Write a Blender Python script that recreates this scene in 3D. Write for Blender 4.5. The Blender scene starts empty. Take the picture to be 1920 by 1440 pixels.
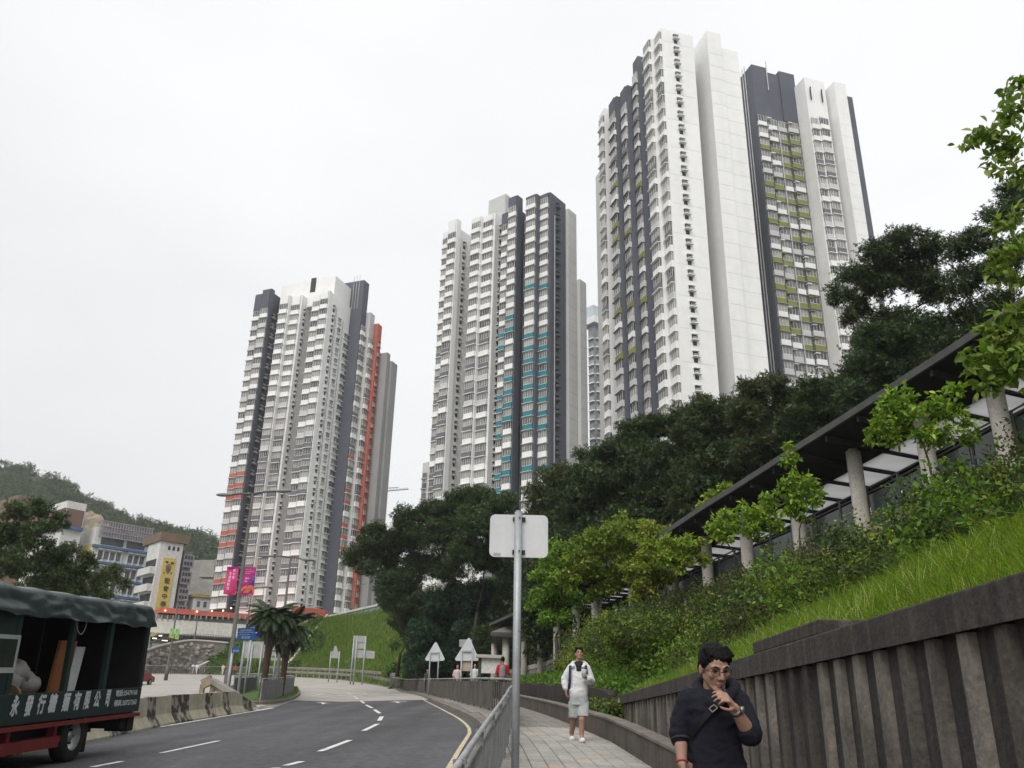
import bpy, bmesh, math, random
import numpy as np
from math import sin, cos, tan, radians, pi, sqrt, atan2, floor
from mathutils import Vector, Matrix
random.seed(7); RNG = np.random.default_rng(7)
scene = bpy.context.scene
COL = scene.collection

# ------------------------------------------------------------------ camera
TH, RO, FPX, CZ = radians(21.7), radians(1.28), 1600.0, 1.5
cr_, sr_, st_, ct_ = cos(RO), sin(RO), sin(TH), cos(TH)
cam_d = bpy.data.cameras.new('camera'); cam = bpy.data.objects.new('camera', cam_d); COL.objects.link(cam)
cam_d.sensor_fit = 'HORIZONTAL'; cam_d.sensor_width = 36.0; cam_d.lens = 36.0 * FPX / 1920.0
cam_d.clip_start = 0.05; cam_d.clip_end = 6000.0
R_ = Vector((cr_, -sr_ * st_, sr_ * ct_)); U_ = Vector((-sr_, -cr_ * st_, cr_ * ct_)); F_ = Vector((0, ct_, st_))
m3 = Matrix((R_, U_, -F_)).transposed()
cam.matrix_world = Matrix.Translation((0, 0, CZ)) @ m3.to_4x4()
scene.camera = cam

# ------------------------------------------------------------------ world: overcast sky
SUN_EL, SUN_AZ = radians(46), radians(198)
world = bpy.data.worlds.new('World'); scene.world = world; world.use_nodes = True
wt = world.node_tree; wn, wl = wt.nodes, wt.links
for n in list(wn): wn.remove(n)
w_out = wn.new('ShaderNodeOutputWorld'); w_bg = wn.new('ShaderNodeBackground'); w_bg.inputs[1].default_value = 0.1
w_sky = wn.new('ShaderNodeTexSky'); w_sky.sky_type = 'NISHITA'; w_sky.sun_disc = False
w_sky.sun_elevation = SUN_EL; w_sky.sun_rotation = SUN_AZ; w_sky.air_density = 1.5; w_sky.dust_density = 4.0
w_tc = wn.new('ShaderNodeTexCoord'); w_sep = wn.new('ShaderNodeSeparateXYZ'); wl.new(w_tc.outputs['Generated'], w_sep.inputs[0])
w_rmp = wn.new('ShaderNodeMapRange'); w_rmp.inputs[1].default_value = 0.0; w_rmp.inputs[2].default_value = 1.0
w_rmp.inputs[3].default_value = 6.4; w_rmp.inputs[4].default_value = 8.3; wl.new(w_sep.outputs[2], w_rmp.inputs[0])
w_noi = wn.new('ShaderNodeTexNoise'); w_noi.inputs['Scale'].default_value = 1.6; w_noi.inputs['Detail'].default_value = 3
w_map = wn.new('ShaderNodeMapping'); w_map.inputs['Scale'].default_value = (1, 1, 2.2); wl.new(w_tc.outputs['Generated'], w_map.inputs[0]); wl.new(w_map.outputs[0], w_noi.inputs[0])
w_nr = wn.new('ShaderNodeMapRange'); w_nr.inputs[1].default_value = 0.3; w_nr.inputs[2].default_value = 0.7; w_nr.inputs[3].default_value = 0.93; w_nr.inputs[4].default_value = 1.07
wl.new(w_noi.outputs[0], w_nr.inputs[0])
w_mul = wn.new('ShaderNodeMath'); w_mul.operation = 'MULTIPLY'; wl.new(w_rmp.outputs[0], w_mul.inputs[0]); wl.new(w_nr.outputs[0], w_mul.inputs[1])
w_lx = wn.new('ShaderNodeMapRange'); w_lx.inputs[1].default_value = -0.75; w_lx.inputs[2].default_value = 0.15; w_lx.inputs[3].default_value = 0.9; w_lx.inputs[4].default_value = 1.0; wl.new(w_sep.outputs[0], w_lx.inputs[0])
w_m2 = wn.new('ShaderNodeMath'); w_m2.operation = 'MULTIPLY'; wl.new(w_mul.outputs[0], w_m2.inputs[0]); wl.new(w_lx.outputs[0], w_m2.inputs[1]); w_mul = w_m2
w_cc = wn.new('ShaderNodeVectorMath'); w_cc.operation = 'SCALE'; w_cc.inputs[0].default_value = (0.985, 0.995, 1.0); wl.new(w_mul.outputs[0], w_cc.inputs['Scale'])
w_mix = wn.new('ShaderNodeMix'); w_mix.data_type = 'RGBA'; w_mix.inputs[0].default_value = 0.94
wl.new(w_sky.outputs[0], w_mix.inputs[6]); wl.new(w_cc.outputs[0], w_mix.inputs[7]); wl.new(w_mix.outputs[2], w_bg.inputs[0]); wl.new(w_bg.outputs[0], w_out.inputs[0])

sun_d = bpy.data.lights.new('sun', 'SUN'); sun = bpy.data.objects.new('sun', sun_d); COL.objects.link(sun)
sun_d.energy = 1.5; sun_d.angle = radians(40); sun_d.color = (1.0, 0.97, 0.93)
sdir = Vector((sin(SUN_AZ) * cos(SUN_EL), cos(SUN_AZ) * cos(SUN_EL), sin(SUN_EL)))
sun.rotation_euler = sdir.to_track_quat('Z', 'Y').to_euler()

vs = scene.view_settings; scene.display_settings.display_device = 'sRGB'
vs.view_transform = 'Standard'; vs.look = 'None'; vs.gamma = 1.0; vs.use_curve_mapping = False; vs.exposure = 0.5
scene.cycles.use_denoising = True
scene.cycles.max_bounces = 5; scene.cycles.diffuse_bounces = 2; scene.cycles.glossy_bounces = 2
scene.cycles.transmission_bounces = 4; scene.cycles.transparent_max_bounces = 8; scene.cycles.volume_bounces = 0

# ------------------------------------------------------------------ picture <-> place
def ray(px, py):
    x = (px - 960) / FPX; y = (720 - py) / FPX
    return R_ * x + U_ * y + F_
def P(px, py, d):
    r = ray(px, py); k = d / r.y
    return Vector((r.x * k, d, CZ + r.z * k))
KN = [(-60, -4.2), (0, 0), (16, 1.12), (80, 4.32), (140, 8.0), (400, 22), (900, 40)]
def g0(y):
    for (a, b), (c, d) in zip(KN, KN[1:]):
        if y <= c: return b + (d - b) * (y - a) / (c - a)
    return KN[-1][1]
def G(x, y):
    return g0(y) + min(0.0, max(-0.5, 0.055 * (x + 0.6)))
def gp(px, py, off=0.0):
    r = ray(px, py); y = 1.0
    while y < 600:
        if CZ + r.z / r.y * y < G(r.x / r.y * y, y) + off: break
        y += 0.04
    return P(px, py, y)
def az(px, py):
    r = ray(px, py); return r.x / r.y

# ------------------------------------------------------------------ materials
MATS = {}
def nodes_of(m):
    m.use_nodes = True; nt = m.node_tree
    for n in list(nt.nodes): nt.nodes.remove(n)
    return nt, nt.nodes, nt.links
def pm(name, c1, c2=None, scale=4.0, rough=0.8, bump=0.0, bscale=None, metal=0.0, streak=None, rnd=0.0, spec=0.3, fine=0.12, coat=0.0, lo=0.35, hi=0.65):
    """procedural surface: two colours mixed by noise, optional vertical streaks, fine grain, bump, per-object variation"""
    if name in MATS: return MATS[name]
    m = bpy.data.materials.new(name); nt, N, L = nodes_of(m)
    out = N.new('ShaderNodeOutputMaterial'); b = N.new('ShaderNodeBsdfPrincipled'); L.new(b.outputs[0], out.inputs[0])
    b.inputs['Roughness'].default_value = rough; b.inputs['Metallic'].default_value = metal
    b.inputs['Specular IOR Level'].default_value = spec
    if coat: b.inputs['Coat Weight'].default_value = coat; b.inputs['Coat Roughness'].default_value = 0.15
    if c2 is None: c2 = tuple(v * 0.82 for v in c1)
    tc = N.new('ShaderNodeTexCoord')
    geo = N.new('ShaderNodeNewGeometry')
    src = geo.outputs['Position']
    n1 = N.new('ShaderNodeTexNoise'); n1.inputs['Scale'].default_value = scale; n1.inputs['Detail'].default_value = 5; n1.inputs['Roughness'].default_value = 0.6
    L.new(src, n1.inputs[0])
    r1 = N.new('ShaderNodeMapRange'); r1.inputs[1].default_value = lo; r1.inputs[2].default_value = hi; L.new(n1.outputs[0], r1.inputs[0])
    mx = N.new('ShaderNodeMix'); mx.data_type = 'RGBA'; mx.inputs[6].default_value = (*c1, 1); mx.inputs[7].default_value = (*c2, 1)
    L.new(r1.outputs[0], mx.inputs[0]); col = mx.outputs[2]
    if streak:
        sc, amt, scol = streak
        mp = N.new('ShaderNodeMapping'); mp.inputs['Scale'].default_value = (1, 1, 0.06); L.new(src, mp.inputs[0])
        n2 = N.new('ShaderNodeTexNoise'); n2.inputs['Scale'].default_value = sc; n2.inputs['Detail'].default_value = 4; L.new(mp.outputs[0], n2.inputs[0])
        r2 = N.new('ShaderNodeMapRange'); r2.inputs[1].default_value = 0.48; r2.inputs[2].default_value = 0.75; r2.inputs[4].default_value = amt; L.new(n2.outputs[0], r2.inputs[0])
        m2 = N.new('ShaderNodeMix'); m2.data_type = 'RGBA'; m2.inputs[7].default_value = (*scol, 1); L.new(r2.outputs[0], m2.inputs[0]); L.new(col, m2.inputs[6]); col = m2.outputs[2]
    if fine:
        n3 = N.new('ShaderNodeTexNoise'); n3.inputs['Scale'].default_value = scale * 14; n3.inputs['Detail'].default_value = 3; L.new(src, n3.inputs[0])
        r3 = N.new('ShaderNodeMapRange'); r3.inputs[1].default_value = 0.3; r3.inputs[2].default_value = 0.7; r3.inputs[3].default_value = 1 - fine; r3.inputs[4].default_value = 1 + fine; L.new(n3.outputs[0], r3.inputs[0])
        v = N.new('ShaderNodeVectorMath'); v.operation = 'SCALE'; L.new(col, v.inputs[0]); L.new(r3.outputs[0], v.inputs['Scale']); col = v.outputs[0]
    if rnd:
        oi = N.new('ShaderNodeObjectInfo'); r4 = N.new('ShaderNodeMapRange'); r4.inputs[3].default_value = 1 - rnd; r4.inputs[4].default_value = 1 + rnd; L.new(oi.outputs['Random'], r4.inputs[0])
        v2 = N.new('ShaderNodeVectorMath'); v2.operation = 'SCALE'; L.new(col, v2.inputs[0]); L.new(r4.outputs[0], v2.inputs['Scale']); col = v2.outputs[0]
    L.new(col, b.inputs['Base Color'])
    if bump:
        bp = N.new('ShaderNodeBump'); bp.inputs['Strength'].default_value = bump; bp.inputs['Distance'].default_value = 0.02
        nb = N.new('ShaderNodeTexNoise'); nb.inputs['Scale'].default_value = bscale or scale * 6; nb.inputs['Detail'].default_value = 6; L.new(src, nb.inputs[0])
        L.new(nb.outputs[0], bp.inputs['Height']); L.new(bp.outputs[0], b.inputs['Normal'])
    MATS[name] = m; return m
def leafmat(name, trans=0.35, rough=0.55):
    if name in MATS: return MATS[name]
    m = bpy.data.materials.new(name); nt, N, L = nodes_of(m)
    out = N.new('ShaderNodeOutputMaterial'); b = N.new('ShaderNodeBsdfPrincipled'); t = N.new('ShaderNodeBsdfTranslucent'); mx = N.new('ShaderNodeMixShader')
    at = N.new('ShaderNodeAttribute'); at.attribute_name = 'Col'
    L.new(at.outputs['Color'], b.inputs['Base Color']); b.inputs['Roughness'].default_value = rough; b.inputs['Specular IOR Level'].default_value = 0.25
    v = N.new('ShaderNodeVectorMath'); v.operation = 'MULTIPLY'; v.inputs[1].default_value = (1.25, 1.35, 0.55); L.new(at.outputs['Color'], v.inputs[0]); L.new(v.outputs[0], t.inputs[0])
    mx.inputs[0].default_value = trans; L.new(b.outputs[0], mx.inputs[1]); L.new(t.outputs[0], mx.inputs[2]); L.new(mx.outputs[0], out.inputs[0])
    MATS[name] = m; return m
def glassmat(name, c1, c2, rough=0.12):
    """window glass with curtains or dark rooms behind it, differing from window to window"""
    if name in MATS: return MATS[name]
    m = bpy.data.materials.new(name); nt, N, L = nodes_of(m)
    out = N.new('ShaderNodeOutputMaterial'); b = N.new('ShaderNodeBsdfPrincipled'); L.new(b.outputs[0], out.inputs[0])
    oi = N.new('ShaderNodeObjectInfo'); geo = N.new('ShaderNodeNewGeometry')
    nz = N.new('ShaderNodeTexNoise'); nz.inputs['Scale'].default_value = 0.9; nz.inputs['Detail'].default_value = 1; L.new(geo.outputs['Position'], nz.inputs[0])
    ad = N.new('ShaderNodeMath'); ad.operation = 'ADD'; L.new(oi.outputs['Random'], ad.inputs[0]); L.new(nz.outputs[0], ad.inputs[1])
    mr = N.new('ShaderNodeMapRange'); mr.inputs[1].default_value = 0.4; mr.inputs[2].default_value = 1.5; L.new(ad.outputs[0], mr.inputs[0])
    mx = N.new('ShaderNodeMix'); mx.data_type = 'RGBA'; mx.inputs[6].default_value = (*c1, 1); mx.inputs[7].default_value = (*c2, 1); L.new(mr.outputs[0], mx.inputs[0])
    L.new(mx.outputs[2], b.inputs['Base Color']); b.inputs['Roughness'].default_value = rough; b.inputs['Specular IOR Level'].default_value = 0.5
    MATS[name] = m; return m
def emat(name, c, s):
    if name in MATS: return MATS[name]
    m = bpy.data.materials.new(name); nt, N, L = nodes_of(m)
    out = N.new('ShaderNodeOutputMaterial'); e = N.new('ShaderNodeEmission'); e.inputs[0].default_value = (*c, 1); e.inputs[1].default_value = s; L.new(e.outputs[0], out.inputs[0])
    MATS[name] = m; return m

# ------------------------------------------------------------------ mesh collector
ORG = {}
class MB:
    def __init__(s): s.v = []; s.f = []; s.m = []
    def add(s, vs_, fs, m=0):
        b = len(s.v); s.v += [tuple(v) for v in vs_]; s.f += [tuple(b + i for i in f) for f in fs]; s.m += [m] * len(fs); return s
    def quad(s, a, b, c, d, m=0): return s.add([a, b, c, d], [(0, 1, 2, 3)], m)
    def obox(s, o, A, B, C, m=0):
        o, A, B, C = Vector(o), Vector(A), Vector(B), Vector(C)
        if A.cross(B).dot(C) < 0: A, B = B, A
        v = [o, o + A, o + A + B, o + B, o + C, o + A + C, o + A + B + C, o + B + C]
        return s.add(v, [(3, 2, 1, 0), (4, 5, 6, 7), (0, 1, 5, 4), (1, 2, 6, 5), (2, 3, 7, 6), (3, 0, 4, 7)], m)
    def box(s, c, sx, sy, sz, rz=0.0, m=0):
        c = Vector(c); u = Vector((cos(rz), sin(rz), 0)); w = Vector((-sin(rz), cos(rz), 0)); z = Vector((0, 0, 1))
        return s.obox(c - u * sx / 2 - w * sy / 2 - z * sz / 2, u * sx, w * sy, z * sz, m)
    def bar(s, p, q, w, h, m=0, up=(0, 0, 1)):
        p, q = Vector(p), Vector(q); d = q - p; up = Vector(up); sd = d.cross(up)
        if sd.length < 1e-6: sd = d.cross(Vector((1, 0, 0)))
        sd.normalize(); n = sd.cross(d).normalized()
        return s.obox(p - sd * w / 2 - n * h / 2, d, sd * w, n * h, m)
    def prism(s, poly, z0, z1, m=0):
        n = len(poly); ar = sum(poly[i][0] * poly[(i + 1) % n][1] - poly[(i + 1) % n][0] * poly[i][1] for i in range(n))
        if ar < 0: poly = poly[::-1]
        v = [(p[0], p[1], z0) for p in poly] + [(p[0], p[1], z1) for p in poly]
        f = [tuple(range(n - 1, -1, -1)), tuple(range(n, 2 * n))] + [(i, (i + 1) % n, n + (i + 1) % n, n + i) for i in range(n)]
        return s.add(v, f, m)
    def tube(s, pts, rad, n=8, m=0, cap=True):
        pts = [Vector(p) for p in pts]
        if not hasattr(rad, '__len__'): rad = [rad] * len(pts)
        vs_, fs = [], []; t0 = None
        for i, p in enumerate(pts):
            t = (pts[min(i + 1, len(pts) - 1)] - pts[max(i - 1, 0)]).normalized()
            if i == 0:
                x = t.cross(Vector((0, 0, 1)));
                if x.length < 1e-3: x = t.cross(Vector((1, 0, 0)))
                x.normalize()
            else:
                x = (x - t * x.dot(t)).normalized()
            y = t.cross(x)
            for k in range(n):
                a = 2 * pi * k / n; vs_.append(p + (x * cos(a) + y * sin(a)) * rad[i])
        for i in range(len(pts) - 1):
            for k in range(n): fs.append((i * n + k, i * n + (k + 1) % n, (i + 1) * n + (k + 1) % n, (i + 1) * n + k))
        if cap: fs += [tuple(range(n - 1, -1, -1)), tuple((len(pts) - 1) * n + k for k in range(n))]
        return s.add(vs_, fs, m)
    def cyl(s, p, q, r, n=12, m=0, r2=None): return s.tube([p, q], [r, r if r2 is None else r2], n, m)
    def ell(s, c, r, nu=12, nv=8, m=0, M=None):
        c = Vector(c); vs_ = []; fs = []
        for j in range(nv + 1):
            t = pi * j / nv
            for i in range(nu):
                a = 2 * pi * i / nu; p = Vector((r[0] * sin(t) * cos(a), r[1] * sin(t) * sin(a), -r[2] * cos(t)))
                vs_.append(c + (M @ p if M else p))
        for j in range(nv):
            for i in range(nu): fs.append((j * nu + i, j * nu + (i + 1) % nu, (j + 1) * nu + (i + 1) % nu, (j + 1) * nu + i))
        return s.add(vs_, fs, m)
    def cap2(s, p, r0, q, r1, n=12):
        """tapered capsule"""
        p, q = Vector(p), Vector(q); d = (q - p).normalized() if (q - p).length > 1e-6 else Vector((0, 0, 1))
        pts = []; rr = []
        for t in (-0.98, -0.8, -0.5, 0.0): pts.append(p + d * r0 * t); rr.append(r0 * sqrt(1 - t * t))
        for t in (0.0, 0.5, 0.8, 0.98): pts.append(q + d * r1 * t); rr.append(r1 * sqrt(1 - t * t))
        return s.tube(pts, rr, n)
    def build(s, name, mats, parent=None, smooth=False, bev=0.0, kind=None, origin=None, mesh_only=False):
        if not isinstance(mats, (list, tuple)): mats = [mats]
        o0 = Vector(ORG[parent.name]) if parent else Vector(origin or (0, 0, 0))
        me = bpy.data.meshes.new(name)
        me.from_pydata([(v[0] - o0.x, v[1] - o0.y, v[2] - o0.z) for v in s.v], [], s.f)
        for m in mats: me.materials.append(m)
        if any(s.m): me.polygons.foreach_set('material_index', s.m)
        if smooth: me.polygons.foreach_set('use_smooth', [True] * len(me.polygons))
        me.update()
        if mesh_only: return me
        return link(name, me, parent, o0, bev, kind)
def link(name, me, parent=None, o0=(0, 0, 0), bev=0.0, kind=None):
    o = bpy.data.objects.new(name, me); COL.objects.link(o)
    if parent: o.parent = parent
    else: o.location = o0
    ORG[o.name] = tuple(o0)
    if bev:
        md = o.modifiers.new('bevel', 'BEVEL'); md.width = bev; md.segments = 2; md.limit_method = 'ANGLE'
    if kind: o['kind'] = kind
    return o
def inst(name, me, parent, loc, rz=0.0, mats=None, scale=None):
    """a piece that shares its mesh with its look-alikes"""
    o = bpy.data.objects.new(name, me); COL.objects.link(o); o.parent = parent
    o.location = Vector(loc) - Vector(ORG[parent.name]) if parent else loc
    o.rotation_euler = (0, 0, rz); ORG[o.name] = tuple(ORG[parent.name]) if parent else tuple(loc)
    if scale: o.scale = scale
    if mats:
        for i, m in mats.items(): o.material_slots[i].link = 'OBJECT'; o.material_slots[i].material = m
    return o
def thing(name, label, cat, loc=(0, 0, 0), group=None):
    o = bpy.data.objects.new(name, None); COL.objects.link(o); o.location = loc; o.empty_display_size = 0.2
    ORG[o.name] = tuple(loc); o['label'] = label; o['category'] = cat
    if group: o['group'] = group
    return o
def tag(o, label, cat, group=None):
    o['label'] = label; o['category'] = cat
    if group: o['group'] = group
    return o
def struct(o): o['kind'] = 'structure'; return o
SIDE = bpy.data.scenes.new('workbench')
def to_mesh(o):
    SIDE.collection.objects.link(o)
    with bpy.context.temp_override(scene=SIDE, view_layer=SIDE.view_layers[0]): dg = bpy.context.evaluated_depsgraph_get()
    dg.update(); me = bpy.data.meshes.new_from_object(o.evaluated_get(dg), depsgraph=dg); bpy.data.objects.remove(o); return me
def text_mesh(body, size, spacing=1.0, align='LEFT', extrude=0.0, bold=0.0):
    cu = bpy.data.curves.new('txt', 'FONT'); cu.body = body; cu.size = size; cu.space_character = spacing; cu.align_x = align; cu.extrude = extrude; cu.offset = bold; cu.resolution_u = 3
    return to_mesh(bpy.data.objects.new('txt', cu))
def thicken(me, b):
    vs0 = [v.co.copy() for v in me.vertices]; fs0 = [tuple(p.vertices) for p in me.polygons]; V = []; F = []
    for k, (dx, dy) in enumerate(((0, 0), (b, 0), (-b, 0), (0, b), (0, -b), (b * .7, b * .7), (-b * .7, -b * .7), (b * .7, -b * .7), (-b * .7, b * .7))):
        n = len(V); V += [(v.x + dx, v.y + dy, v.z + .0004 * k) for v in vs0]; F += [tuple(n + i for i in f) for f in fs0]
    m = bpy.data.meshes.new('txt'); m.from_pydata(V, [], F); return m
def lettering(body, size, parent, origin, ux, uy, mat, spacing=1.0, name='lettering', bold=0.0, shear=0.0, sx=1.0, lift=0.006):
    """flat letters on a surface: origin at the left end of the baseline, ux along the line, uy up the letters"""
    me = text_mesh(body, size, spacing)
    if bold: me = thicken(me, bold)
    ux, uy = Vector(ux).normalized(), Vector(uy).normalized(); n = ux.cross(uy)
    o0 = Vector(ORG[parent.name]); origin = Vector(origin) + n * lift
    for v in me.vertices: v.co = origin - o0 + ux * (v.co.x * sx + shear * v.co.y) + uy * v.co.y + n * v.co.z
    me.materials.clear(); me.materials.append(mat)
    return link(name, me, parent, o0)
def remeshed(mb, voxel, smooth=4, origin=(0, 0, 0)):
    """one continuous skin over a set of overlapping volumes"""
    me = mb.build('tmp', [], mesh_only=True, origin=origin); o = bpy.data.objects.new('tmp', me)
    r = o.modifiers.new('r', 'REMESH'); r.mode = 'VOXEL'; r.voxel_size = voxel; r.use_smooth_shade = True
    s = o.modifiers.new('s', 'SMOOTH'); s.factor = 0.5; s.iterations = smooth
    out = to_mesh(o); bpy.data.meshes.remove(me)
    out.polygons.foreach_set('use_smooth', [True] * len(out.polygons)); return out
# ------------------------------------------------------------------ setting: ground, roads, pavement
def resample(pts, n):
    pts = [Vector(p) for p in pts]; L = [0.0]
    for a, b in zip(pts, pts[1:]): L.append(L[-1] + (b - a).length)
    out = []
    for i in range(n):
        t = L[-1] * i / (n - 1); k = 0
        while k < len(L) - 2 and L[k + 1] < t: k += 1
        u = (t - L[k]) / max(1e-9, L[k + 1] - L[k]); out.append(pts[k].lerp(pts[k + 1], u))
    return out
def smooth_line(pts, n):
    """Catmull-Rom through the points, n samples evenly spaced"""
    p = [Vector(q) for q in pts]; p = [p[0] * 2 - p[1]] + p + [p[-1] * 2 - p[-2]]; out = []
    for i in range(1, len(p) - 2):
        for k in range(12):
            t = k / 12; a, b, c, d = p[i - 1], p[i], p[i + 1], p[i + 2]
            out.append(0.5 * ((2 * b) + (c - a) * t + (2 * a - 5 * b + 4 * c - d) * t * t + (3 * b - a - 3 * c + d) * t ** 3))
    out.append(p[-2]); return resample(out, n)
def flat(v): return Vector((v[0], v[1], 0))
def strip(mb, Lp, Rp, nc, off, zf=G, m=0):
    n = len(Lp); vs_ = []
    for a, b in zip(Lp, Rp):
        for k in range(nc + 1):
            q = Vector(a).lerp(Vector(b), k / nc); vs_.append((q.x, q.y, zf(q.x, q.y) + off))
    fs = []
    for i in range(n - 1):
        for k in range(nc):
            j = i * (nc + 1) + k; fs.append((j, j + 1, j + nc + 2, j + nc + 1))
    if len(fs):
        a, b, c = (Vector(vs_[i]) for i in fs[0][:3])
        if (b - a).cross(c - a).z < 0: fs = [f[::-1] for f in fs]
    return mb.add(vs_, fs, m)

M_earth = pm('earth_ground', (0.10, 0.085, 0.06), (0.06, 0.07, 0.035), 0.4, 0.95, 0.4)
M_asph = pm('asphalt', (0.078, 0.078, 0.083), (0.058, 0.058, 0.062), 0.55, 0.78, 0.35, 60, fine=0.25, spec=0.35)
def wear(m, sc, amt):
    """long faint tracks of tyre polish and oil along the road"""
    nt = m.node_tree; N, L = nt.nodes, nt.links; b = next(n for n in N if n.type == 'BSDF_PRINCIPLED'); src = b.inputs['Base Color'].links[0].from_socket
    ge = N.new('ShaderNodeNewGeometry'); mp = N.new('ShaderNodeMapping'); mp.inputs['Scale'].default_value = (1, .045, 0); mp.inputs['Rotation'].default_value = (0, 0, .06); L.new(ge.outputs['Position'], mp.inputs[0])
    n = N.new('ShaderNodeTexNoise'); n.inputs['Scale'].default_value = sc; n.inputs['Detail'].default_value = 3; L.new(mp.outputs[0], n.inputs[0]); r = N.new('ShaderNodeMapRange'); r.inputs[1].default_value = .35; r.inputs[2].default_value = .65; r.inputs[3].default_value = 1 - amt; r.inputs[4].default_value = 1 + amt; L.new(n.outputs[0], r.inputs[0])
    v = N.new('ShaderNodeVectorMath'); v.operation = 'SCALE'; L.new(src, v.inputs[0]); L.new(r.outputs[0], v.inputs['Scale']); L.new(v.outputs[0], b.inputs['Base Color'])
wear(M_asph, .9, .22)
M_conc_road = pm('concrete_road', (0.40, 0.375, 0.34), (0.31, 0.29, 0.265), 0.35, 0.85, 0.15, 30, fine=0.1)
M_conc = pm('concrete', (0.30, 0.29, 0.265), (0.21, 0.2, 0.18), 1.5, 0.88, 0.25, 30, streak=(3, 0.45, (0.10, 0.095, 0.085)))
M_kerb = pm('kerb_concrete', (0.23, 0.20, 0.165), (0.13, 0.115, 0.095), 2.5, 0.9, 0.3, 30)
M_paint = pm('road_paint', (0.66, 0.66, 0.64), (0.30, 0.30, 0.29), 7, 0.7, lo=0.48, hi=0.72)
M_ypaint = pm('road_paint_yellow', (0.58, 0.49, 0.33), (0.42, 0.35, 0.24), 6, 0.7)
gx = sorted(set([-900, -600, -400, -250, -160, -110, -80, -60, -45, -34, -26, -20, -15, -12, -9.6, -8, -6.5, -5, -3.5, -2, -0.6, 0.5, 2, 4, 8, 14, 24, 40, 70, 120, 200, 400, 700, 900]))
gy = [-60, -20, -5, 0, 4, 8, 12, 16, 20, 26, 34, 44, 56, 68, 80, 95, 110, 125, 140, 170, 210, 260, 320, 400, 600, 900]
mb = MB(); vs_ = [(x, y, G(x, y) - 0.06) for y in gy for x in gx]; W = len(gx)
mb.add(vs_, [(j * W + i, j * W + i + 1, (j + 1) * W + i + 1, (j + 1) * W + i) for j in range(len(gy) - 1) for i in range(W - 1)])
struct(mb.build('ground', M_earth))

kerb_px = [(550, 1269), (640, 1275), (700, 1284), (735, 1291), (780, 1303), (815, 1318), (850, 1334), (880, 1349), (902, 1368), (898, 1390)]
KR = [flat(gp(*p)) for p in kerb_px] + [Vector((-0.52, 11, 0)), Vector((-0.55, 5, 0)), Vector((-0.58, -3, 0))]
KRs = smooth_line(KR, 90)
bar_px = [(170, 1386), (300, 1358), (400, 1343), (475, 1331)]
BL = [flat(gp(*p)) for p in bar_px]
asph_end_L, asph_end_R = flat(gp(553, 1313)), flat(gp(792, 1312))
dB = (BL[0] - BL[2]).normalized()
AL = [BL[0] + dB * 14.5, BL[0], BL[1], BL[2], flat(gp(510, 1328)), asph_end_L]
iR = min(range(90), key=lambda i: (KRs[i] - asph_end_R).length)
ARs = resample(KRs[iR:][::-1], 60); ALs = resample(AL, 60)
mb = MB(); strip(mb, ALs, ARs, 8, 0.006); struct(mb.build('asphalt_road', M_asph))
far_px = [(205, 1258), (270, 1260), (330, 1262), (400, 1265), (470, 1267)]
CR = [flat(gp(*p)) for p in far_px]
CRs = resample(CR + KRs[:iR + 1], 70)
CL = [Vector((-95, 95, 0)), Vector((-70, 45, 0)), Vector((-45, 26, 0)), Vector((-25, 12, 0)), AL[0] + Vector((-1, 0, 0)), BL[0] + Vector((-.3, 0, 0)), asph_end_L]
CLs = resample(CL, 70)
mb = MB(); strip(mb, CLs, CRs, 14, 0.0); struct(mb.build('concrete_road', M_conc_road))

# painted markings
marks = MB()
def line_px(a, b, w, mbx=None, m=0, off=0.012):
    p, q = flat(gp(*a)), flat(gp(*b)); n = (q - p).cross(Vector((0, 0, 1))).normalized() * w / 2
    N_ = max(2, int((q - p).length / 1.0) + 1); A = [p.lerp(q, i / N_) for i in range(N_ + 1)]
    strip(mbx if mbx is not None else marks, [v - n for v in A], [v + n for v in A], 1, off, m=m)
line_px((180, 1384), (512, 1328), 0.14)
for a, b in [((172, 1440), (228, 1429)), ((303, 1413), (410, 1390)), ((-40, 1478), (60, 1462)), ((535, 1437), (566, 1429)), ((600, 1410), (656, 1389)), ((682, 1371), (708, 1358)), ((445, 1462), (520, 1441)),
             ((711, 1352), (716, 1344)), ((712, 1338), (702, 1331)), ((698, 1328), (686, 1322)), ((683, 1319), (676, 1314)), ((672, 1311), (664, 1306)), ((660, 1303), (650, 1299))]:
    line_px(a, b, 0.13)
def arrow(px, py, k=1.0, dx=0.0):
    c = flat(gp(px, py)); d = Vector((0.1 + dx, 1, 0)).normalized(); s = d.cross(Vector((0, 0, 1)))
    def pt(u, v): q = c + s * u * k + d * v * k; return (q.x, q.y, G(q.x, q.y) + 0.013)
    marks.add([pt(-.07, -1.4), pt(.07, -1.4), pt(.07, .5), pt(-.07, .5), pt(-.35, .45), pt(.35, .45), pt(0, 1.5), pt(.07, .1), pt(.5, .75), pt(.62, .5), pt(.07, -.3)], [(0, 1, 2, 3), (4, 5, 6), (7, 10, 9, 8)])
arrow(605, 1319, 1.0, -0.35); arrow(744, 1317, 1.0, -0.3)
for (x0, x1, y, seed) in [(573, 605, 1304, 1), (618, 640, 1303, 2), (676, 702, 1302, 3), (715, 742, 1301, 4)]:
    rr = random.Random(seed)
    for k in range(7):
        xa = x0 + (x1 - x0) * rr.random() * 0.75; ya = y + rr.uniform(-3, 3); line_px((xa, ya), (xa + (x1 - x0) * rr.uniform(.2, .5), ya + rr.uniform(-1, 1)), rr.uniform(.25, .5), off=0.014 + 0.002 * k)
struct(marks.build('road_markings', M_paint))
ym = MB(); off_ = [KRs[i] for i in range(iR - 1, 90)]
inn = []
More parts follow.
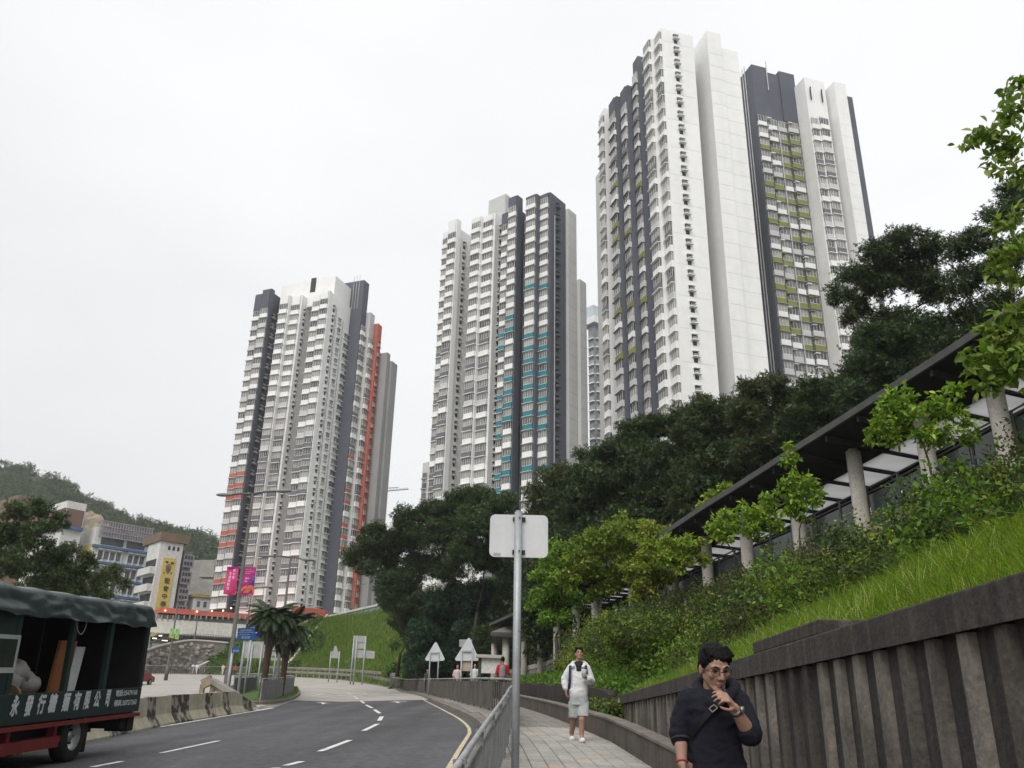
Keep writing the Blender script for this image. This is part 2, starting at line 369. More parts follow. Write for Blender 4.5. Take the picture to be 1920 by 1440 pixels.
for i, p in enumerate(off_):
    t = (off_[min(i + 1, len(off_) - 1)] - off_[max(0, i - 1)]).normalized(); n = Vector((t.y, -t.x, 0)); n = n if n.x < 0 or n.y < -0.3 else -n
    inn.append((p + n * 0.22, p + n * 0.30))
strip(ym, [a for a, b in inn], [b for a, b in inn], 1, 0.012); struct(ym.build('kerb_line', M_ypaint))

# kerb and right-hand pavement
HP = 0.12
def off_line(pts, w, side=1):
    o = []
    for i, p in enumerate(pts):
        t = (pts[min(i + 1, len(pts) - 1)] - pts[max(0, i - 1)]).normalized(); o.append(p + Vector((-t.y, t.x, 0)) * w * side)
    return o
def sweep_wall(mb, line, w, z0f, z1f, side=1, m=0):
    A = line; B = off_line(line, w, side); vs_, fs = [], []
    for a, b in zip(A, B): vs_ += [(a.x, a.y, z0f(a)), (a.x, a.y, z1f(a)), (b.x, b.y, z1f(b)), (b.x, b.y, z0f(b))]
    n = len(A)
    for i in range(n - 1):
        for k in range(3): fs.append((i * 4 + k, (i + 1) * 4 + k, (i + 1) * 4 + k + 1, i * 4 + k + 1))
    fs += [(0, 1, 2, 3), tuple((n - 1) * 4 + k for k in (3, 2, 1, 0))]
    if side < 0: fs = [f[::-1] for f in fs]
    return mb.add(vs_, fs, m)
kb = MB(); sweep_wall(kb, KRs, 0.16, lambda p: G(p.x, p.y) - 0.1, lambda p: G(p.x, p.y) + HP, 1)
struct(kb.build('kerb', M_kerb))
mb = MB(); vg = 30; strip(mb, off_line(KRs, 0.16, 1)[:vg + 25], off_line(KRs, 3.2, 1)[:vg + 25], 3, HP - 0.03); struct(mb.build('verge', M_conc))
# planter kerb line on the far side of the pavement
PK_px = [(975, 1333), (1010, 1345), (1050, 1361), (1120, 1394), (1195, 1440)]
PK = [flat(gp(*p)) for p in PK_px]
PKall = smooth_line([Vector((-5.4, 75, 0)), Vector((-2.6, 58, 0)), Vector((-1.0, 46, 0)), Vector((-0.15, 38, 0))] + PK + [Vector((2.02, 9, 0)), Vector((1.9, 4, 0)), Vector((1.8, -2, 0))], 90)
KO = off_line(KRs, 0.16, 1)
# pavement bed reaches from kerb to planter kerb; blocks lie on it
iK = min(range(90), key=lambda i: abs(KRs[i].y - 72))
bedL = resample(KO[iK:], 80); bedR = resample(PKall, 80)
mb = MB(); strip(mb, bedL, bedR, 4, HP - 0.012); M_bed = pm('pavement_bed', (0.20, 0.185, 0.165), (0.15, 0.14, 0.125), 2, 0.9)
M_paver = pm('paving_block', (0.35, 0.335, 0.31), (0.275, 0.262, 0.242), 1.3, 0.85, 0.3, 40, rnd=0.10, fine=0.15)
M_paver2 = pm('paving_block_buff', (0.43, 0.35, 0.26), (0.36, 0.30, 0.23), 1.3, 0.85, 0.3, 40, rnd=0.08)
M_paver3 = pm('paving_block_grey', (0.26, 0.245, 0.225), (0.21, 0.20, 0.18), 1.3, 0.85, 0.3, 40, rnd=0.08)
pavement = struct(mb.build('pavement', M_bed))
def lerp_line(line, y):
    for a, b in zip(line, line[1:]):
        if (a.y - y) * (b.y - y) <= 0 and a.y != b.y: return a.x + (b.x - a.x) * (y - a.y) / (b.y - a.y)
    return line[-1].x
def paver_mesh(w, l):
    m = MB(); h = 0.012; b = 0.008; x, y = w / 2 - 0.005, l / 2 - 0.005
    v = [(-x, -y, -.05), (x, -y, -.05), (x, y, -.05), (-x, y, -.05), (-x, -y, h - b), (x, -y, h - b), (x, y, h - b), (-x, y, h - b), (-x + b, -y + b, h), (x - b, -y + b, h), (x - b, y - b, h), (-x + b, y - b, h)]
    m.add(v, [(0, 1, 5, 4), (1, 2, 6, 5), (2, 3, 7, 6), (3, 0, 4, 7), (4, 5, 9, 8), (5, 6, 10, 9), (6, 7, 11, 10), (7, 4, 8, 11), (8, 9, 10, 11)])
    return m.build('paving_block', [M_paver], mesh_only=True)
PW = 0.222
pv_me = {0.2: paver_mesh(PW, 0.2), 0.42: paver_mesh(PW, 0.42)}
slots = []
for c in range(-1, 12):
    y = 3.0 + 0.13 * (c % 3); long_ = c in (2, 4, 5, 7, 8, 0)
    while y < 46:
        l = 0.42 if (long_ and int(y * 3.1) % 5 != 0) else 0.2
        yc = y + l / 2; xr = lerp_line(PKall, yc); xl = lerp_line(KO, yc)
        x = xr - 0.16 - (c + 0.0) * PW; nx = (lerp_line(PKall, yc + 0.5) - lerp_line(PKall, yc - 0.5))
        if x - PW / 2 > xl + 0.02 and yc > 3: slots.append((x, yc, l, atan2(nx, 1.0)))
        y += l + 0.004
vis = []
for s in slots:
    cv = Vector((s[0], s[1], G(s[0], s[1]) + HP)) - Vector((0, 0, CZ)); f = cv.dot(F_); py_ = 720 - FPX * cv.dot(U_) / f; px_ = 960 + FPX * cv.dot(R_) / f
    if py_ < 1455 and 930 < px_ < 1240: vis.append((s[1], s))
vis.sort(); near = set(id(s) for _, s in vis[:300]); rest = MB()
for s in slots:
    x, y, l, a = s; z = G(x, y) + HP + random.uniform(-0.002, 0.002); band = 17.3 < y < 17.75
    if id(s) in near:
        o = inst('paving_block', pv_me[l], pavement, (x, y, z), -a); o.rotation_euler = (0.058, 0, -a)
        if band or random.random() < 0.06: o.material_slots[0].link = 'OBJECT'; o.material_slots[0].material = random.choice([M_paver2, M_paver3] if band else [M_paver3, M_paver2, M_paver])
    elif y > 8:
        rest.box((x, y, z), PW - 0.01, l - 0.01, 0.024, -a)
rest.build('paving_blocks', M_paver, pavement, kind='stuff')
# low planter kerb wall beside the pavement
M_dark_wall = pm('mossy_dark_concrete', (0.030, 0.027, 0.024), (0.055, 0.046, 0.038), 2.5, 0.92, 0.5, 25, streak=(4, 0.5, (0.012, 0.013, 0.010)))
M_pkerb = pm('planter_kerb', (0.075, 0.062, 0.052), (0.12, 0.105, 0.09), 2.0, 0.9, 0.4, 25, streak=(5, 0.5, (0.03, 0.026, 0.022)))
M_pktop = pm('planter_kerb_top', (0.20, 0.18, 0.155), (0.13, 0.115, 0.10), 3.0, 0.9, 0.4, 25)
pk = thing('planter_kerb', 'low dark concrete kerb wall with paler top running along the brick pavement', 'kerb wall', (1.9, 13, g0(13)))
PKn = [p for p in PKall if p.y < 37]
mb = MB(); sweep_wall(mb, PKn, 0.2, lambda p: G(p.x, p.y) - 0.1, lambda p: G(p.x, p.y) + 0.47, 1); mb.build('kerb_body', M_pkerb, pk)
mb = MB(); sweep_wall(mb, off_line(PKn, -0.02, 1), 0.24, lambda p: G(p.x, p.y) + 0.47, lambda p: G(p.x, p.y) + 0.51, 1); mb.build('coping', M_pktop, pk, bev=0.008)
# ------------------------------------------------------------------ leaves and grass (numpy)
def np_mesh(name, V, Fq, colors, mat):
    """V (n,3), Fq (m,k) indices of equal polygon size, colors (n,3)"""
    me = bpy.data.meshes.new(name); n, k = len(V), Fq.shape[1]; m = len(Fq)
    me.vertices.add(n); me.vertices.foreach_set('co', V.astype(np.float32).ravel())
    me.loops.add(m * k); me.loops.foreach_set('vertex_index', Fq.astype(np.int32).ravel())
    me.polygons.add(m); me.polygons.foreach_set('loop_start', np.arange(0, m * k, k, dtype=np.int32)); me.polygons.foreach_set('loop_total', np.full(m, k, dtype=np.int32))
    me.update(calc_edges=True)
    at = me.attributes.new('Col', 'FLOAT_COLOR', 'POINT'); c4 = np.ones((n, 4), dtype=np.float32); c4[:, :3] = colors; at.data.foreach_set('color', c4.ravel())
    me.materials.append(mat); return me
T_RHOMB = (np.array([[0, 0, 0], [.28, .45, .10], [0, 1, -.05], [-.28, .45, .10]]), np.array([[0, 1, 2], [0, 2, 3]]))
T_LEAF = (np.array([[0, 0, 0], [.20, .28, .07], [.24, .58, .04], [0, 1, -.18], [-.24, .58, .04], [-.20, .28, .07], [0, .5, -.03]]), np.array([[0, 1, 6], [1, 2, 6], [2, 3, 6], [3, 4, 6], [4, 5, 6], [5, 0, 6]]))
T_SPRIG = (np.array([[0, 0, 0], [.30, .30, .05], [.05, .35, 0], [-.32, .38, .06], [0, .55, 0], [.30, .72, 0], [.04, .7, 0], [-.22, .8, .05], [0, 1.0, -.08]]), np.array([[0, 1, 2], [0, 2, 3], [2, 5, 4], [4, 7, 2], [4, 8, 6], [6, 5, 8]]))
def leaf_cloud(pts, size, palette, tmpl=T_RHOMB, droop=0.0, sizevar=0.35, out_dir=None):
    n = len(pts); T, Fc = tmpl; k = len(T)
    d = RNG.normal(size=(n, 3)); d[:, 2] -= droop
    if out_dir is not None: d += out_dir * 1.2
    d /= np.linalg.norm(d, axis=1)[:, None] + 1e-9
    h = RNG.normal(size=(n, 3)); h[:, 2] += 0.9
    s = np.cross(d, h); s /= np.linalg.norm(s, axis=1)[:, None] + 1e-9; nn = np.cross(s, d)
    sz = size * (1 + sizevar * RNG.uniform(-1, 1, n))
    V = pts[:, None, :] + sz[:, None, None] * (T[None, :, 0:1] * s[:, None, :] + T[None, :, 1:2] * d[:, None, :] + T[None, :, 2:3] * nn[:, None, :])
    F = (Fc[None] + (np.arange(n) * k)[:, None, None]).reshape(-1, Fc.shape[1])
    pal = np.array(palette); ci = RNG.integers(0, len(pal), n); c = pal[ci] * (1 + 0.22 * RNG.normal(size=(n, 1))).clip(.45, 1.7)
    return V.reshape(-1, 3), F, np.repeat(c, k, axis=0)
def clump_points(clumps, density, sub=0.36, flatz=0.8, nsub=22):
    """leaf positions on the skins of many small lobes filling each clump; returns points and outward directions"""
    P_, D_ = [], []
    for (c, r) in clumps:
        c = np.array(c); ns = max(6, int(nsub))
        u = RNG.normal(size=(ns, 3)); u /= np.linalg.norm(u, axis=1)[:, None]
        sc = c + u * (r * (RNG.uniform(0.35, 0.86, (ns, 1)))) * np.array([1, 1, flatz])
        tot = int(density * r * r)
        idx = RNG.integers(0, ns, tot); w = RNG.normal(size=(tot, 3)); w /= np.linalg.norm(w, axis=1)[:, None]; w[:, 2] = np.where(w[:, 2] < -0.2, w[:, 2] * 0.5, w[:, 2])
        rs = r * sub * RNG.uniform(0.55, 1.25, ns)
        P_.append(sc[idx] + w * (rs[idx, None]) * RNG.uniform(0.55, 1.06, (tot, 1)) * np.array([1, 1, 0.75])); D_.append(w)
    return np.concatenate(P_), np.concatenate(D_)
M_leaf = leafmat('leaf'); M_leafdark = leafmat('leaf_dark', 0.22, 0.5); M_grass = leafmat('grass_blade', 0.4, 0.6)
M_bark = pm('bark', (0.055, 0.042, 0.032), (0.03, 0.024, 0.018), 6, 0.9, 0.6, 20)
M_bark2 = pm('bark_grey', (0.10, 0.085, 0.07), (0.05, 0.042, 0.035), 6, 0.9, 0.6, 20)
PAL_DARK = [(0.032, 0.0618, 0.0213), (0.0448, 0.081, 0.0256), (0.0256, 0.049, 0.0213), (0.0618, 0.0981, 0.0298), (0.0661, 0.081, 0.0341)]
PAL_OLIVE = [(0.0685, 0.0939, 0.0309), (0.0829, 0.1017, 0.0376), (0.0464, 0.0751, 0.0265), (0.0884, 0.0884, 0.0398)]
PAL_BLUE = [(0.0255, 0.0595, 0.034), (0.034, 0.0744, 0.0404), (0.0446, 0.0871, 0.0446)]
PAL_LIME = [(0.177, 0.295, 0.0295), (0.2242, 0.3422, 0.0378), (0.1298, 0.236, 0.026), (0.2832, 0.3776, 0.059), (0.2124, 0.295, 0.0354)]
PAL_YEL = [(0.208, 0.273, 0.0364), (0.169, 0.234, 0.0286), (0.26, 0.312, 0.0455), (0.247, 0.221, 0.0455), (0.117, 0.195, 0.026)]
PAL_MID = [(0.0875, 0.175, 0.0275), (0.1125, 0.2125, 0.03), (0.0688, 0.1375, 0.025), (0.1375, 0.2125, 0.035)]
PAL_SHRUB = [(0.0715, 0.117, 0.026), (0.0975, 0.1495, 0.0286), (0.0455, 0.0845, 0.0234), (0.143, 0.195, 0.0338), (0.065, 0.0585, 0.026)]
def add_crown(name, root, clumps, density, size, pal, tmpl=T_RHOMB, mat=None, droop=0.1, nsub=22, sub=0.36, flatz=0.8):
    pts, dr = clump_points(clumps, density, sub, flatz, nsub); V, F, C = leaf_cloud(pts, size, pal, tmpl, droop, out_dir=dr * 0.6)
    o0 = np.array(ORG[root.name]); me = np_mesh(name, V - o0, F, C, mat or M_leaf); return link(name, me, root, Vector(ORG[root.name]))
def branches(root, base, clumps, r0, mat, fork=0.45, lean=(0, 0), name='trunk', sag=0.0):
    """tapered trunk to a fork, limbs from the fork into every clump with twigs"""
    mb = MB(); base = Vector(base); cs = [Vector(c) for c, r in clumps]; cen = sum(cs, Vector()) / len(cs)
    fk = base.lerp(cen, fork); fk.x += lean[0]; fk.y += lean[1]
    mid = base.lerp(fk, 0.5) + Vector((random.uniform(-.1, .1), random.uniform(-.1, .1), 0)) * (fk - base).length * 0.3
    mb.tube([base - Vector((0, 0, .3)), base + Vector((0, 0, .1)), mid, fk], [r0 * 1.35, r0 * 1.05, r0 * .85, r0 * .7], 9)
    placed = [(fk, r0 * .42)]
    for (c, r), cv in sorted(zip(clumps, cs), key=lambda q: (q[1] - fk).length):
        src, rs = min(placed, key=lambda q: (q[0] - cv).length); ln = (cv - src).length
        m1 = src.lerp(cv, 0.5) + Vector((random.uniform(-.1, .1), random.uniform(-.1, .1), random.uniform(-.02, .12))) * ln
        rl = rs * 0.85; mb.tube([src, m1, cv], [rl, rl * .8, rl * .6], 6); placed.append((cv, rl * .62))
        for k in range(4):
            q = cv + Vector((random.gauss(0, .5), random.gauss(0, .5), random.gauss(.1, .35))) * r
            mb.tube([m1.lerp(cv, random.uniform(.2, .9)), q], [rl * .32, rl * .1], 4)
    return mb.build(name, mat, root, smooth=True)
def tree(name, label, base, clumps, density, size, pal, r0, mat=None, tmpl=T_RHOMB, bark=None, group=None, fork=0.45, droop=0.1, nsub=22, sub=0.36, flatz=0.8):
    root = thing(name, label, 'tree', tuple(base), group)
    branches(root, base, clumps, r0, bark or M_bark, fork); add_crown('crown', root, clumps, density, size, pal, tmpl, mat, droop, nsub, sub, flatz); return root
def pc(lst, d):
    """picture clumps (px, py, radius px[, depth offset]) at distance d -> world clumps"""
    out = []
    for c in lst:
        dd = d + (c[3] if len(c) > 3 else random.uniform(-.03, .03) * d); p = P(c[0], c[1], dd); slant = sqrt(dd * dd + (p.z - CZ) ** 2)
        out.append((tuple(p), c[2] * slant * 0.97 / FPX))
    return out
def blades(pts, h, w, pal, bend=0.5, seg=3):
    n = len(pts); a = RNG.uniform(0, 2 * pi, n); hh = h * RNG.uniform(.45, 1.3, n); bd = bend * RNG.uniform(.2, 1.2, n)
    dx, dy = np.cos(a), np.sin(a); V = []
    for i in range(seg + 1):
        t = i / seg; cx = pts + np.stack([dx * bd * hh * t * t, dy * bd * hh * t * t, hh * (t - 0.30 * bd * t * t)], 1); ww = w * (1 - 0.92 * t) * RNG.uniform(.7, 1.3, n) if i else w * np.ones(n) * .8
        sd = np.stack([-dy, dx, np.zeros(n)], 1) * ww[:, None] / 2; V.append(cx - sd); V.append(cx + sd)
    V = np.stack(V, 1); k = 2 * (seg + 1); Fb = np.array([[2 * i, 2 * i + 1, 2 * i + 3, 2 * i + 2] for i in range(seg)])
    F = (Fb[None] + (np.arange(n) * k)[:, None, None]).reshape(-1, 4); pal = np.array(pal)
    c = pal[RNG.integers(0, len(pal), n)] * (1 + .25 * RNG.normal(size=(n, 1))).clip(.5, 1.7)
    return V.reshape(-1, 3), F, np.repeat(c, k, axis=0)

# ------------------------------------------------------------------ right-hand hillside
def interp(tab, y):
    if y <= tab[0][0]: (a, b), (c, d) = tab[0], tab[1]; return b + (d - b) * (y - a) / (c - a)
    for (a, b), (c, d) in zip(tab, tab[1:]):
        if y <= c: return b + (d - b) * (y - a) / (c - a)
    return tab[-1][1]
WKX = [(2, 14.6), (10, 12.4), (17, 10.36), (21.3, 8.95), (26.6, 7.45), (31, 6.4), (40.6, 4.1), (52, 2.0), (62, -0.5), (80, -5)]
WKZ = [(2, 8.4), (10, 7.6), (17, 6.75), (21, 6.2), (25, 5.9), (31, 5.65), (41, 4.9), (52, 4.75), (62, 4.7), (80, 5)]
ROZ = [(2, 10.3), (10, 9.5), (17, 8.75), (21, 8.28), (25, 7.92), (31, 7.48), (41, 7.42), (52, 7.42), (62, 7.4)]
TZ = [(0, 1.98), (20.4, 2.0), (21.4, 2.3), (24, 2.42), (31, 2.75), (45, 3.4), (62, 4.4), (80, 5.2)]
def wall_x(y): return 2.04 + 0.0245 * (y - 3.6)
def toe_x(y):
    if y < 20.5: return wall_x(y) + 0.25
    t = min(1, (y - 20.5) / 2.0); return (1 - t) * (wall_x(20.5) + .25) + t * (lerp_line(PKall, min(y, 68)) + 0.75)
def H(x, y):
    xt, xw = toe_x(y), interp(WKX, y); zt, zw = interp(TZ, y), interp(WKZ, y) - 0.8
    s = (x - xt) / (xw - xt)
    if s <= 0: return zt
    if s <= 1: return zt + (zw - zt) * (s + 0.04 * sin(pi * s))
    return zw + min((x - xw) * 0.10 if x - xw < 3 else 0.3 + (x - xw - 3) * 0.46, 30)
def hp(px, py):
    r = ray(px, py); y = 3.0
    while y < 75:
        x = r.x / r.y * y
        if x > toe_x(y) and CZ + r.z / r.y * y < H(x, y): break
        y += 0.05
    return P(px, py, y)
M_soil = pm('slope_soil', (0.045, 0.06, 0.02), (0.03, 0.035, 0.014), 1.2, 0.95, 0.5)
ys = list(np.linspace(-4, 30, 50)) + list(np.linspace(31, 95, 40)); mb = MB(); ss = [0, .03, .08, .16, .26, .36, .48, .6, .72, .84, .94, 1.0, 1.1, 1.25, 1.5, 2, 2.6, 3.4, 4.5, 6, 8.5]
vs_ = []
for y in ys:
    xt, xw = toe_x(y), interp(WKX, y)
    for s in ss:
        x = xt + (xw - xt) * s if s <= 1 else xw + (s - 1) * 9; vs_.append((x, y, H(x, y) - 0.02))
Wd = len(ss); mb.add(vs_, [(j * Wd + i, j * Wd + i + 1, (j + 1) * Wd + i + 1, (j + 1) * Wd + i) for j in range(len(ys) - 1) for i in range(Wd - 1)])
struct(mb.build('hillside', M_soil, smooth=True))

# ribbed retaining wall
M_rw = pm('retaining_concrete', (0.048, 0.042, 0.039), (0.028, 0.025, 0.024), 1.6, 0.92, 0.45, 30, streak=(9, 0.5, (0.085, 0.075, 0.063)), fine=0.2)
M_rib_lit = pm('rib_concrete_lit', (0.16, 0.143, 0.124), (0.075, 0.067, 0.06), 2.2, 0.92, 0.45, 30, streak=(6, 0.6, (0.042, 0.036, 0.033)), rnd=0.5, fine=0.2)  # ribs coloured paler than the wall body so they look lit
M_cap = pm('coping_concrete', (0.06, 0.05, 0.045), (0.036, 0.031, 0.029), 1.8, 0.92, 0.5, 30, streak=(10, 0.5, (0.12, 0.106, 0.09)), fine=0.2)
rw = thing('retaining_wall', 'dark ribbed concrete retaining wall below the grass slope on the right', 'wall', (2.2, 10, g0(10)))
wy0, wy1 = 0.4, 20.6
wl_ = [Vector((wall_x(y), y, 0)) for y in np.linspace(wy1, wy0, 30)]
ang_w = math.atan(0.0245)
mb = MB(); sweep_wall(mb, wl_, 0.45, lambda p: G(p.x, p.y) - 0.3, lambda p: 2.03, 1); mb.build('wall_body', M_rw, rw)
yy = wy1
while yy > wy0 + 0.1:
    y2 = max(wy0, yy - 3.05); seg = [Vector((wall_x(y) - 0.065, y, 0)) for y in np.linspace(yy, y2 + 0.012, 5)]
    mb = MB(); sweep_wall(mb, seg, 0.53, lambda p: 1.915, lambda p: 2.085, 1); mb.build('coping', M_cap, rw, bev=0.012); yy = y2
rib = MB(); rib.add([(-.036, -.052, 0), (-.036, .052, 0), (.02, .070, 0), (.02, -.070, 0), (-.036, -.052, 1), (-.036, .052, 1), (.02, .070, 1), (.02, -.070, 1)], [(0, 1, 5, 4)[::-1], (1, 2, 6, 5)[::-1], (3, 0, 4, 7)[::-1], (4, 5, 6, 7)])
rib_me = rib.build('rib', [M_rib_lit], mesh_only=True); y = wy0 + 0.2; k = 0
while y < wy1 - 0.1:
    x = wall_x(y); zb = G(x, y) - 0.2; inst('rib', rib_me, rw, (x, y, zb), -ang_w, scale=(1, 1, 1.913 - zb)); y += 0.33
for y in np.arange(2.2, 20, 3.3):   # shallow casting joint across the panels
    pass
blk = thing('wall_block', 'raised concrete block standing on the ribbed wall coping', 'wall block', (2.3, 6.8, 2.085))
mb = MB(); mb.obox((wall_x(7.6) - .03, 7.6, 2.086), (.5, -.01, 0), (-.042, -1.75, 0), (0, 0, .105)); mb.build('block', M_cap, blk, bev=0.015)
# dark wall that carries on behind the white-jacketed walker
dw = thing('dark_retaining_wall', 'low black mossy retaining wall behind the planter kerb beyond the ribbed wall', 'wall', (1.6, 25, 2))
dl = [Vector((toe_x(y) - 0.22, y, 0)) for y in np.linspace(37, 20.9, 40)]
mb = MB(); sweep_wall(mb, dl, 0.35, lambda p: G(p.x, p.y) - 0.2, lambda p: interp(TZ, p.y) + 0.03 + 0.03 * sin(p.y * 1.7), 1); mb.build('wall_body', M_dark_wall, dw)

# ------------------------------------------------------------------ pedestrian railings
M_rail = pm('galvanised_rail', (0.27, 0.275, 0.28), (0.17, 0.175, 0.18), 3, 0.5, 0.2, 40, metal=0.25, streak=(8, 0.4, (0.11, 0.095, 0.08)), spec=0.4)
M_railtop = pm('galvanised_toprail', (0.42, 0.43, 0.44), (0.30, 0.31, 0.32), 4, 0.45, 0.1, 40, metal=0.25, spec=0.4)
M_railbr = pm('weathered_rail', (0.135, 0.125, 0.115), (0.085, 0.077, 0.07), 1.2, 0.65, 0.2, 30, metal=0.15, streak=(2, 0.5, (0.09, 0.07, 0.055)))
def railing(name, label, line, hgt=0.98, base=HP, post=2.0, bar=0.105, solo=False, zf=G, bm=None, br=0.011, rt=.028):
    L = [0.0]
    for a, b in zip(line, line[1:]): L.append(L[-1] + (b - a).length)
    n = max(2, int(L[-1] / bar)); pts = resample(line, n + 1); root = thing(name, label, 'railing', (line[0].x, line[0].y, zf(line[0].x, line[0].y) + base))
    zz = lambda p, h: Vector((p.x, p.y, zf(p.x, p.y) + base + h)); bm = bm or M_rail
    mb = MB(); mb.tube([zz(p, hgt) for p in resample(line, max(2, int(L[-1] / 0.6)))], rt, 8); mb.build('top_rail', M_railtop, root, smooth=True)
    mb = MB(); mb.tube([zz(p, hgt - 0.10) for p in resample(line, max(2, int(L[-1] / 0.6)))], 0.014, 6); mb.build('upper_rail', bm, root, smooth=True)
    mb = MB(); mb.tube([zz(p, 0.09) for p in resample(line, max(2, int(L[-1] / 0.6)))], 0.018, 6); mb.build('bottom_rail', bm, root, smooth=True)
    bmsh = MB(); bmsh.box((0, 0, .5), br * 2, br * 2 + 0.012, 1.0); bme = bmsh.build('bar', [bm], mesh_only=True)
    pmsh = MB(); pmsh.box((0, 0, .5), 0.05, 0.05, 1.0).box((0, 0, 1.005), 0.07, 0.07, 0.03); pme = pmsh.build('post', [bm], mesh_only=True)
    allb = MB(); every = max(1, round(post / bar))
    for i, p in enumerate(pts):
        q = pts[min(i + 1, n)]; o = pts[max(i - 1, 0)]; a = atan2((q - o).y, (q - o).x)
        if i % every == 0 or i == n: inst('post', pme, root, zz(p, -0.02), a, scale=(1, 1, hgt + 0.02))
        elif solo: inst('bar', bme, root, zz(p, 0.09), a, scale=(1, 1, hgt - 0.19))
        else: allb.box(zz(p, 0.09 + (hgt - 0.19) / 2), br * 2, br * 2 + 0.01, hgt - 0.19, a)
    if allb.v: allb.build('bars', bm, root, kind='stuff')
    return root
rl_far = [flat(gp(p[0], p[1], HP)) for p in [(921, 1334), (877, 1322), (833, 1310), (780, 1297), (731, 1287)]]
NR = smooth_line([Vector((-0.35, 1.0, 0)), Vector((-0.235, 5, 0)), Vector((-0.18, 7, 0)), Vector((-0.09, 10, 0)), Vector((0.04, 14.5, 0)), Vector((0.16, 20.5, 0))], 40)
FR = smooth_line([Vector((0.16, 20.5, 0)), Vector((0.12, 24, 0)), Vector((-0.12, 27.5, 0))] + rl_far, 80)
railing('pavement_railing', 'grey barred railing along the near edge of the brick pavement', NR, .83, solo=True, rt=.021)
railing('bend_railing', 'brownish grey barred railing curving round the outside of the road bend', FR, .95, bm=M_railbr, br=0.014)
LIM = [(3, .25), (9, .25), (11.5, .23), (13, .17), (14.5, .11), (20, .08), (24, .12), (31, .2), (45, .2)]
# ------------------------------------------------------------------ grass on the near slope
def in_grass(x, y):
    """grass lies between the wall and the shrub belt"""
    s = (x - toe_x(y)) / (interp(WKX, y) - toe_x(y)); lim = interp(LIM, y); return -0.01 < s < lim
pts = []
while len(pts) < 95000:
    y = 2.6 + (20 - 2.6) * random.random() ** 1.5; x = toe_x(y) + random.random() ** 1.0 * 3.2 - 0.02
    if in_grass(x, y) and (y < 17 or random.random() < .5): pts.append((x, y, H(x, y) - 0.02))
pts = np.array(pts); V, F, C = blades(pts, 0.19, 0.017, [(.12, .205, .02), (.15, .24, .026), (.085, .155, .017), (.19, .28, .04), (.20, .20, .055), (.13, .22, .02)], 0.8)
link('slope_grass', np_mesh('slope_grass', V, F, C, M_grass), kind='stuff')
pts = []
while len(pts) < 5000:
    y = random.uniform(2.8, 18); x = toe_x(y) + random.random() ** 1.5 * 3
    if in_grass(x, y) and (sin(x * 2.1 + y) + sin(y * 1.3 - x * .7)) > 0.2: pts.append((x, y, H(x, y) - 0.02))
V, F, C = blades(np.array(pts), 0.36, 0.015, [(.15, .24, .028), (.20, .28, .05), (.11, .19, .02), (.30, .32, .15)], 1.1, 4)
link('tall_grass', np_mesh('tall_grass', V, F, C, M_grass), kind='stuff')
# low green cover beyond the end of the ribbed wall
pts = []
while len(pts) < 16000:
    y = random.uniform(17, 50); x = toe_x(y) + random.random() * 3.5
    if in_grass(x, y) or (y < 24 and toe_x(y) + .1 < x < toe_x(y) + 1.6): pts.append((x, y, H(x, y) + random.random() * 0.1))
pts = np.array(pts); V, F, C = leaf_cloud(pts, 0.13, PAL_MID, T_RHOMB, -0.3); link('ground_cover', np_mesh('ground_cover', V, F, C, M_leaf), kind='stuff')
# weeds hanging over the planter behind the kerb
pts = []
for k in range(5200):
    y = random.uniform(15.5, 21.2); t = random.random(); x = lerp_line(PKall, y) + 0.28 + t * 0.4; pts.append((x, y, G(x, y) + 0.15 + random.random() * (0.55 if 18 < y < 20.8 else .22)))
V, F, C = leaf_cloud(np.array(pts), 0.11, PAL_SHRUB, T_RHOMB, 0.2); link('planter_weeds', np_mesh('planter_weeds', V, F, C, M_leafdark), kind='stuff')

# ------------------------------------------------------------------ shrubs
def shrub_belt():
    cl = []
    for k in range(560):
        y = 5.5 + 30 * random.random() ** 1.2; s = interp(LIM, y) + .03 + (.93 - interp(LIM, y)) * random.random() ** 1.15
        x = toe_x(y) + s * (interp(WKX, y) - toe_x(y)); r = random.choice([.32, .45, .55, .7, .9]) * random.uniform(.85, 1.1) * (1.0 if y < 25 else 1.2); cl.append(((x, y, H(x, y) + r * 0.45), r))
    return cl
belt = shrub_belt(); VV, FF, CC, n0 = [], [], [], 0
for k_, (pal, sz) in enumerate(((PAL_SHRUB, .07), (PAL_MID + PAL_LIME[:1], .085), (PAL_YEL + PAL_SHRUB[:2], .065), ([(.085, .055, .03), (.06, .07, .025), (.05, .06, .022)], .06), (PAL_DARK + PAL_SHRUB[2:3], .08))):
    pts, dr = clump_points(belt[k_::5], 1150, 0.40, 0.95, 14); V, F, C = leaf_cloud(pts, sz, pal, T_RHOMB, 0.0, out_dir=dr * .5); VV.append(V); FF.append(F + n0); CC.append(C); n0 += len(V)
link('hedge_belt', np_mesh('hedge_belt', np.concatenate(VV), np.concatenate(FF), np.concatenate(CC), M_leaf), kind='stuff')
def shrub(label, px, py, rad, pal, size=0.1, dens=1100, lobes=7, lift=0.5, name='shrub', tm=T_RHOMB):
    b = hp(px, py); k = sqrt(b.y ** 2 + (b.z - CZ) ** 2) / FPX; R = rad * k
    cl = [((b.x + random.gauss(0, .45) * R, b.y + random.gauss(0, .3) * R, b.z + R * (lift + random.uniform(-.1, .5))), R * random.uniform(.45, .7)) for _ in range(lobes)]
    root = thing(name, label, 'shrub', tuple(b), 'shrubs below the covered walkway'); branches(root, b, cl, 0.03 * max(1, R), M_bark, 0.25, name='stems'); add_crown('foliage', root, cl, dens, size, pal, tm, None, 0.0, 16, 0.42); return root
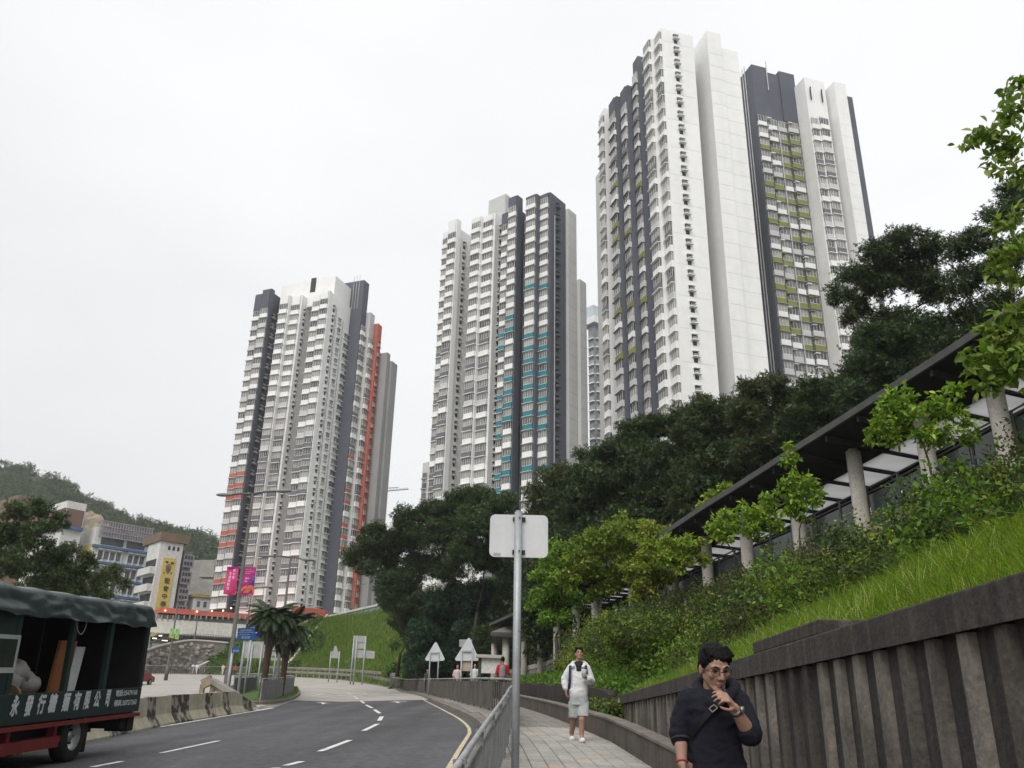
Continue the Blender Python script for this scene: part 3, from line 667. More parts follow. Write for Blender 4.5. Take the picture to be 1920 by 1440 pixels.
shrub('big rounded shrub with yellow-green tips just right of the man in white', 1175, 1262, 70, PAL_SHRUB + PAL_YEL[:2], 0.10, 1000, 10, 0.75)
shrub('dark bushy shrub between the two walking men, its foot in deep shade', 1265, 1250, 68, PAL_SHRUB, 0.10, 1000, 10, 0.6)
shrub('dense green shrub above the head of the man in navy', 1345, 1205, 58, PAL_SHRUB + PAL_YEL[:1], 0.09, 1100, 9, 0.55)
shrub('reddish brown dry shrub in front of the slim young tree', 1450, 1130, 45, [(.09, .075, .03), (.07, .09, .025), (.05, .06, .02)], 0.08, 1200)
shrub('leafy bright shrub at the foot of the second round column', 1560, 1075, 34, PAL_MID, 0.13, 800, 6, 0.6)
shrub('brown-green twiggy shrub right of the third round column', 1712, 1012, 62, PAL_SHRUB + [(.07, .055, .025)], 0.075, 1300, 9, 0.5)
shrub('large shrub hiding the foot of the column at the right edge', 1845, 950, 66, PAL_SHRUB, 0.075, 1300, 9, 0.5)
shrub('broad low shrub beside the sign post with dark leaves', 1010, 1262, 34, PAL_MID + PAL_SHRUB, 0.14, 800, 8, 0.4)

# ------------------------------------------------------------------ covered walkway up the slope
M_col = pm('column_render', (0.54, 0.505, 0.45), (0.43, 0.40, 0.355), 2, 0.85, 0.4, 60, streak=(4, 0.35, (0.24, 0.22, 0.19)), fine=0.2)
M_fascia = pm('roof_fascia', (0.085, 0.085, 0.082), (0.06, 0.06, 0.06), 1.5, 0.7, streak=(3, .3, (.08, .08, .075)))
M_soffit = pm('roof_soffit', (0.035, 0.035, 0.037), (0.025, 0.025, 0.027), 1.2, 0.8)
M_sky_gl = bpy.data.materials.new('skylight_glass'); nt_, N_, L_n = nodes_of(M_sky_gl); a_ = N_.new('ShaderNodeOutputMaterial'); b_ = N_.new('ShaderNodeBsdfTranslucent'); c_ = N_.new('ShaderNodeTexNoise'); c_.inputs['Scale'].default_value = 1.5; d_ = N_.new('ShaderNodeMapRange'); d_.inputs[3].default_value = .42; d_.inputs[4].default_value = .62; L_n.new(c_.outputs[0], d_.inputs[0]); L_n.new(d_.outputs[0], b_.inputs[0]); L_n.new(b_.outputs[0], a_.inputs[0])
M_steel = pm('grey_steel', (0.16, 0.165, 0.17), (0.11, 0.115, 0.12), 3, 0.5, metal=0.3)
M_glassp = pm('balustrade_glass', (0.09, 0.11, 0.11), (0.06, 0.075, 0.075), 0.8, 0.12, spec=0.5)
wk = thing('covered_walkway', 'dark roofed hillside walkway on pale round columns climbing behind the shrubs', 'walkway', (7, 28, 5.5))
def wline(off, y): # point offset from the column line, positive = away from the road
    t = Vector((interp(WKX, y + .5) - interp(WKX, y - .5), 1, 0)).normalized(); n = Vector((t.y, -t.x, 0)); return Vector((interp(WKX, y), y, 0)) + n * off
wy = list(np.linspace(60, 5, 56))
def wsweep(mb, o0, o1, zf0, zf1, ys_=wy, m=0):
    vs_, fs = [], []
    for y in ys_:
        a, b = wline(o0, y), wline(o1, y); z0, z1 = zf0(y), zf1(y)
        vs_ += [(a.x, a.y, z0[0]), (a.x, a.y, z0[1]), (b.x, b.y, z1[1]), (b.x, b.y, z1[0])]
    n = len(ys_)
    for i in range(n - 1):
        for k in range(4): fs.append((i * 4 + k, i * 4 + (k + 1) % 4, (i + 1) * 4 + (k + 1) % 4, (i + 1) * 4 + k))
    fs += [(3, 2, 1, 0), tuple((n - 1) * 4 + k for k in range(4))]; return mb.add(vs_, fs, m)
dz = lambda a, b, c, d, T=ROZ: ((lambda y: (interp(T, y) + a, interp(T, y) + b)), (lambda y: (interp(T, y) + c, interp(T, y) + d)))
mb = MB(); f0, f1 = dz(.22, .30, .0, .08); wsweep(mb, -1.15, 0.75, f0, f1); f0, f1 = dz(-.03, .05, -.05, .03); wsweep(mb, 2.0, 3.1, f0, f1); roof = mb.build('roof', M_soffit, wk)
mb = MB(); f0, f1 = dz(.20, .37, .20, .37); wsweep(mb, -1.22, -1.14, f0, f1); mb.build('fascia', M_fascia, roof)
mb = MB(); f0, f1 = dz(.30, .33, .33, .36); wsweep(mb, -1.2, 0.7, f0, f1); mb.build('roof_sheet', M_fascia, roof)
for i, y in enumerate(np.arange(6, 58, 1.15)):
    mb = MB(); a, b, c, d = wline(.78, y + .06), wline(1.97, y + .06), wline(1.97, y + 1.09), wline(.78, y + 1.09)
    zs = [interp(ROZ, p.y) + e for p, e in ((a, .03), (b, 0), (c, 0), (d, .03))]
    mb.add([(p.x, p.y, z + h) for h in (0, .03) for p, z in zip((a, b, c, d), zs)], [(0, 1, 2, 3), (7, 6, 5, 4), (0, 4, 5, 1), (1, 5, 6, 2), (2, 6, 7, 3), (3, 7, 4, 0)]); mb.build('skylight_panel', M_sky_gl, roof)
    mb = MB(); p, q = wline(-1.1, y), wline(3.0, y); mb.bar((p.x, p.y, interp(ROZ, y) + .12), (q.x, q.y, interp(ROZ, y) - .1), .09, .16); mb.build('rafter', M_soffit, roof)
colys = [6.5, 9.5, 12.3, 17.0, 19.0, 21.3, 23.9, 26.6, 29.3, 32.2, 36, 40.6, 44, 48, 52, 55.5]
for y in colys:
    p = wline(0, y); zb, zt = interp(WKZ, y) - 2.4, interp(ROZ, y) + .10
    mb = MB(); mb.tube([(p.x, p.y, zb), (p.x, p.y, zt - .06)], .19, 20); mb.tube([(p.x, p.y, zt - .06), (p.x, p.y, zt)], .13, 16); mb.build('column', M_col, wk, smooth=False).data.polygons.foreach_set('use_smooth', [True] * 20 + [False] * 2 + [True] * 16 + [False] * 2)
mb = MB(); f0, f1 = dz(-.45, 0, -.45, 0, WKZ); wsweep(mb, .3, 2.9, f0, f1); mb.build('deck', M_conc, wk)
mb = MB(); f0, f1 = dz(-.12, .14, -.12, .14, WKZ); wsweep(mb, .26, .42, f0, f1); mb.build('edge_beam', M_col, wk)
for o_ in (.34, 2.8):
    bal = None
    mb = MB()
    for h in (1.18, 1.06, .24):
        mb.tube([(wline(o_, y).x, wline(o_, y).y, interp(WKZ, y) + h) for y in wy], .022 if h > 1 else .016, 6)
    bal = mb.build('balustrade', M_steel, wk)
    pmb = MB(); pmb.box((0, 0, .6), .05, .05, 1.2); pme = pmb.build('baluster_post', [M_steel], mesh_only=True)
    for y in np.arange(6, 56, 1.1):
        p = wline(o_, y); inst('baluster_post', pme, bal, (p.x, p.y, interp(WKZ, y)), 0.3)
        a, b = wline(o_, y + .07), wline(o_, y + 1.03); mb = MB(); za, zb = interp(WKZ, a.y), interp(WKZ, b.y)
        mb.add([(a.x, a.y, za + .28), (b.x, b.y, zb + .28), (b.x, b.y, zb + 1.0), (a.x, a.y, za + 1.0), (a.x + .012, a.y + .004, za + .28), (b.x + .012, b.y + .004, zb + .28), (b.x + .012, b.y + .004, zb + 1.0), (a.x + .012, a.y + .004, za + 1.0)], [(0, 1, 2, 3), (7, 6, 5, 4), (3, 2, 6, 7), (0, 4, 5, 1)]); mb.build('glass_panel', M_glassp, bal)
# shelter at the foot of the walkway
sh = thing('walkway_shelter', 'grey hipped shelter on two round columns at the lower end of the walkway', 'shelter', tuple(P(938, 1275, 58)))
c0 = P(948, 1268, 58); e0, e1 = P(922, 1192, 58), P(1003, 1196, 60); ez = e0.z
mb = MB(); x0, x1, y0, y1 = e0.x, e1.x + .6, 55.5, 62.5; rz_ = ez + 1.25; a = [(x0, y0, ez), (x1, y0, ez), (x1, y1, ez), (x0, y1, ez)]; rp = [(x0 + 2.3, (y0 + y1) / 2, rz_), (x1 - 1.5, (y0 + y1) / 2, rz_)]
v = a + rp + [(p[0], p[1], p[2] - .28) for p in a]
mb.add(v, [(0, 1, 5, 4), (1, 2, 5), (2, 3, 4, 5), (3, 0, 4), (9, 8, 7, 6), (0, 6, 7, 1), (1, 7, 8, 2), (2, 8, 9, 3), (3, 9, 6, 0)]); mb.build('roof', pm('shelter_roof', (.2, .19, .18), (.14, .135, .125), 1.0, .8), sh)
mb = MB(); mb.obox((x0 - .06, y0 - .06, ez - .22), (x1 - x0 + .12, 0, 0), (0, .055, 0), (0, 0, .2)); mb.obox((x0 - .065, y0, ez - .22), (0, y1 - y0, 0), (.055, 0, 0), (0, 0, .2)); mb.build('fascia', M_fascia, sh)
for px_, d_ in ((948, 56.3), (927, 60.5)):
    p = P(px_, 1240, d_); mb = MB(); mb.tube([(p.x, p.y, G(p.x, p.y) - .2), (p.x, p.y, ez - .25)], .23, 18); mb.build('column', M_col, sh, smooth=True)
# ------------------------------------------------------------------ apartment towers
WH = pm('tower_white', (0.80, 0.80, 0.785), (0.73, 0.73, 0.715), 0.06, 0.85, streak=(0.5, 0.25, (0.55, 0.55, 0.53)), fine=0.03)
GR = pm('tower_grey', (0.54, 0.54, 0.53), (0.48, 0.48, 0.47), 0.06, 0.85, streak=(0.5, 0.25, (0.34, 0.34, 0.33)), fine=0.03)
MG = pm('tower_mid_grey', (0.29, 0.29, 0.29), (0.25, 0.25, 0.25), 0.06, 0.85, streak=(0.5, 0.25, (0.2, 0.2, 0.2)), fine=0.03)
DK = pm('tower_dark', (0.105, 0.112, 0.138), (0.086, 0.092, 0.114), 0.06, 0.85, streak=(0.5, 0.3, (0.12, 0.122, 0.135)), fine=0.03)
RD = pm('tower_red', (0.43, 0.125, 0.09), (0.37, 0.105, 0.075), 0.1, 0.8, fine=0.03)
TEAL = pm('panel_teal', (0.028, 0.20, 0.24), (0.022, 0.165, 0.20), 0.3, 0.7, fine=0.03)
OLV = pm('panel_olive', (0.22, 0.235, 0.055), (0.18, 0.195, 0.045), 0.3, 0.7, fine=0.03)
PGR = pm('panel_grey', (0.155, 0.155, 0.165), (0.125, 0.125, 0.135), 0.3, 0.7, fine=0.03)
PLG = pm('panel_light_grey', (0.54, 0.54, 0.535), (0.48, 0.48, 0.475), 0.3, 0.7, fine=0.03)
FRM = pm('window_frame_white', (0.72, 0.72, 0.71), (0.55, 0.55, 0.54), 0.5, 0.6, fine=0.0)
GLS = glassmat('tower_glass', (0.045, 0.05, 0.055), (0.36, 0.355, 0.33))
VOID = pm('dark_recess', (0.05, 0.05, 0.052), (0.035, 0.035, 0.037), 0.5, 0.8, fine=0.0)
JOINT = pm('tower_joint', (0.40, 0.40, 0.39), None, 0.5, 0.9)
PIPE = pm('drain_pipe', (0.55, 0.55, 0.54), (0.4, 0.4, 0.4), 0.5, 0.6)
FH = 2.75
_wm = {}
def window_mesh(w, npane=3, prot=0.42):
    """bay window: glazed box with mullions; x along the wall, -y out of the wall, z from sill 0 to head 1.5"""
    k = ('w', round(w, 1), npane, prot)
    if k in _wm: return _wm[k]
    m = MB(); h = 1.5; p = prot
    m.obox((-w / 2, 0, 0), (w, 0, 0), (0, -p, 0), (0, 0, h), 0)
    fw = .055
    for i in range(npane + 1):
        x = -w / 2 + (w - fw) * i / npane; m.obox((x, -p - .04, 0), (fw, 0, 0), (0, .045, 0), (0, 0, h), 1)
    m.obox((-w / 2 + fw, -p - .035, 0), (w - 2 * fw, 0, 0), (0, .04, 0), (0, 0, .08), 1); m.obox((-w / 2 + fw, -p - .035, h - .07), (w - 2 * fw, 0, 0), (0, .04, 0), (0, 0, .07), 1)
    _wm[k] = m.build('bay_window', [GLS, FRM], mesh_only=True); return _wm[k]
def spandrel_mesh(w, prot=0.42, fh=2.75):
    """panel under a bay window with the thin slab that hoods the window below"""
    k = ('s', round(w, 1), prot, fh)
    if k in _wm: return _wm[k]
    m = MB(); hs = fh - 1.5; p = prot + .06
    m.obox((-w / 2, 0, .13), (w, 0, 0), (0, -p, 0), (0, 0, hs - .13), 0); m.obox((-w / 2 - .12, 0, 0), (w + .24, 0, 0), (0, -p - .28, 0), (0, 0, .125), 1)
    _wm[k] = m.build('spandrel', [WH, WH], mesh_only=True); return _wm[k]
def ac_mesh(w=1.0):
    k = ('a', w)
    if k in _wm: return _wm[k]
    m = MB(); m.obox((-.42, .0, .35), (.84, 0, 0), (0, -.03, 0), (0, 0, .75), 1); m.obox((-.55, 0, 1.12), (1.1, 0, 0), (0, -.42, 0), (0, 0, .1), 0); m.obox((-.62, 0, .14), (1.24, 0, 0), (0, -.62, 0), (0, 0, .12), 0)
    m.obox((-.32, 0, -.62), (.64, 0, 0), (0, -.04, 0), (0, 0, .7), 1); m.obox((-.38, -.06, .262), (.7, 0, 0), (0, -.4, 0), (0, 0, .42), 2)
    _wm[k] = m.build('air_conditioner_ledge', [WH, VOID, MG], mesh_only=True); return _wm[k]
def side_window_mesh(w=1.2):
    k = ('sw', w)
    if k in _wm: return _wm[k]
    m = MB(); m.obox((-w / 2, 0, 0), (w, 0, 0), (0, -.05, 0), (0, 0, 1.35), 0)
    for x in (-w / 2, -.03, w / 2 - .06): m.obox((x, -.05, 0), (.06, 0, 0), (0, -.05, 0), (0, 0, 1.35), 1)
    m.obox((-w / 2 - .1, 0, 1.36), (w + .2, 0, 0), (0, -.4, 0), (0, 0, .1), 2); m.obox((-w / 2 - .1, 0, -.12), (w + .2, 0, 0), (0, -.5, 0), (0, 0, .11), 2)
    _wm[k] = m.build('side_window', [GLS, FRM, WH], mesh_only=True); return _wm[k]

class Tower:
    def __init__(s, name, label, px, py, d, az_a, base_z):
        s.c0 = P(px, py, d); s.c0.z = 0; s.a = Vector((sin(radians(az_a)), cos(radians(az_a)), 0)); s.b = Vector((-s.a.x * 0 + sin(radians(az_a + 90)), cos(radians(az_a + 90)), 0))
        s.root = thing(name, label, 'tower', (s.c0.x, s.c0.y, base_z), 'apartment towers'); s.bz = base_z
        s.rza = atan2(-s.a.y, -s.a.x)   # x axis of an a-face piece runs towards the corner (-a); outward is -b
        s.rzb = atan2(s.b.y, s.b.x)     # b-face: x axis runs along b, outward is -a
    def along(s, c, v, px, py):
        t = az(px, py); return (t * c.y - c.x) / (v.x - t * v.y)
    def ztop(s, c, px, py): return P(px, py, c.y).z
    def wing(s, c, la, lb, z1, mat, name='wing', z0=None, par=0.0):
        mb = MB(); mb.obox((c.x, c.y, s.bz if z0 is None else z0), s.a * la, s.b * lb, (0, 0, z1 - (s.bz if z0 is None else z0)))
        return mb.build(name, mat, s.root)
    def bays(s, c, xs, zf, rows, pal, npane=3, out=0.0, face='a', slab=None, mat=None, top=None, fh=None):
        """column of bay windows between two picture columns, on a shaft that stands `out` proud of the wing wall"""
        v = s.a if face == 'a' else s.b; n = -s.b if face == 'a' else -s.a; cf = c + n * out; fh = fh or FH; slab = slab or WH
        s0, s1 = sorted(s.along(cf, v, *zf(x)) for x in xs); mid = cf + v * (s0 + s1) / 2; w = s1 - s0
        if mat:
            mb = MB(); q = c + v * (s0 - .22) - n * .3; mb.obox((q.x, q.y, s.bz), v * (w + .44), n * (out + .3), (0, 0, top - s.bz)); mb.build('bay_shaft', mat, s.root)
            mb = MB(); q = cf + v * (s0 - .05) - n * .05; mb.obox((q.x, q.y, rows[0] + .03), v * (w + .1), n * .42, (0, 0, top - .25 - rows[0])); mb.build('parapet', mat, s.root)
        rz = s.rza if face == 'a' else s.rzb; wm, sm = window_mesh(w, npane, .30), spandrel_mesh(w, .30, fh)
        for z, col in zip(rows, pal):
            p = mid + n * 0.002; inst('bay_window', wm, s.root, (p.x, p.y, z - 1.5), rz)
            inst('spandrel', sm, s.root, (p.x, p.y, z - fh), rz, {0: col, 1: slab})
    def col(s, c, t, rows, mesh, face='b', dz=0.0, mats=None):
        v = s.a if face == 'a' else s.b; n = -s.b if face == 'a' else -s.a; q = c + v * t + n * .003; rz = s.rza if face == 'a' else s.rzb
        for z in rows: inst(mesh.name.split('.')[0], mesh, s.root, (q.x, q.y, z - 1.5 + dz), rz, mats)
    def pipes(s, c, t, z0, z1, face='b', off=.12, r=.09):
        v = s.a if face == 'a' else s.b; n = -s.b if face == 'a' else -s.a; q = c + v * t + n * off
        mb = MB(); mb.tube([(q.x, q.y, z0), (q.x, q.y, z1)], r, 6); mb.build('drain_pipe', PIPE, s.root)
    def joints(s, c, t0, t1, rows, face='b', mat=None):
        v = s.a if face == 'a' else s.b; n = -s.b if face == 'a' else -s.a
        mb = MB(); mb.obox((0, 0, 0), v * (t1 - t0), n * .012, (0, 0, .05)); me = mb.build('floor_joint', [mat or JOINT], mesh_only=True)
        for z in rows: q = c + v * t0; inst('floor_joint', me, s.root, (q.x, q.y, z))
def pick(n, spec, default):
    out = [default] * n
    for m, idx in spec:
        for i in idx:
            if i < n: out[i] = m
    return out

# ---- left tower (red accents)
z1 = lambda x, y: (380 + x / 3.6, 480 + y / 3.6); z2 = lambda x, y=400: (380 + x / 3.6, 840 + y / 3.6)
T = Tower('apartment_tower', 'leftmost white and charcoal apartment tower with red panels above the red-banded podium', *z2(705), 187.0, -69, 14)
c0 = T.c0; S = lambda x: T.along(c0, T.a, *z2(x)); F1 = 2.72; R1 = [97.0 - F1 * k for k in range(27)]
cA, cB = c0 + T.a * S(268), c0 + T.a * S(498)
zA, zB = T.ztop(cA, *z1(475, 243)), T.ztop(cB, *z1(668, 262)); zC = T.ztop(c0, *z1(850, 240))
T.wing(cA, S(150) - S(268), 11, zA, DK); T.wing(cB, S(335) - S(498), 12, zB, WH); T.wing(c0, S(577), 12, zC, WH)
core = c0 + T.a * 0.5 + T.b * 5.2; T.wing(core, S(268) + 1, 18, zC - 1.0, GR, 'core')
pent = c0 + T.a * S(693) + T.b * 2.0; zP = T.ztop(pent, *z1(862, 133)); T.wing(pent, T.along(pent, T.a, *z1(728, 200)), 8, zP, WH, 'roof_block', zC - 2)
p2 = pent + T.a * T.along(pent, T.a, *z1(728, 200)); z_p2 = T.ztop(p2, *z1(728, 168)); T.wing(p2 + T.b * .05, T.along(p2, T.a, *z1(538, 200)), 7, z_p2, WH, 'roof_block', zC - 2)
mbx = MB(); q = pent + T.a * (T.along(pent, T.a, *z1(728, 200)) - 1.6) - T.b * .03; mbx.obox((q.x, q.y, zC + 2.0), T.a * 1.5, -T.b * .05, (0, 0, 4.0)); mbx.build('roof_opening', VOID, T.root)
wA = S(150) - S(268)
aw = lambda x, cx: S(x) - S(cx)
colA = pick(27, [(RD, (15, 16, 17, 20, 21, 24)), (PLG, (1, 3, 5, 8, 13, 19, 22)), (WH, (18, 23, 25, 26))], WH)
T.bays(cA, (256, 204), z2, R1, colA, 3, 1.0, slab=PLG, mat=DK, top=zA + .4, fh=F1); T.bays(cA, (200, 154), z2, R1, colA, 3, .1, slab=PLG, mat=DK, top=zA - .3, fh=F1)
colB = pick(27, [(PGR, (12, 14, 15, 16, 17, 19, 21, 22, 23, 26)), (PLG, (9, 10, 11, 13, 18, 24))], WH)
T.bays(cB, (485, 418), z2, R1, colB, 4, .1, mat=WH, top=zB, fh=F1); T.bays(cB, (396, 342), z2, R1, colB, 4, 1.5, mat=WH, top=zB - .3, fh=F1)
colC = pick(27, [(PGR, (13, 14, 15, 17, 19, 21, 23)), (PLG, (10, 12, 20, 24))], WH)
T.bays(c0, (690, 638), z2, R1, colC, 3, .7, mat=WH, top=zC, fh=F1); T.bays(c0, (634, 584), z2, R1, colC, 3, .1, mat=WH, top=zC - .4, fh=F1)
for cc, t in ((cA, 1.6), (cB, 1.5), (c0, 1.9)): T.col(cc, t, R1, ac_mesh(), 'b', -.3)
T.pipes(cA, 3.4, 24, zA - 3); T.pipes(cB, 4.2, 24, zB - 4); T.pipes(cB, 4.6, 24, zB - 4)
# right flank, stepping back: white strip, dark blank wing, red wing, grey slabs
tS = lambda c, x: T.along(c, T.b, *z2(x)); tA = lambda c, x: -T.along(c, -T.a, *z2(x))
sd = c0 + T.b * 0; t_e = tS(c0, 865); T.wing(c0 + T.b * 3.0 + T.a * .1, 5, t_e - 3.0, T.ztop(c0, *z1(960, 300)), WH)
T.col(c0, tS(c0, 790), R1[1:], side_window_mesh(1.3), 'b'); T.col(c0, tS(c0, 850), R1[2:], side_window_mesh(2.0), 'b'); T.pipes(c0, tS(c0, 758), 24, zC - 3); T.pipes(c0, tS(c0, 815), 24, zC - 5)
cE = c0 + T.b * t_e; eE = T.along(cE, -T.a, *z2(945)); cE2 = cE - T.a * eE; zE = T.ztop(cE2, *z1(1050, 160)); tE = tS(cE2, 985)
T.wing(cE2, eE + 6, tE, zE, DK); RE = [z for z in R1 if z < zE - 12]
T.bays(cE2, (950, 982), z2, RE, pick(27, [(RD, (12, 15, 16, 18, 19, 20)), (PLG, (3, 6, 9)), (PGR, (2, 5, 8, 11, 13))], WH), 2, .0, 'b', fh=F1)
mbx = MB()
for k in range(3):
    q = cE2 + T.a * (eE * (.42 + .25 * k)) - T.b * .1; mbx.tube([(q.x, q.y, zE - 8), (q.x, q.y, zE + 1.6)], .07, 6)
mbx.build('roof_pipes', PIPE, T.root)
cF = cE2 + T.b * tE; eF = T.along(cF, -T.a, *z2(1015)); cF2 = cF - T.a * eF; tF = tS(cF2, 1048); zF = T.ztop(cF2, *z1(1160, 380)); T.wing(cF2, eF + 5, tF, zF, GR)
T.bays(cF2, (1018, 1045), z2, [z for z in R1 if z < zF - 5], [WH, PLG, PGR] * 9, 2, .0, 'b', fh=F1)
cG = cF2 + T.b * tF; eG = T.along(cG, -T.a, *z2(1078)); cG2 = cG - T.a * eG; tG = tS(cG2, 1108); zG = T.ztop(cG2, *z1(1200, 455)); T.wing(cG2, eG + 5, tG, zG, RD)
T.col(cG2, tG * .5, [z for z in R1 if z < zG - 3], side_window_mesh(1.0), 'b', mats={2: RD})
cH = cG2 + T.b * tG; eH = T.along(cH, -T.a, *z2(1163)); cH2 = cH - T.a * eH; tH = tS(cH2, 1185); zH = T.ztop(cH2, *z1(1240, 650)); T.wing(cH2, eH + 5, tH, zH, MG)
cI = cH2 + T.b * tH; eI = T.along(cI, -T.a, *z2(1200)); T.wing(cI - T.a * eI, eI + 4, 3, T.ztop(cI, *z1(1266, 710)), MG)

# ---- middle tower (teal accents)
z3 = lambda x, y: (780 + x / 4.235, 340 + y / 4.235); z4 = lambda x, y=300: (780 + x / 4.235, 660 + y / 4.235)
T = Tower('apartment_tower', 'middle white and charcoal apartment tower with teal window panels rising behind the trees', *z4(1062), 151.2, -52, 12)
c0 = T.c0; S = lambda x: T.along(c0, T.a, *z4(x)); F2 = 2.70; R2 = [104.0 - F2 * k for k in range(27)]; tS = lambda c, x: T.along(c, T.b, *z4(x)); aw = lambda x, cx: S(x) - S(cx)
cA, cB, cC = c0 + T.a * S(262), c0 + T.a * S(585), c0 + T.a * S(776)
zA, zB, zC, zD = T.ztop(cA, *z3(330, 322)), T.ztop(cB, *z3(620, 250)), T.ztop(cC, *z3(800, 148)), T.ztop(c0, *z3(1060, 85))
T.wing(cA, aw(140, 262), 9, zA - 1.4, WH); T.wing(cB, aw(385, 585), 9, zB, WH); T.wing(cC, aw(645, 776), 10, zC - 2.0, DK); T.wing(c0, S(848), tS(c0, 1192), zD, DK)
T.wing(c0 + T.a * 1.0 + T.b * 5.0, S(262) + 2, tS(c0, 1192) - 5.5, zC - 4.5, GR, 'core')
qe = c0 + T.b * 6; pe = qe + T.a * T.along(qe, T.a, *z3(710, 150)); T.wing(pe, T.along(pe, T.a, *z3(576, 200)), T.along(pe, T.b, *z3(850, 160)), T.ztop(pe, *z3(710, 98)), GR, 'roof_block', zC - 6)
colA = pick(28, [(PGR, (10, 12, 14, 16, 17, 20, 21, 24)), (PLG, (13, 18))], WH); colB = pick(28, [(PGR, (10, 12, 14, 17, 19, 22, 24)), (PLG, (13, 15))], WH)
T.bays(cA, (252, 194), z4, R2, colA, 3, 1.1, mat=WH, top=zA, fh=F2); T.bays(cA, (190, 152), z4, R2, colA, 3, .1, mat=WH, top=zA - 1.7, fh=F2)
T.bays(cB, (570, 492), z4, R2, colB, 4, .1, mat=WH, top=zB, fh=F2); T.bays(cB, (460, 393), z4, R2, colB, 4, 1.2, mat=WH, top=zB - .3, fh=F2)
colC = pick(28, [(TEAL, (9, 10, 14, 15, 16, 17, 20, 21))], WH); T.bays(cC, (768, 706), z4, R2, colC, 3, 1.5, slab=PLG, mat=DK, top=zC, fh=F2); T.bays(cC, (700, 652), z4, [z for z in R2 if z < zC - 2.6], colC, 3, .1, slab=PLG, mat=DK, top=zC - 2.3, fh=F2)
colD = pick(28, [(TEAL, (7, 11, 12, 13, 14, 15, 16, 17, 18, 21))], WH); T.bays(c0, (1046, 967), z4, R2, colD, 4, .1, slab=PLG, mat=DK, top=zD, fh=F2); T.bays(c0, (935, 857), z4, R2, colD, 4, 1.6, slab=PLG, mat=DK, top=zD - .3, fh=F2)
for cc, t, mt in ((cA, 2.6, None), (cB, 2.0, None), (c0, tS(c0, 1118), {0: DK, 2: DK})): T.col(cc, t, R2, ac_mesh(), 'b', -.3, mt)
for t in (4.6, 5.2): T.pipes(cA, t, 20, zA - 3)
for t in (2.4, 3.3): T.pipes(cC, t, 20, zC - 4)
T.pipes(c0, tS(c0, 1095), 20, zD - 5)
cE = c0 + T.b * tS(c0, 1192); eE = T.along(cE, -T.a, *z4(1216)); cE2 = cE - T.a * eE; tE = tS(cE2, 1285); zE = T.ztop(cE2, *z3(1210, 215)); T.wing(cE2, eE + 6, tE, zE, GR); T.joints(cE2, 0, tE, [z - 1.6 for z in R2], mat=MG)
cF = cE2 + T.b * tE; eF = T.along(cF, -T.a, *z4(1310)); cF2 = cF - T.a * eF; tF = tS(cF2, 1362); zF = T.ztop(cF2, *z3(1300, 775)); T.wing(cF2, eF + 6, tF, zF, GR); T.joints(cF2, 0, tF, [z - 1.6 for z in R2 if z < zF], mat=MG)

# ---- right tower (olive accents)
z5 = lambda x, y: (1100 + x / 3.6, 40 + y / 3.6); z7 = lambda x, y=500: (1100 + x / 3.6, 440 + y / 3.6); z6 = lambda x, y=800: (1360 + x / 3.6, 100 + y / 3.6)
T = Tower('apartment_tower', 'tallest white tower on the right with charcoal wings and olive window panels', *z7(614), 115.4, -16.5, 20)
c0 = T.c0; R3 = [114.3 - FH * k for k in range(27)]; S = lambda x: T.along(c0, T.a, *z7(x)); tb = lambda c, x: T.along(c, T.b, *z7(x)); ta = lambda c, x: T.along(c, T.a, *z7(x)); tb6 = lambda c, x: T.along(c, T.b, *z6(x)); ta6 = lambda c, x: T.along(c, T.a, *z6(x))
zW = T.ztop(c0, *z5(515, 46)); lW = S(461); wW = tb(c0, 852); T.wing(c0, lW, wW, zW, WH)
cw = [PLG if k in (2, 5, 8, 11, 13, 18) else PGR if k in (4, 9, 14, 17) else WH for k in range(27)]
T.bays(c0, (606, 567), z7, R3, cw, 3, .05, mat=WH, top=zW); T.bays(c0, (520, 472), z7, R3, cw, 3, 1.0, mat=WH, top=zW - .4)
T.col(c0, tb(c0, 715), R3, ac_mesh(), 'b', -.2) if False else None
for z in R3:   # air-conditioner ledges on the broad white face
    q = c0 + T.b * tb(c0, 715) - T.a * .003; inst('air_conditioner_ledge', ac_mesh(), T.root, (q.x, q.y, z - 1.4), T.rzb)
T.joints(c0, 0.2, wW - .2, [z - 2.1 for z in R3[::2]], 'b', PLG)
# stepping away to the left: charcoal wings then a white one
def step_left(c, x_side, x_front, ztp, mat, depth=8):
    e = T.along(c, -T.b, *z7(x_side)); c2 = c - T.b * e; l = ta(c2, x_front); T.wing(c2, l, e + depth, ztp(c2), mat); return c2, l
cC = c0 + T.a * lW; cC2, lC = step_left(cC, 416, 376, lambda c: T.ztop(c, *z5(343, 232)), DK)
RC = R3[1:]; oc = pick(27, [(OLV, (8, 13, 16)), (PGR, (3, 6, 10)), (WH, (1, 5, 14, 18))], PLG); T.bays(cC2, (411, 379), z7, RC, oc, 3, .05, slab=PGR)
cB = cC2 + T.a * lC; cB2, lB = step_left(cB, 327, 193, lambda c: T.ztop(c, *z5(270, 430)), DK)
zb = T.ztop(cB2, *z5(270, 430)); RB = [z for z in R3 if z < zb - 1.0]
T.bays(cB2, (322, 287), z7, RB, pick(27, [(OLV, (9, 14, 17)), (PGR, (3, 5, 11)), (WH, (1, 7, 16))], PLG), 3, .05, slab=PGR, mat=DK, top=zb); T.bays(cB2, (237, 198), z7, RB, pick(27, [(OLV, (5, 8, 9, 14, 17)), (PGR, (3, 11, 13)), (WH, (1, 6, 15))], PLG), 3, 1.0, slab=PGR, mat=DK, top=zb - .5)
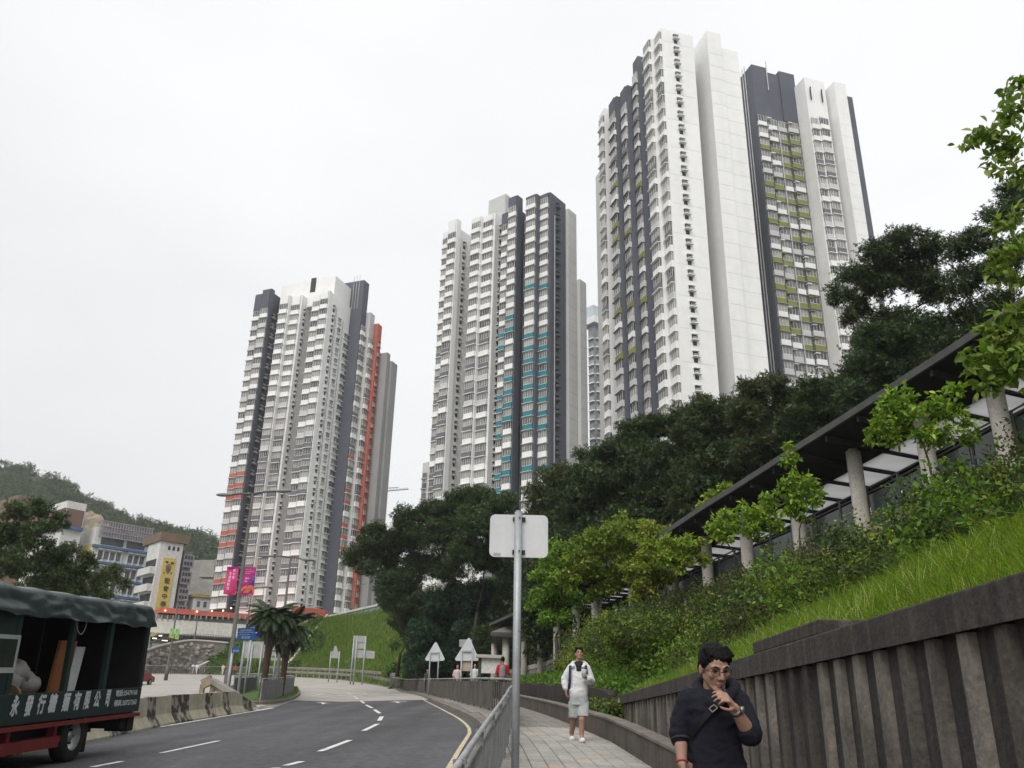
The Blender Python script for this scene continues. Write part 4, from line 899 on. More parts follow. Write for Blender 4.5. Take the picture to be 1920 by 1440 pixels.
cA = cB2 + T.a * lB; cA2, lA = step_left(cA, 151, 112, lambda c: T.ztop(c, *z5(120, 585)), WH); za = T.ztop(cA2, *z5(120, 585)); T.bays(cA2, (148, 118), z7, [z for z in R3 if z < za - 1.5], cw, 3, .05)
T.wing(c0 + T.a * (lW + 1) + T.b * 1.5, 26, 16, T.ztop(cB2, *z5(270, 470)) - 1, GR, 'core')
# blank white wing to the right of the ledges
q0 = c0; t2 = tb(c0, 962); c2 = c0 + T.b * t2; z2_ = T.ztop(c2, *z5(820, 63)); w2 = tb(c2, 1068); T.wing(c2, ta(c2, 868) + 3, w2, z2_, WH); T.joints(c2, .1, w2, [z - 2.1 for z in R3], 'b', PLG)
c3 = c2 + T.b * w2 + T.a * .25; w3 = T.along(c3, T.b, *z6(163)); T.wing(c3, 8, w3, T.ztop(c3, *z5(1000, 180)), WH); T.joints(c3, 0, w3, [z - 2.1 for z in R3[1:]], 'b', PLG)
T.wing(c0 + T.a * 7 + T.b * 4, 22, t2 + w2 + w3 - 6, min(zW, z2_) - 3.5, GR, 'core')
# charcoal wing with four columns of coloured windows, set further back
cD = P(*z6(250), 135.6); cD.z = 0; zD = T.ztop(cD, *z6(175, 70)); wD = tb6(cD, 543); T.wing(cD, ta6(cD, 165) + 4, wD, zD - 1.2, DK)
zD2 = T.ztop(cD, *z6(172, 70)); T.wing(cD + T.b * .1 + T.a * .1, 6, wD * .36, zD2, DK, 'roof_block', zD - 4); T.wing(cD + T.b * wD * .62 - T.a * .35, 6, wD * .36, zD - .4, DK, 'roof_block', zD - 13)
R4 = [z for z in [112.9 - FH * k for k in range(24)]]
p1 = pick(24, [(OLV, (2, 5, 6, 8, 11, 13, 14, 16)), (PLG, (4, 9, 12, 18, 19))], WH); p2_ = pick(24, [(PLG, (0, 10, 16)), (OLV, (1, 2, 3, 4, 6, 7, 9, 12, 14, 15, 17)), ], WH)
W6 = lambda x: tb6(cD, x)
for (x0, x1, pal, pr) in ((253, 311, p1, .5), (318, 379, p1, .02), (388, 451, p2_, .02), (459, 521, p2_, .5)): T.bays(cD, (x0, x1), z6, R4, pal, 3, pr, 'b', slab=MG, mat=DK if pr > .1 else None, top=R4[0] + .3)
hood = MB(); hood.obox((-.45, 0, 0), (.9, 0, 0), (0, -1.1, 0), (0, 0, .16), 0); hood_me = hood.build('hood', [WH], mesh_only=True)
for x, pal in ((315, p1), (455, p2_)):
    for z, cm in zip(R4, pal): q = cD + T.b * W6(x) - T.a * .003; inst('hood', hood_me, T.root, (q.x, q.y, z - .5), T.rzb, {0: cm})
for t in (W6(384), wD - .5): T.pipes(cD, t, 30, zD - 14, 'b', .5, .12)
for t in (2.2, 3.0, 3.9): T.pipes(cD, t, 30, zD + 1, 'a', .2, .1)
# white wings beyond
cH = P(*z6(615), 134.8); cH.z = 0; lH = ta6(cH, 546) + 1; wH = tb6(cH, 752); zH = T.ztop(cH, *z6(520, 160)); T.wing(cH, lH, wH, zH, WH)
T.bays(cH, (624, 677), z6, [z - .6 for z in R4], pick(24, [(PLG, (2, 5, 8, 9)), (PGR, (3, 4, 7, 10, 13))], WH), 3, .02, 'b'); T.bays(cH, (683, 737), z6, [z - .6 for z in R4], pick(24, [(PLG, (2, 5, 8, 9)), (PGR, (3, 4, 7, 10, 13))], WH), 3, .5, 'b', mat=WH, top=R4[0] + .2)
cI = P(*z6(822), 134.4); cI.z = 0; wI = tb6(cI, 900); T.wing(cI, ta6(cI, 757) + 1, wI, T.ztop(cI, *z6(725, 190)), WH); T.joints(cI, .1, wI, [z - 2.1 for z in R4], 'b', PLG)
cJ = cI + T.b * wI + T.a * 1.5; wJ = tb6(cJ, 936); T.wing(cJ, 9, wJ, T.ztop(cJ, *z6(862, 280)), DK)
for k, x in enumerate((585, 645)):
    q = cH + T.b * (tb6(cH, 640) + k * 2.6) - T.a * .3; mbx = MB(); mbx.tube([(q.x, q.y, zH - 5.5), (q.x, q.y, zH - 3.2), (q.x, q.y - .2, zH - 2.6)], .14, 6); mbx.build('vent_pipe', VOID, T.root)
q = cD + T.b * wD * .33 - T.a * .3; mbx = MB(); mbx.tube([(q.x, q.y, zD - 6), (q.x, q.y, zD + 1.2)], .1, 6); mbx.build('roof_pipe', PIPE, T.root)

# ---- far towers seen between and beside the others
def far_tower(label, px0, px1, py_top, py_ref, d, mat, name='distant_tower', win=True, az_a=-50, base=10, rows=20, panel=None):
    c = P((px0 + px1) / 2, py_ref, d); c.z = 0; t = Tower(name, label, (px0 + px1) / 2, py_ref, d, az_a, base)
    c = t.c0; la = t.along(c, t.a, px0, py_ref); lb = t.along(c, t.b, px1, py_ref); zt = t.ztop(c, (px0 + px1) / 2, py_top); t.wing(c, la, lb, zt, mat)
    if win:
        for k in range(rows):
            z = zt - 3 - k * 2.9
            if z < base + 3: break
            for fc, L in (('a', la), ('b', lb)):
                q = c + (t.a if fc == 'a' else t.b) * L * .5 + (-t.b if fc == 'a' else -t.a) * .01; mw = MB(); mw.obox((-L * .36, 0, 0), (L * .72, 0, 0), (0, -.15, 0), (0, 0, 1.5), 0); mw.obox((-L * .4, 0, -.35), (L * .8, 0, 0), (0, -.7, 0), (0, 0, .3), 1)
                o = inst('window', mw.build('window', [GLS, panel or FRM], mesh_only=True), t.root, (q.x, q.y, z - 1.6), t.rza if fc == 'a' else t.rzb)
    return t, c, la, lb, zt
t, c, la, lb, zt = far_tower('slim blue-grey tower glimpsed between the middle tower and the right tower', 1104, 1128, 607, 700, 235, pm('far_blue_grey', (.22, .24, .27), (.18, .2, .23), .1, .8), az_a=-40, rows=28, panel=WH)
mbx = MB(); q = c - t.b * 1.2 - t.a * 1.2; mbx.obox((q.x, q.y, zt), t.a * (la + 3), t.b * (lb + 3), (0, 0, 2.2)); mbx.build('crown_slab', WH, t.root)
mbx = MB(); q = c + t.a * .8 + t.b * .5; mbx.obox((q.x, q.y, zt + 2.2), t.a * (la + 2), t.b * (lb + 1), (0, 0, 4.8)); mbx.obox((q.x, q.y, zt + 2.2), t.a * -1.6, t.b * -1.6, (0, 0, 1)); mbx.build('roof_block', pm('far_pale_blue', (.5, .56, .6), (.44, .5, .54), .2, .8), t.root)
far_tower('pale distant tower edge left of the middle tower', 791, 812, 866, 900, 230, WH, az_a=-55, rows=16, panel=PLG)
far_tower('tiny pale tower far off between the left tower and the leaning tree', 729, 752, 976, 1000, 420, pm('far_pale', (.62, .63, .64), (.56, .57, .58), .1, .9), az_a=-50, rows=22, panel=PLG)
far_tower('small blue office block low between the left tower and the trees', 694, 708, 1110, 1125, 300, pm('far_blue', (.10, .16, .24), (.08, .13, .2), .2, .5), az_a=-40, win=True, rows=4, base=8)
# ------------------------------------------------------------------ far slopes, podium, school, hill
M_slopeg = pm('slope_turf', (0.075, 0.13, 0.022), (0.05, 0.095, 0.02), 0.35, 0.95, 0.6, 3, fine=0.3)
# grassy embankment across the road
eb_b = [P(*p) for p in [(380, 1257, 149), (470, 1263, 147), (545, 1266, 143), (600, 1270, 136), (640, 1273, 128), (700, 1280, 106), (740, 1285, 92), (790, 1286, 84), (860, 1284, 76)]]
eb_t = [P(436, 1208, 164), P(500, 1184, 168), P(590, 1165, 166), P(620, 1159, 163), P(650, 1155, 160), P(700, 1148, 152), P(760, 1135, 140), P(830, 1120, 125), P(930, 1100, 110)]
def by_index(pts, n):
    o = []
    for i in range(n): t = (len(pts) - 1) * i / (n - 1); k = min(len(pts) - 2, int(t)); o.append(pts[k].lerp(pts[k + 1], t - k))
    return o
for q in eb_b: q.z = G(q.x, q.y) - .25
A = by_index(eb_b, 40); B = by_index(eb_t, 40); mb = MB(); vs_ = []
for a, b in zip(A, B):
    for k in range(13):
        t = k / 12; q = a.lerp(b, t); q.z += 0.35 * sin(q.x * .9 + q.y * .31) * sin(pi * t) + (0.6 * sin(pi * t)); vs_.append(tuple(q))
    q = b + Vector((0, 60, 2)); vs_.append(tuple(q))
mb.add(vs_, [(j * 14 + i, j * 14 + i + 1, (j + 1) * 14 + i + 1, (j + 1) * 14 + i) for j in range(39) for i in range(13)])
struct(mb.build('embankment', M_slopeg, smooth=True))
def on_bank(u, t):
    i = min(38, int(u * 39)); f = u * 39 - i; a = A[i].lerp(A[i + 1], f); b = B[i].lerp(B[i + 1], f); q = a.lerp(b, t); q.z += 0.35 * sin(q.x * .9 + q.y * .31) * sin(pi * t) + (0.6 * sin(pi * t)); return q
pts = np.array([on_bank(random.random(), random.random() ** .9) for _ in range(42000)])
V, F, C = blades(pts, 0.75, 0.09, [(.12, .20, .025), (.15, .23, .032), (.09, .155, .022), (.16, .18, .05)], 0.9, 2); link('bank_grass', np_mesh('bank_grass', V, F, C, M_grass), kind='stuff')
cl = []
for k in range(70):
    u = random.uniform(.0, .36); t = random.random(); q = on_bank(u, t); cl.append((tuple(q), random.uniform(.8, 1.8)))
for k in range(50):
    u = random.uniform(.74, 1); t = random.random(); q = on_bank(u, t); cl.append((tuple(q + Vector((0, 0, .4))), random.uniform(.8, 1.9)))
pts, dr = clump_points(cl, 300, .4, .7, 12); V, F, C = leaf_cloud(pts, .32, PAL_MID + PAL_DARK[:2], T_RHOMB, 0); link('bank_shrubs', np_mesh('bank_shrubs', V, F, C, M_leaf), kind='stuff')
# white-edged stair up the bank
st = thing('bank_staircase', 'narrow white-edged staircase climbing the grassy bank', 'staircase', tuple(P(541, 1258, 146)))
p0, p1 = P(541, 1256, 147), P(614, 1163, 166)
for i in range(26):
    a, b = p0.lerp(p1, i / 26), p0.lerp(p1, (i + .8) / 26)
    if i % 7 == 5: continue
    mb = MB(); mb.bar(a + Vector((0, -.4, .9)), b + Vector((0, -.4, .9)), .35, .45); mb.build('step', pm('stair_white', (.55, .54, .51), (.4, .39, .36), .5, .9), st)
# glass-sided ramp on top of the bank
rp = thing('ramp_parapet', 'pale ramp parapet with glass panels along the top of the grassy bank', 'parapet', tuple(P(640, 1150, 160)))
q0, q1 = P(607, 1158, 168), P(716, 1133, 158); mb = MB(); mb.bar(q0, q1, .5, .35); mb.build('handrail', pm('pale_metal', (.5, .5, .49), (.42, .42, .41), .5, .7), rp)
for i in range(15):
    a, b = q0.lerp(q1, (i + .1) / 15), q0.lerp(q1, (i + .93) / 15); mb = MB(); mb.obox(a + Vector((0, 0, -2.6)), b - a, (0, .12, 0), (0, 0, 2.4)); mb.build('glass_panel', pm('ramp_glass', (.22, .27, .28), (.17, .21, .22), .2, .15, spec=.5), rp)
# podium with red band and white car-park front
M_podw = pm('podium_white', (0.62, 0.60, 0.55), (0.56, 0.54, 0.5), .15, .8, streak=(.6, .3, (.45, .43, .39))); M_band = pm('podium_red', (.50, .12, .085), (.44, .10, .07), .2, .7)
M_podg = pm('podium_grey', (.34, .33, .30), (.26, .25, .23), .3, .85, streak=(1.2, .5, (.18, .17, .15)))
M_lamp = emat('tube_lamp', (1.0, .82, .55), 2.2); M_warm = emat('warm_lamp', (1.0, .62, .3), 3.0)
pod = thing('podium', 'car-park podium with long red band and blank white front below the left tower', 'building', tuple(P(400, 1230, 172)))
a0, a1 = P(272, 1180, 162), P(608, 1180, 178)  # front line
dirp = Vector((a1.x - a0.x, a1.y - a0.y, 0)); Lp = dirp.length; dirp.normalize(); np_ = Vector((dirp.y, -dirp.x, 0)); np_ = np_ if np_.y < 0 else -np_
def pod_pt(px, py):
    t = az(px, py); s_ = (t * a0.y - a0.x) / (dirp.x - t * dirp.y); q = a0 + dirp * s_; return s_, P(px, py, q.y).z
def pod_box(px0, px1, pyt, pyb, out, depth, name, mat, pyr=None):
    s0, zt = pod_pt(px0, pyt); s1, _ = pod_pt(px1, pyt); _, zb = pod_pt(px0, pyb); mb = MB(); q = a0 + dirp * s0 + np_ * out; mb.obox((q.x, q.y, zb), dirp * (s1 - s0), -np_ * depth, (0, 0, zt - zb)); return mb.build(name, mat, pod)
pod_box(299, 545, 1139, 1149, .5, 22, 'red_band', M_band); pod_box(276, 545, 1149, 1160, -.6, 20, 'upper_wall', M_podg); pod_box(284, 478, 1159, 1186, .3, 1.2, 'white_front', M_podw); pod_box(478, 545, 1159, 1186, -.8, 16, 'side_wall', M_podg)
pod_box(286, 545, 1186.2, 1212, -9, 12, 'back_wall', VOID); pod_box(270, 285, 1180, 1222, -.2, 2, 'pier', M_podg); pod_box(286, 545, 1206, 1225, .1, 20, 'parking_floor', M_podg); pod_box(300, 545, 1186, 1188, -2, 18, 'ceiling_slab', M_podg)
for i in range(20):
    x = 292 + i * 10.4; pod_box(x, x + 2.0, 1154, 1162, .75, 1.4, 'bracket', MG)
for (x, y, w) in [(288, 1195, 8), (306, 1199, 10), (352, 1184.6, 11), (384, 1184.6, 12), (410, 1184.6, 12), (300, 1190, 6)]: pod_box(x, x + w, y, y + 1.6, -1.2, .2, 'tube_light', M_lamp)
for (x, y) in [(308, 1144), (395, 1144.5), (416, 1144), (431, 1139.5), (367, 1146)]: pod_box(x, x + 2.5, y, y + 2.5, .72, .2, 'round_lamp', M_warm)
# red band wraps along the flank towards the bank
qc = a0 + dirp * pod_pt(545, 1149)[0]; zt = P(545, 1136, qc.y).z; e = P(608, 1160, qc.y + 5)
mb = MB(); f = Vector((e.x - qc.x, e.y - qc.y, 0)); mb.obox((qc.x, qc.y, zt - 1.7), f, (0, 8, 0), (0, 0, 1.7)); mb.build('red_band', M_band, pod); mb = MB(); mb.obox((qc.x + .1, qc.y + .3, zt - 9), f * .98, (0, 8, 0), (0, 0, 7.3)); mb.build('flank_wall', M_podg, pod)
pr = [P(x, 1136, 171) for x in range(300, 560, 9)]
# stone retaining wall below the podium, curved, with white coping and railing
M_stone = pm('rubble_stone', (.25, .225, .20), (.165, .15, .135), 1.6, .92, .8, 5, fine=.25); M_coping = pm('pale_coping', (.46, .44, .4), (.38, .36, .33), .5, .9)
sw = thing('stone_retaining_wall', 'curved rubble-stone retaining wall with white coping below the podium', 'wall', tuple(gp(330, 1258)))
tops = [(225, 1233), (272, 1221), (300, 1212), (330, 1205.5), (358, 1202), (390, 1203.5), (434, 1207), (475, 1207)]; dd = [140, 146, 151, 155, 158, 160, 162, 164]
TP = smooth_line([P(x, y, d) for (x, y), d in zip(tops, dd)], 60)
mb = MB(); vs_ = []
for p in TP: vs_ += [(p.x, p.y, g0(p.y) - 2), (p.x, p.y, p.z), (p.x, p.y + 1, p.z)]
mb.add(vs_, [(3 * i + k, 3 * i + 3 + k, 3 * i + 4 + k, 3 * i + 1 + k) for i in range(59) for k in range(2)]); mb.build('wall_face', M_stone, sw)
mb = MB(); mb.tube([p + Vector((0, 0, .1)) for p in TP], .22, 6); mb.build('coping', M_coping, sw)
# individual stones of the face
stn = MB(); stn.ell((0, 0, 0), (.42, .10, .26), 7, 4); st_me = stn.build('stone', [pm('wall_stone', (.30, .27, .24), (.2, .18, .16), .8, .92, rnd=.25)], mesh_only=True); cnt = 0
for i in range(300):
    p = TP[int(random.random() * 48)]; z = random.uniform(g0(p.y) - .5, p.z - .5); o = inst('stone', st_me, sw, (p.x + random.uniform(-.5, .5), p.y - .02, z), random.uniform(-.2, .2)); o.scale = (random.uniform(.7, 1.4), 1, random.uniform(.7, 1.4))
rr_ = [p for p in TP]; railing('podium_railing', 'thin mesh railing on top of the curved stone wall', [flat(p) for p in rr_[::2]], 1.3, base=0.0, post=3.0, bar=.45, zf=lambda x, y: min(TP, key=lambda p: abs(p.x - x)).z, bm=M_steel, br=.03)
lo = thing('slope_edge_wall', 'short pale slanting edge wall beside the foot of the grassy bank', 'wall', tuple(P(400, 1255, 152)))
mb = MB(); mb.bar(P(372, 1251, 150), P(421, 1228, 158), .5, .5); mb.build('edge', M_coping, lo)

# ---- school
M_sw = pm('school_white', (.66, .66, .64), (.58, .58, .56), .15, .85, streak=(.7, .3, (.48, .48, .46))); M_sy = pm('school_yellow', (.62, .50, .15), (.56, .45, .13), .2, .8); M_sb = pm('school_blue', (.07, .16, .30), (.06, .13, .25), .3, .7)
M_br = pm('brown_cladding', (.20, .115, .095), (.165, .095, .08), .4, .8); M_br2 = pm('brown_roof', (.20, .145, .10), (.16, .115, .08), .4, .85); M_lat = pm('lattice_grey', (.30, .29, .31), (.25, .24, .26), .4, .8)
sg = glassmat('school_glass', (.08, .085, .10), (.18, .18, .2)); M_gold = pm('gold_letters', (.10, .065, .02), (.07, .045, .015), 1, .6)
class Bld:
    """building standing on a picture-referenced front corner, faces along two level directions"""
    def __init__(s, name, label, px, py, d, az_a, bz): s.c0 = P(px, py, d); s.c0.z = 0; s.a = Vector((sin(radians(az_a)), cos(radians(az_a)), 0)); s.b = Vector((sin(radians(az_a + 90)), cos(radians(az_a + 90)), 0)); s.bz = bz; s.root = thing(name, label, 'building', (s.c0.x, s.c0.y, bz))
    def sa(s, v, px, py, c=None): c = c or s.c0; t = az(px, py); return (t * c.y - c.x) / (v.x - t * v.y)
    def z(s, px, py, v=None):
        q = s.c0 + (v * s.sa(v, px, py) if v else Vector()); return P(px, py, q.y).z
    def box(s, name, mat, a0_, a1_, b0, b1, z0, z1, parent=None):
        q = s.c0 + s.a * a0_ + s.b * b0; mb = MB(); mb.obox((q.x, q.y, z0), s.a * (a1_ - a0_), s.b * (b1 - b0), (0, 0, z1 - z0)); return mb.build(name, mat, parent or s.root)
# classroom block: long face runs to the right along b, yellow end on the left
S1 = Bld('classroom_block', 'white and yellow classroom block with blue ledges and a grey lattice screen', 167, 1060, 205, -45, 12)
b = S1; zt = b.z(170, 987); Lb = b.sa(b.b, 272, 1060)
b.box('wall', M_sw, 0, 12, 0, Lb, 12, zt); b.box('yellow_end', M_sy, 1.0, 9, -.12, .1, 12, zt - 4.0)
q_roof = b.box('lattice_roof_frame', M_lat, .2, 3, Lb * .12, Lb + 1.2, zt, zt + .6)
fl = [zt - 4.9 - 3.75 * k for k in range(4)]
for z in fl:
    b.box('blue_ledge', M_sb, -1.1, .05, -.3, Lb + .5, z, z + .55)
for k, z in enumerate(fl):
    for j in range(8):
        if j == 4: continue
        t0 = Lb * (.09 + .11 * j); w = b.box('window', sg, -.12, .02, t0, t0 + Lb * .095, z - 2.5, z - .7); b.box('window_frame', M_lat, -.17, -.121, t0 + Lb * .045, t0 + Lb * .05, z - 2.5, z - .7, w); b.box('window_head', M_sw, -.9, -.2, t0, t0 + Lb * .09, z - .45, z - .12, w)
    for j in range(9): b.box('pier', M_sw, -.55, .03, Lb * (.08 + .11 * j), Lb * (.085 + .11 * j) + .12, z - 3.2, z)
for j in range(2): b.box('strip_window', sg, -.1, .02, Lb * (.12 + .47 * j), Lb * (.53 + .4 * j), zt - 4.0, zt - 2.3)
lat = b.box('lattice_screen', M_lat, -1.0, -.85, Lb * .06, Lb * 1.02, zt - 2.4, zt - 2.2)
for k in range(4): b.box('lattice_bar', M_lat, -1.05, -.6, Lb * .04, Lb * 1.03, zt - 2.4 + 1.25 * k, zt - 2.15 + 1.25 * k, lat)
for j in range(20): b.box('lattice_post', M_lat, -1.0, -.62, Lb * (.04 + .0495 * j), Lb * (.04 + .0495 * j) + .28, zt - 2.3, zt + 1.6, lat)
for k in range(3):
    for j in range(19):
        if (j + k) % 7 == 5: continue
        b.box('lattice_panel', sg, -.72, -.66, Lb * (.04 + .0495 * j) + .45, Lb * (.04 + .0495 * (j + 1)) - .2, zt - 1.95 + 1.25 * k, zt - 1.3 + 1.25 * k, lat)
# stair tower with the yellow name panel
S2 = Bld('stair_block', 'white school stair block with yellow name panel and brown roof', 294, 1060, 198, -42, 12); b = S2
zt = b.z(298, 1014); Lb = b.sa(b.b, 338, 1060); La = b.sa(b.a, 272, 1060)
b.box('wall', M_sw, 0, La * 1.0, 0, Lb, 12, zt); rf = b.box('roof', M_br2, -.5, La + 3, -.4, Lb + 1, zt + .02, zt + 2.1)
for k in range(4): b.box('balcony', M_sw, .3, La + .6, -1.3, .05, zt - 7.5 - 3.9 * k, zt - 5.9 - 3.9 * k); b.box('balcony_recess', VOID, .8, La * .95, -.05, .02, zt - 5.9 - 3.9 * k, zt - 4.0 - 3.9 * k)
yp = b.box('name_panel', M_sy, -.14, .02, Lb * .22, Lb * .78, 12, zt - 3.6)
n_ = -b.a; u_ = b.b
for i, ch in enumerate('聖會中學'):
    o = b.c0 + b.b * (Lb * .37) + n_ * .15; lettering(ch, 1.35, yp, (o.x + .2, o.y, zt - 9.3 - 1.75 * i), u_, (0, 0, 1), M_gold, name='character', bold=.03)
crest = MB(); cc = b.c0 + b.b * (Lb * .5) + n_ * .2
def cpt(x, y): q = cc + u_ * x * .75; return (q.x, q.y, zt - 6.3 + y * .75)
crest.add([cpt(-.9, 1.3), cpt(.9, 1.3), cpt(.8, -.3), cpt(0, -1.4), cpt(-.8, -.3)], [(4, 3, 2, 1, 0)]); crest.build('crest', M_br2, yp)
cr2 = MB(); cc = cc + n_ * .02
for (x, y, w, h) in ((-1.2, 2.0, .9, .5), (.5, 1.8, .9, .6), (-.5, 1.5, 1.0, .18), (-1.3, -1.3, .4, .5), (.9, -1.2, .4, .5), (-.45, .2, .9, .14), (-.07, -.6, .14, 1.5)): cr2.add([cpt(x, y), cpt(x + w, y), cpt(x + w, y + h), cpt(x, y + h)], [(0, 3, 2, 1), (0, 1, 2, 3)])
cr2.build('crest_mark', M_gold, yp, kind='stuff')
for j in range(3): b.box('vent_window', VOID, -.06, .02, Lb * (.35 + .2 * j), Lb * (.45 + .2 * j), zt - 1.8, zt - .9)
# right hand lattice bay
c2 = S2.c0 + S2.b * Lb + S2.a * 1.5; S3 = Bld('lattice_bay', 'narrow school bay with stacked dark lattice screens right of the yellow panel', 341, 1070, 203, -42, 12); b = S3
zt3 = b.z(336, 1032); Lb3 = b.sa(b.b, 357, 1070); b.box('wall', M_lat, .3, 7, 0, Lb3, 12, zt3)
for k in range(5):
    scr = b.box('screen', M_lat, -.5, -.3, -.2, Lb3 + .3, zt3 - 3.9 - 3.9 * k, zt3 - .9 - 3.9 * k)
    for j in range(3):
        for m_ in range(2): b.box('screen_panel', VOID, -.56, -.5, Lb3 * (.04 + .34 * j), Lb3 * (.27 + .34 * j), zt3 - 2.2 - 3.9 * k - 1.4 * m_ + .2, zt3 - 1.2 - 3.9 * k - 1.4 * m_, scr)
# hall block with brown cladding on the left
S4 = Bld('hall_block', 'white school hall with brown clad upper storey at the left', 112, 1010, 200, -50, 12); b = S4
zt = b.z(112, 938); Lb = b.sa(b.b, 152, 1000); La = b.sa(b.a, 55, 1000); b.box('wall', M_sw, 0, La, 0, Lb, 12, zt)
zb1, zb2 = b.z(112, 952), b.z(112, 984); b.box('brown_cladding', M_br, -.25, .05, .2, Lb * .93, zb2, zb1); b.box('brown_cladding', M_br, .1, La * .95, -.25, .05, zb2, zb1); b.box('blue_ledge', M_sb, -.8, La, -.8, Lb, zb2 - .8, zb2 - .05)
for j in range(2): b.box('window', sg, -.08, .02, Lb * (.25 + .4 * j), Lb * (.42 + .4 * j), zb2 - 6.5, zb2 - 3.5)
b.box('blue_ledge', M_sb, -.8, La, -.8, Lb, zb2 - 8.8, zb2 - 8.3)
S5 = Bld('tan_block', 'tan flat-roofed block behind the dark tree at the far left', 28, 960, 230, -50, 12); b = S5; b.box('wall', M_br2, 0, 14, 0, b.sa(b.b, 62, 960), 12, b.z(28, 927))
S6 = Bld('small_house', 'small white house with ochre roof beside the left tower', 363, 1130, 205, -35, 12); b = S6; zt = b.z(363, 1119); Lb = b.sa(b.b, 404, 1130); b.box('wall', M_sw, 0, 6, 0, Lb, 12, zt); b.box('roof', pm('ochre_roof', (.42, .30, .10), (.36, .25, .08), .5, .8), -.5, 7, -.4, Lb + .4, zt + .01, zt + .7)
for j in range(3): b.box('window', sg, -.05, .02, Lb * (.15 + .3 * j), Lb * (.3 + .3 * j), zt - 2.2, zt - .9)
from mathutils import noise as rn
# ---- wooded hill and cut slope
ridge = [(-150, 800), (-60, 850), (0, 872), (60, 882), (120, 908), (180, 945), (230, 966), (290, 984), (340, 994), (400, 1010), (450, 1046), (520, 1110)]
def hillpt(u, t):
    i = min(len(ridge) - 2, int(u * (len(ridge) - 1))); f = u * (len(ridge) - 1) - i; x = ridge[i][0] * (1 - f) + ridge[i + 1][0] * f; y = ridge[i][1] * (1 - f) + ridge[i + 1][1] * f
    top = P(x, y + 8, 400 + 40 * (1 - u)); bot = P(x + 5, 1230, 255); bot.z = min(bot.z, 14); q = bot.lerp(top, t); q.z += 6 * sin(q.x * .05) * sin(pi * t); return q
mb = MB(); nu, nt = 40, 14; vs_ = [tuple(hillpt(i / (nu - 1), j / (nt - 2)) if j < nt - 1 else hillpt(i / (nu - 1), 1) + Vector((0, 120, -20))) for i in range(nu) for j in range(nt)]
mb.add(vs_, [(i * nt + j, i * nt + j + 1, (i + 1) * nt + j + 1, (i + 1) * nt + j) for i in range(nu - 1) for j in range(nt - 1)]); struct(mb.build('hill', pm('hill_ground', (.05, .07, .03), (.035, .05, .022), .1, .95), smooth=True))
cl = []
for k in range(750):
    u, t = random.random(), random.random() ** .8; q = hillpt(u, t); r = random.uniform(2.6, 5.2); cl.append(((q.x, q.y, q.z + r * .5), r))
for k in range(120):
    u = random.random(); q = hillpt(u, 1); r = random.uniform(2.2, 4.6); cl.append(((q.x, q.y, q.z + r * .4 + random.uniform(-2, 1)), r))
pts, dr = clump_points(cl, 11, .45, .85, 9); V, F, C = leaf_cloud(pts, 1.35, PAL_DARK + PAL_OLIVE[:2] + PAL_MID[:1], T_SPRIG, 0, out_dir=dr * .4); link('hill_forest', np_mesh('hill_forest', V, F, C, M_leafdark), kind='stuff')
cs = thing('cut_slope', 'grey sprayed-concrete cut slope between the school and the left tower', 'slope', tuple(P(385, 1110, 240))); mb = MB()
for (x0, x1, ya, yb, d) in ((352, 412, 1050, 1088, 250), (345, 415, 1086, 1135, 235)):
    a_, b_, c_, d_ = P(x0, yb, d), P(x1, yb, d), P(x1 + 2, ya, d + 7), P(x0 + 2, ya, d + 7); k = Vector((0, 6, 0)); mb.add([a_, b_, c_, d_, a_ + k, b_ + k, c_ + k, d_ + k], [(0, 1, 2, 3), (3, 2, 6, 7), (1, 5, 6, 2), (0, 3, 7, 4)])
mb.build('shotcrete_face', pm('shotcrete', (.21, .2, .185), (.13, .125, .115), .25, .95, .6, 2), cs)
mb = MB(); a_ = P(374, 1082, 249); mb.obox(a_ + Vector((0, -.5, 0)), (4, 0, 0), (0, 1.5, 0), (0, 0, 4)); mb.build('pale_patch', pm('pale_shotcrete', (.36, .34, .30), (.28, .27, .24), .3, .95), cs)
rk = thing('rock_face', 'bare pale rock outcrop above the classroom block', 'rock', tuple(P(168, 985, 260))); mb = MB(); mb.ell(P(168, 986, 262), (4.5, 3, 4.2), 36, 24); mb.ell(P(178, 998, 262), (5.5, 3, 3.4), 30, 20); mb.v = [tuple(Vector(v) * 1.0 + Vector((0, -.6, 1)) * (1.1 * rn.noise(Vector(v) * .45) + .6 * rn.noise(Vector(v) * 1.3))) for v in mb.v]; o = mb.build('rock', pm('pale_rock', (.34, .29, .22), (.22, .19, .15), .5, .95, .8, 3), rk)
# tower crane far away
cr = thing('tower_crane', 'thin tower crane jib far off right of the left tower', 'crane', tuple(P(712, 960, 500))); a_, b_ = P(690, 924, 500), P(766, 917, 500); mb = MB()
mb.tube([a_, b_], .35, 4); mb.tube([a_ + Vector((0, 0, 2.2)), b_ + Vector((-6, 0, .9))], .25, 4)
for i in range(12): p = a_.lerp(b_, i / 12); q = a_.lerp(b_, (i + .5) / 12) + Vector((0, 0, 2.0 - i * .09)); r_ = a_.lerp(b_, (i + 1) / 12); mb.tube([p, q, r_], .16, 3)
mb.build('jib', MG, cr); mb = MB(); mb.tube([P(697, 1150, 500), a_.lerp(b_, .1) + Vector((0, 0, 9))], .9, 4); mb.build('mast', MG, cr)
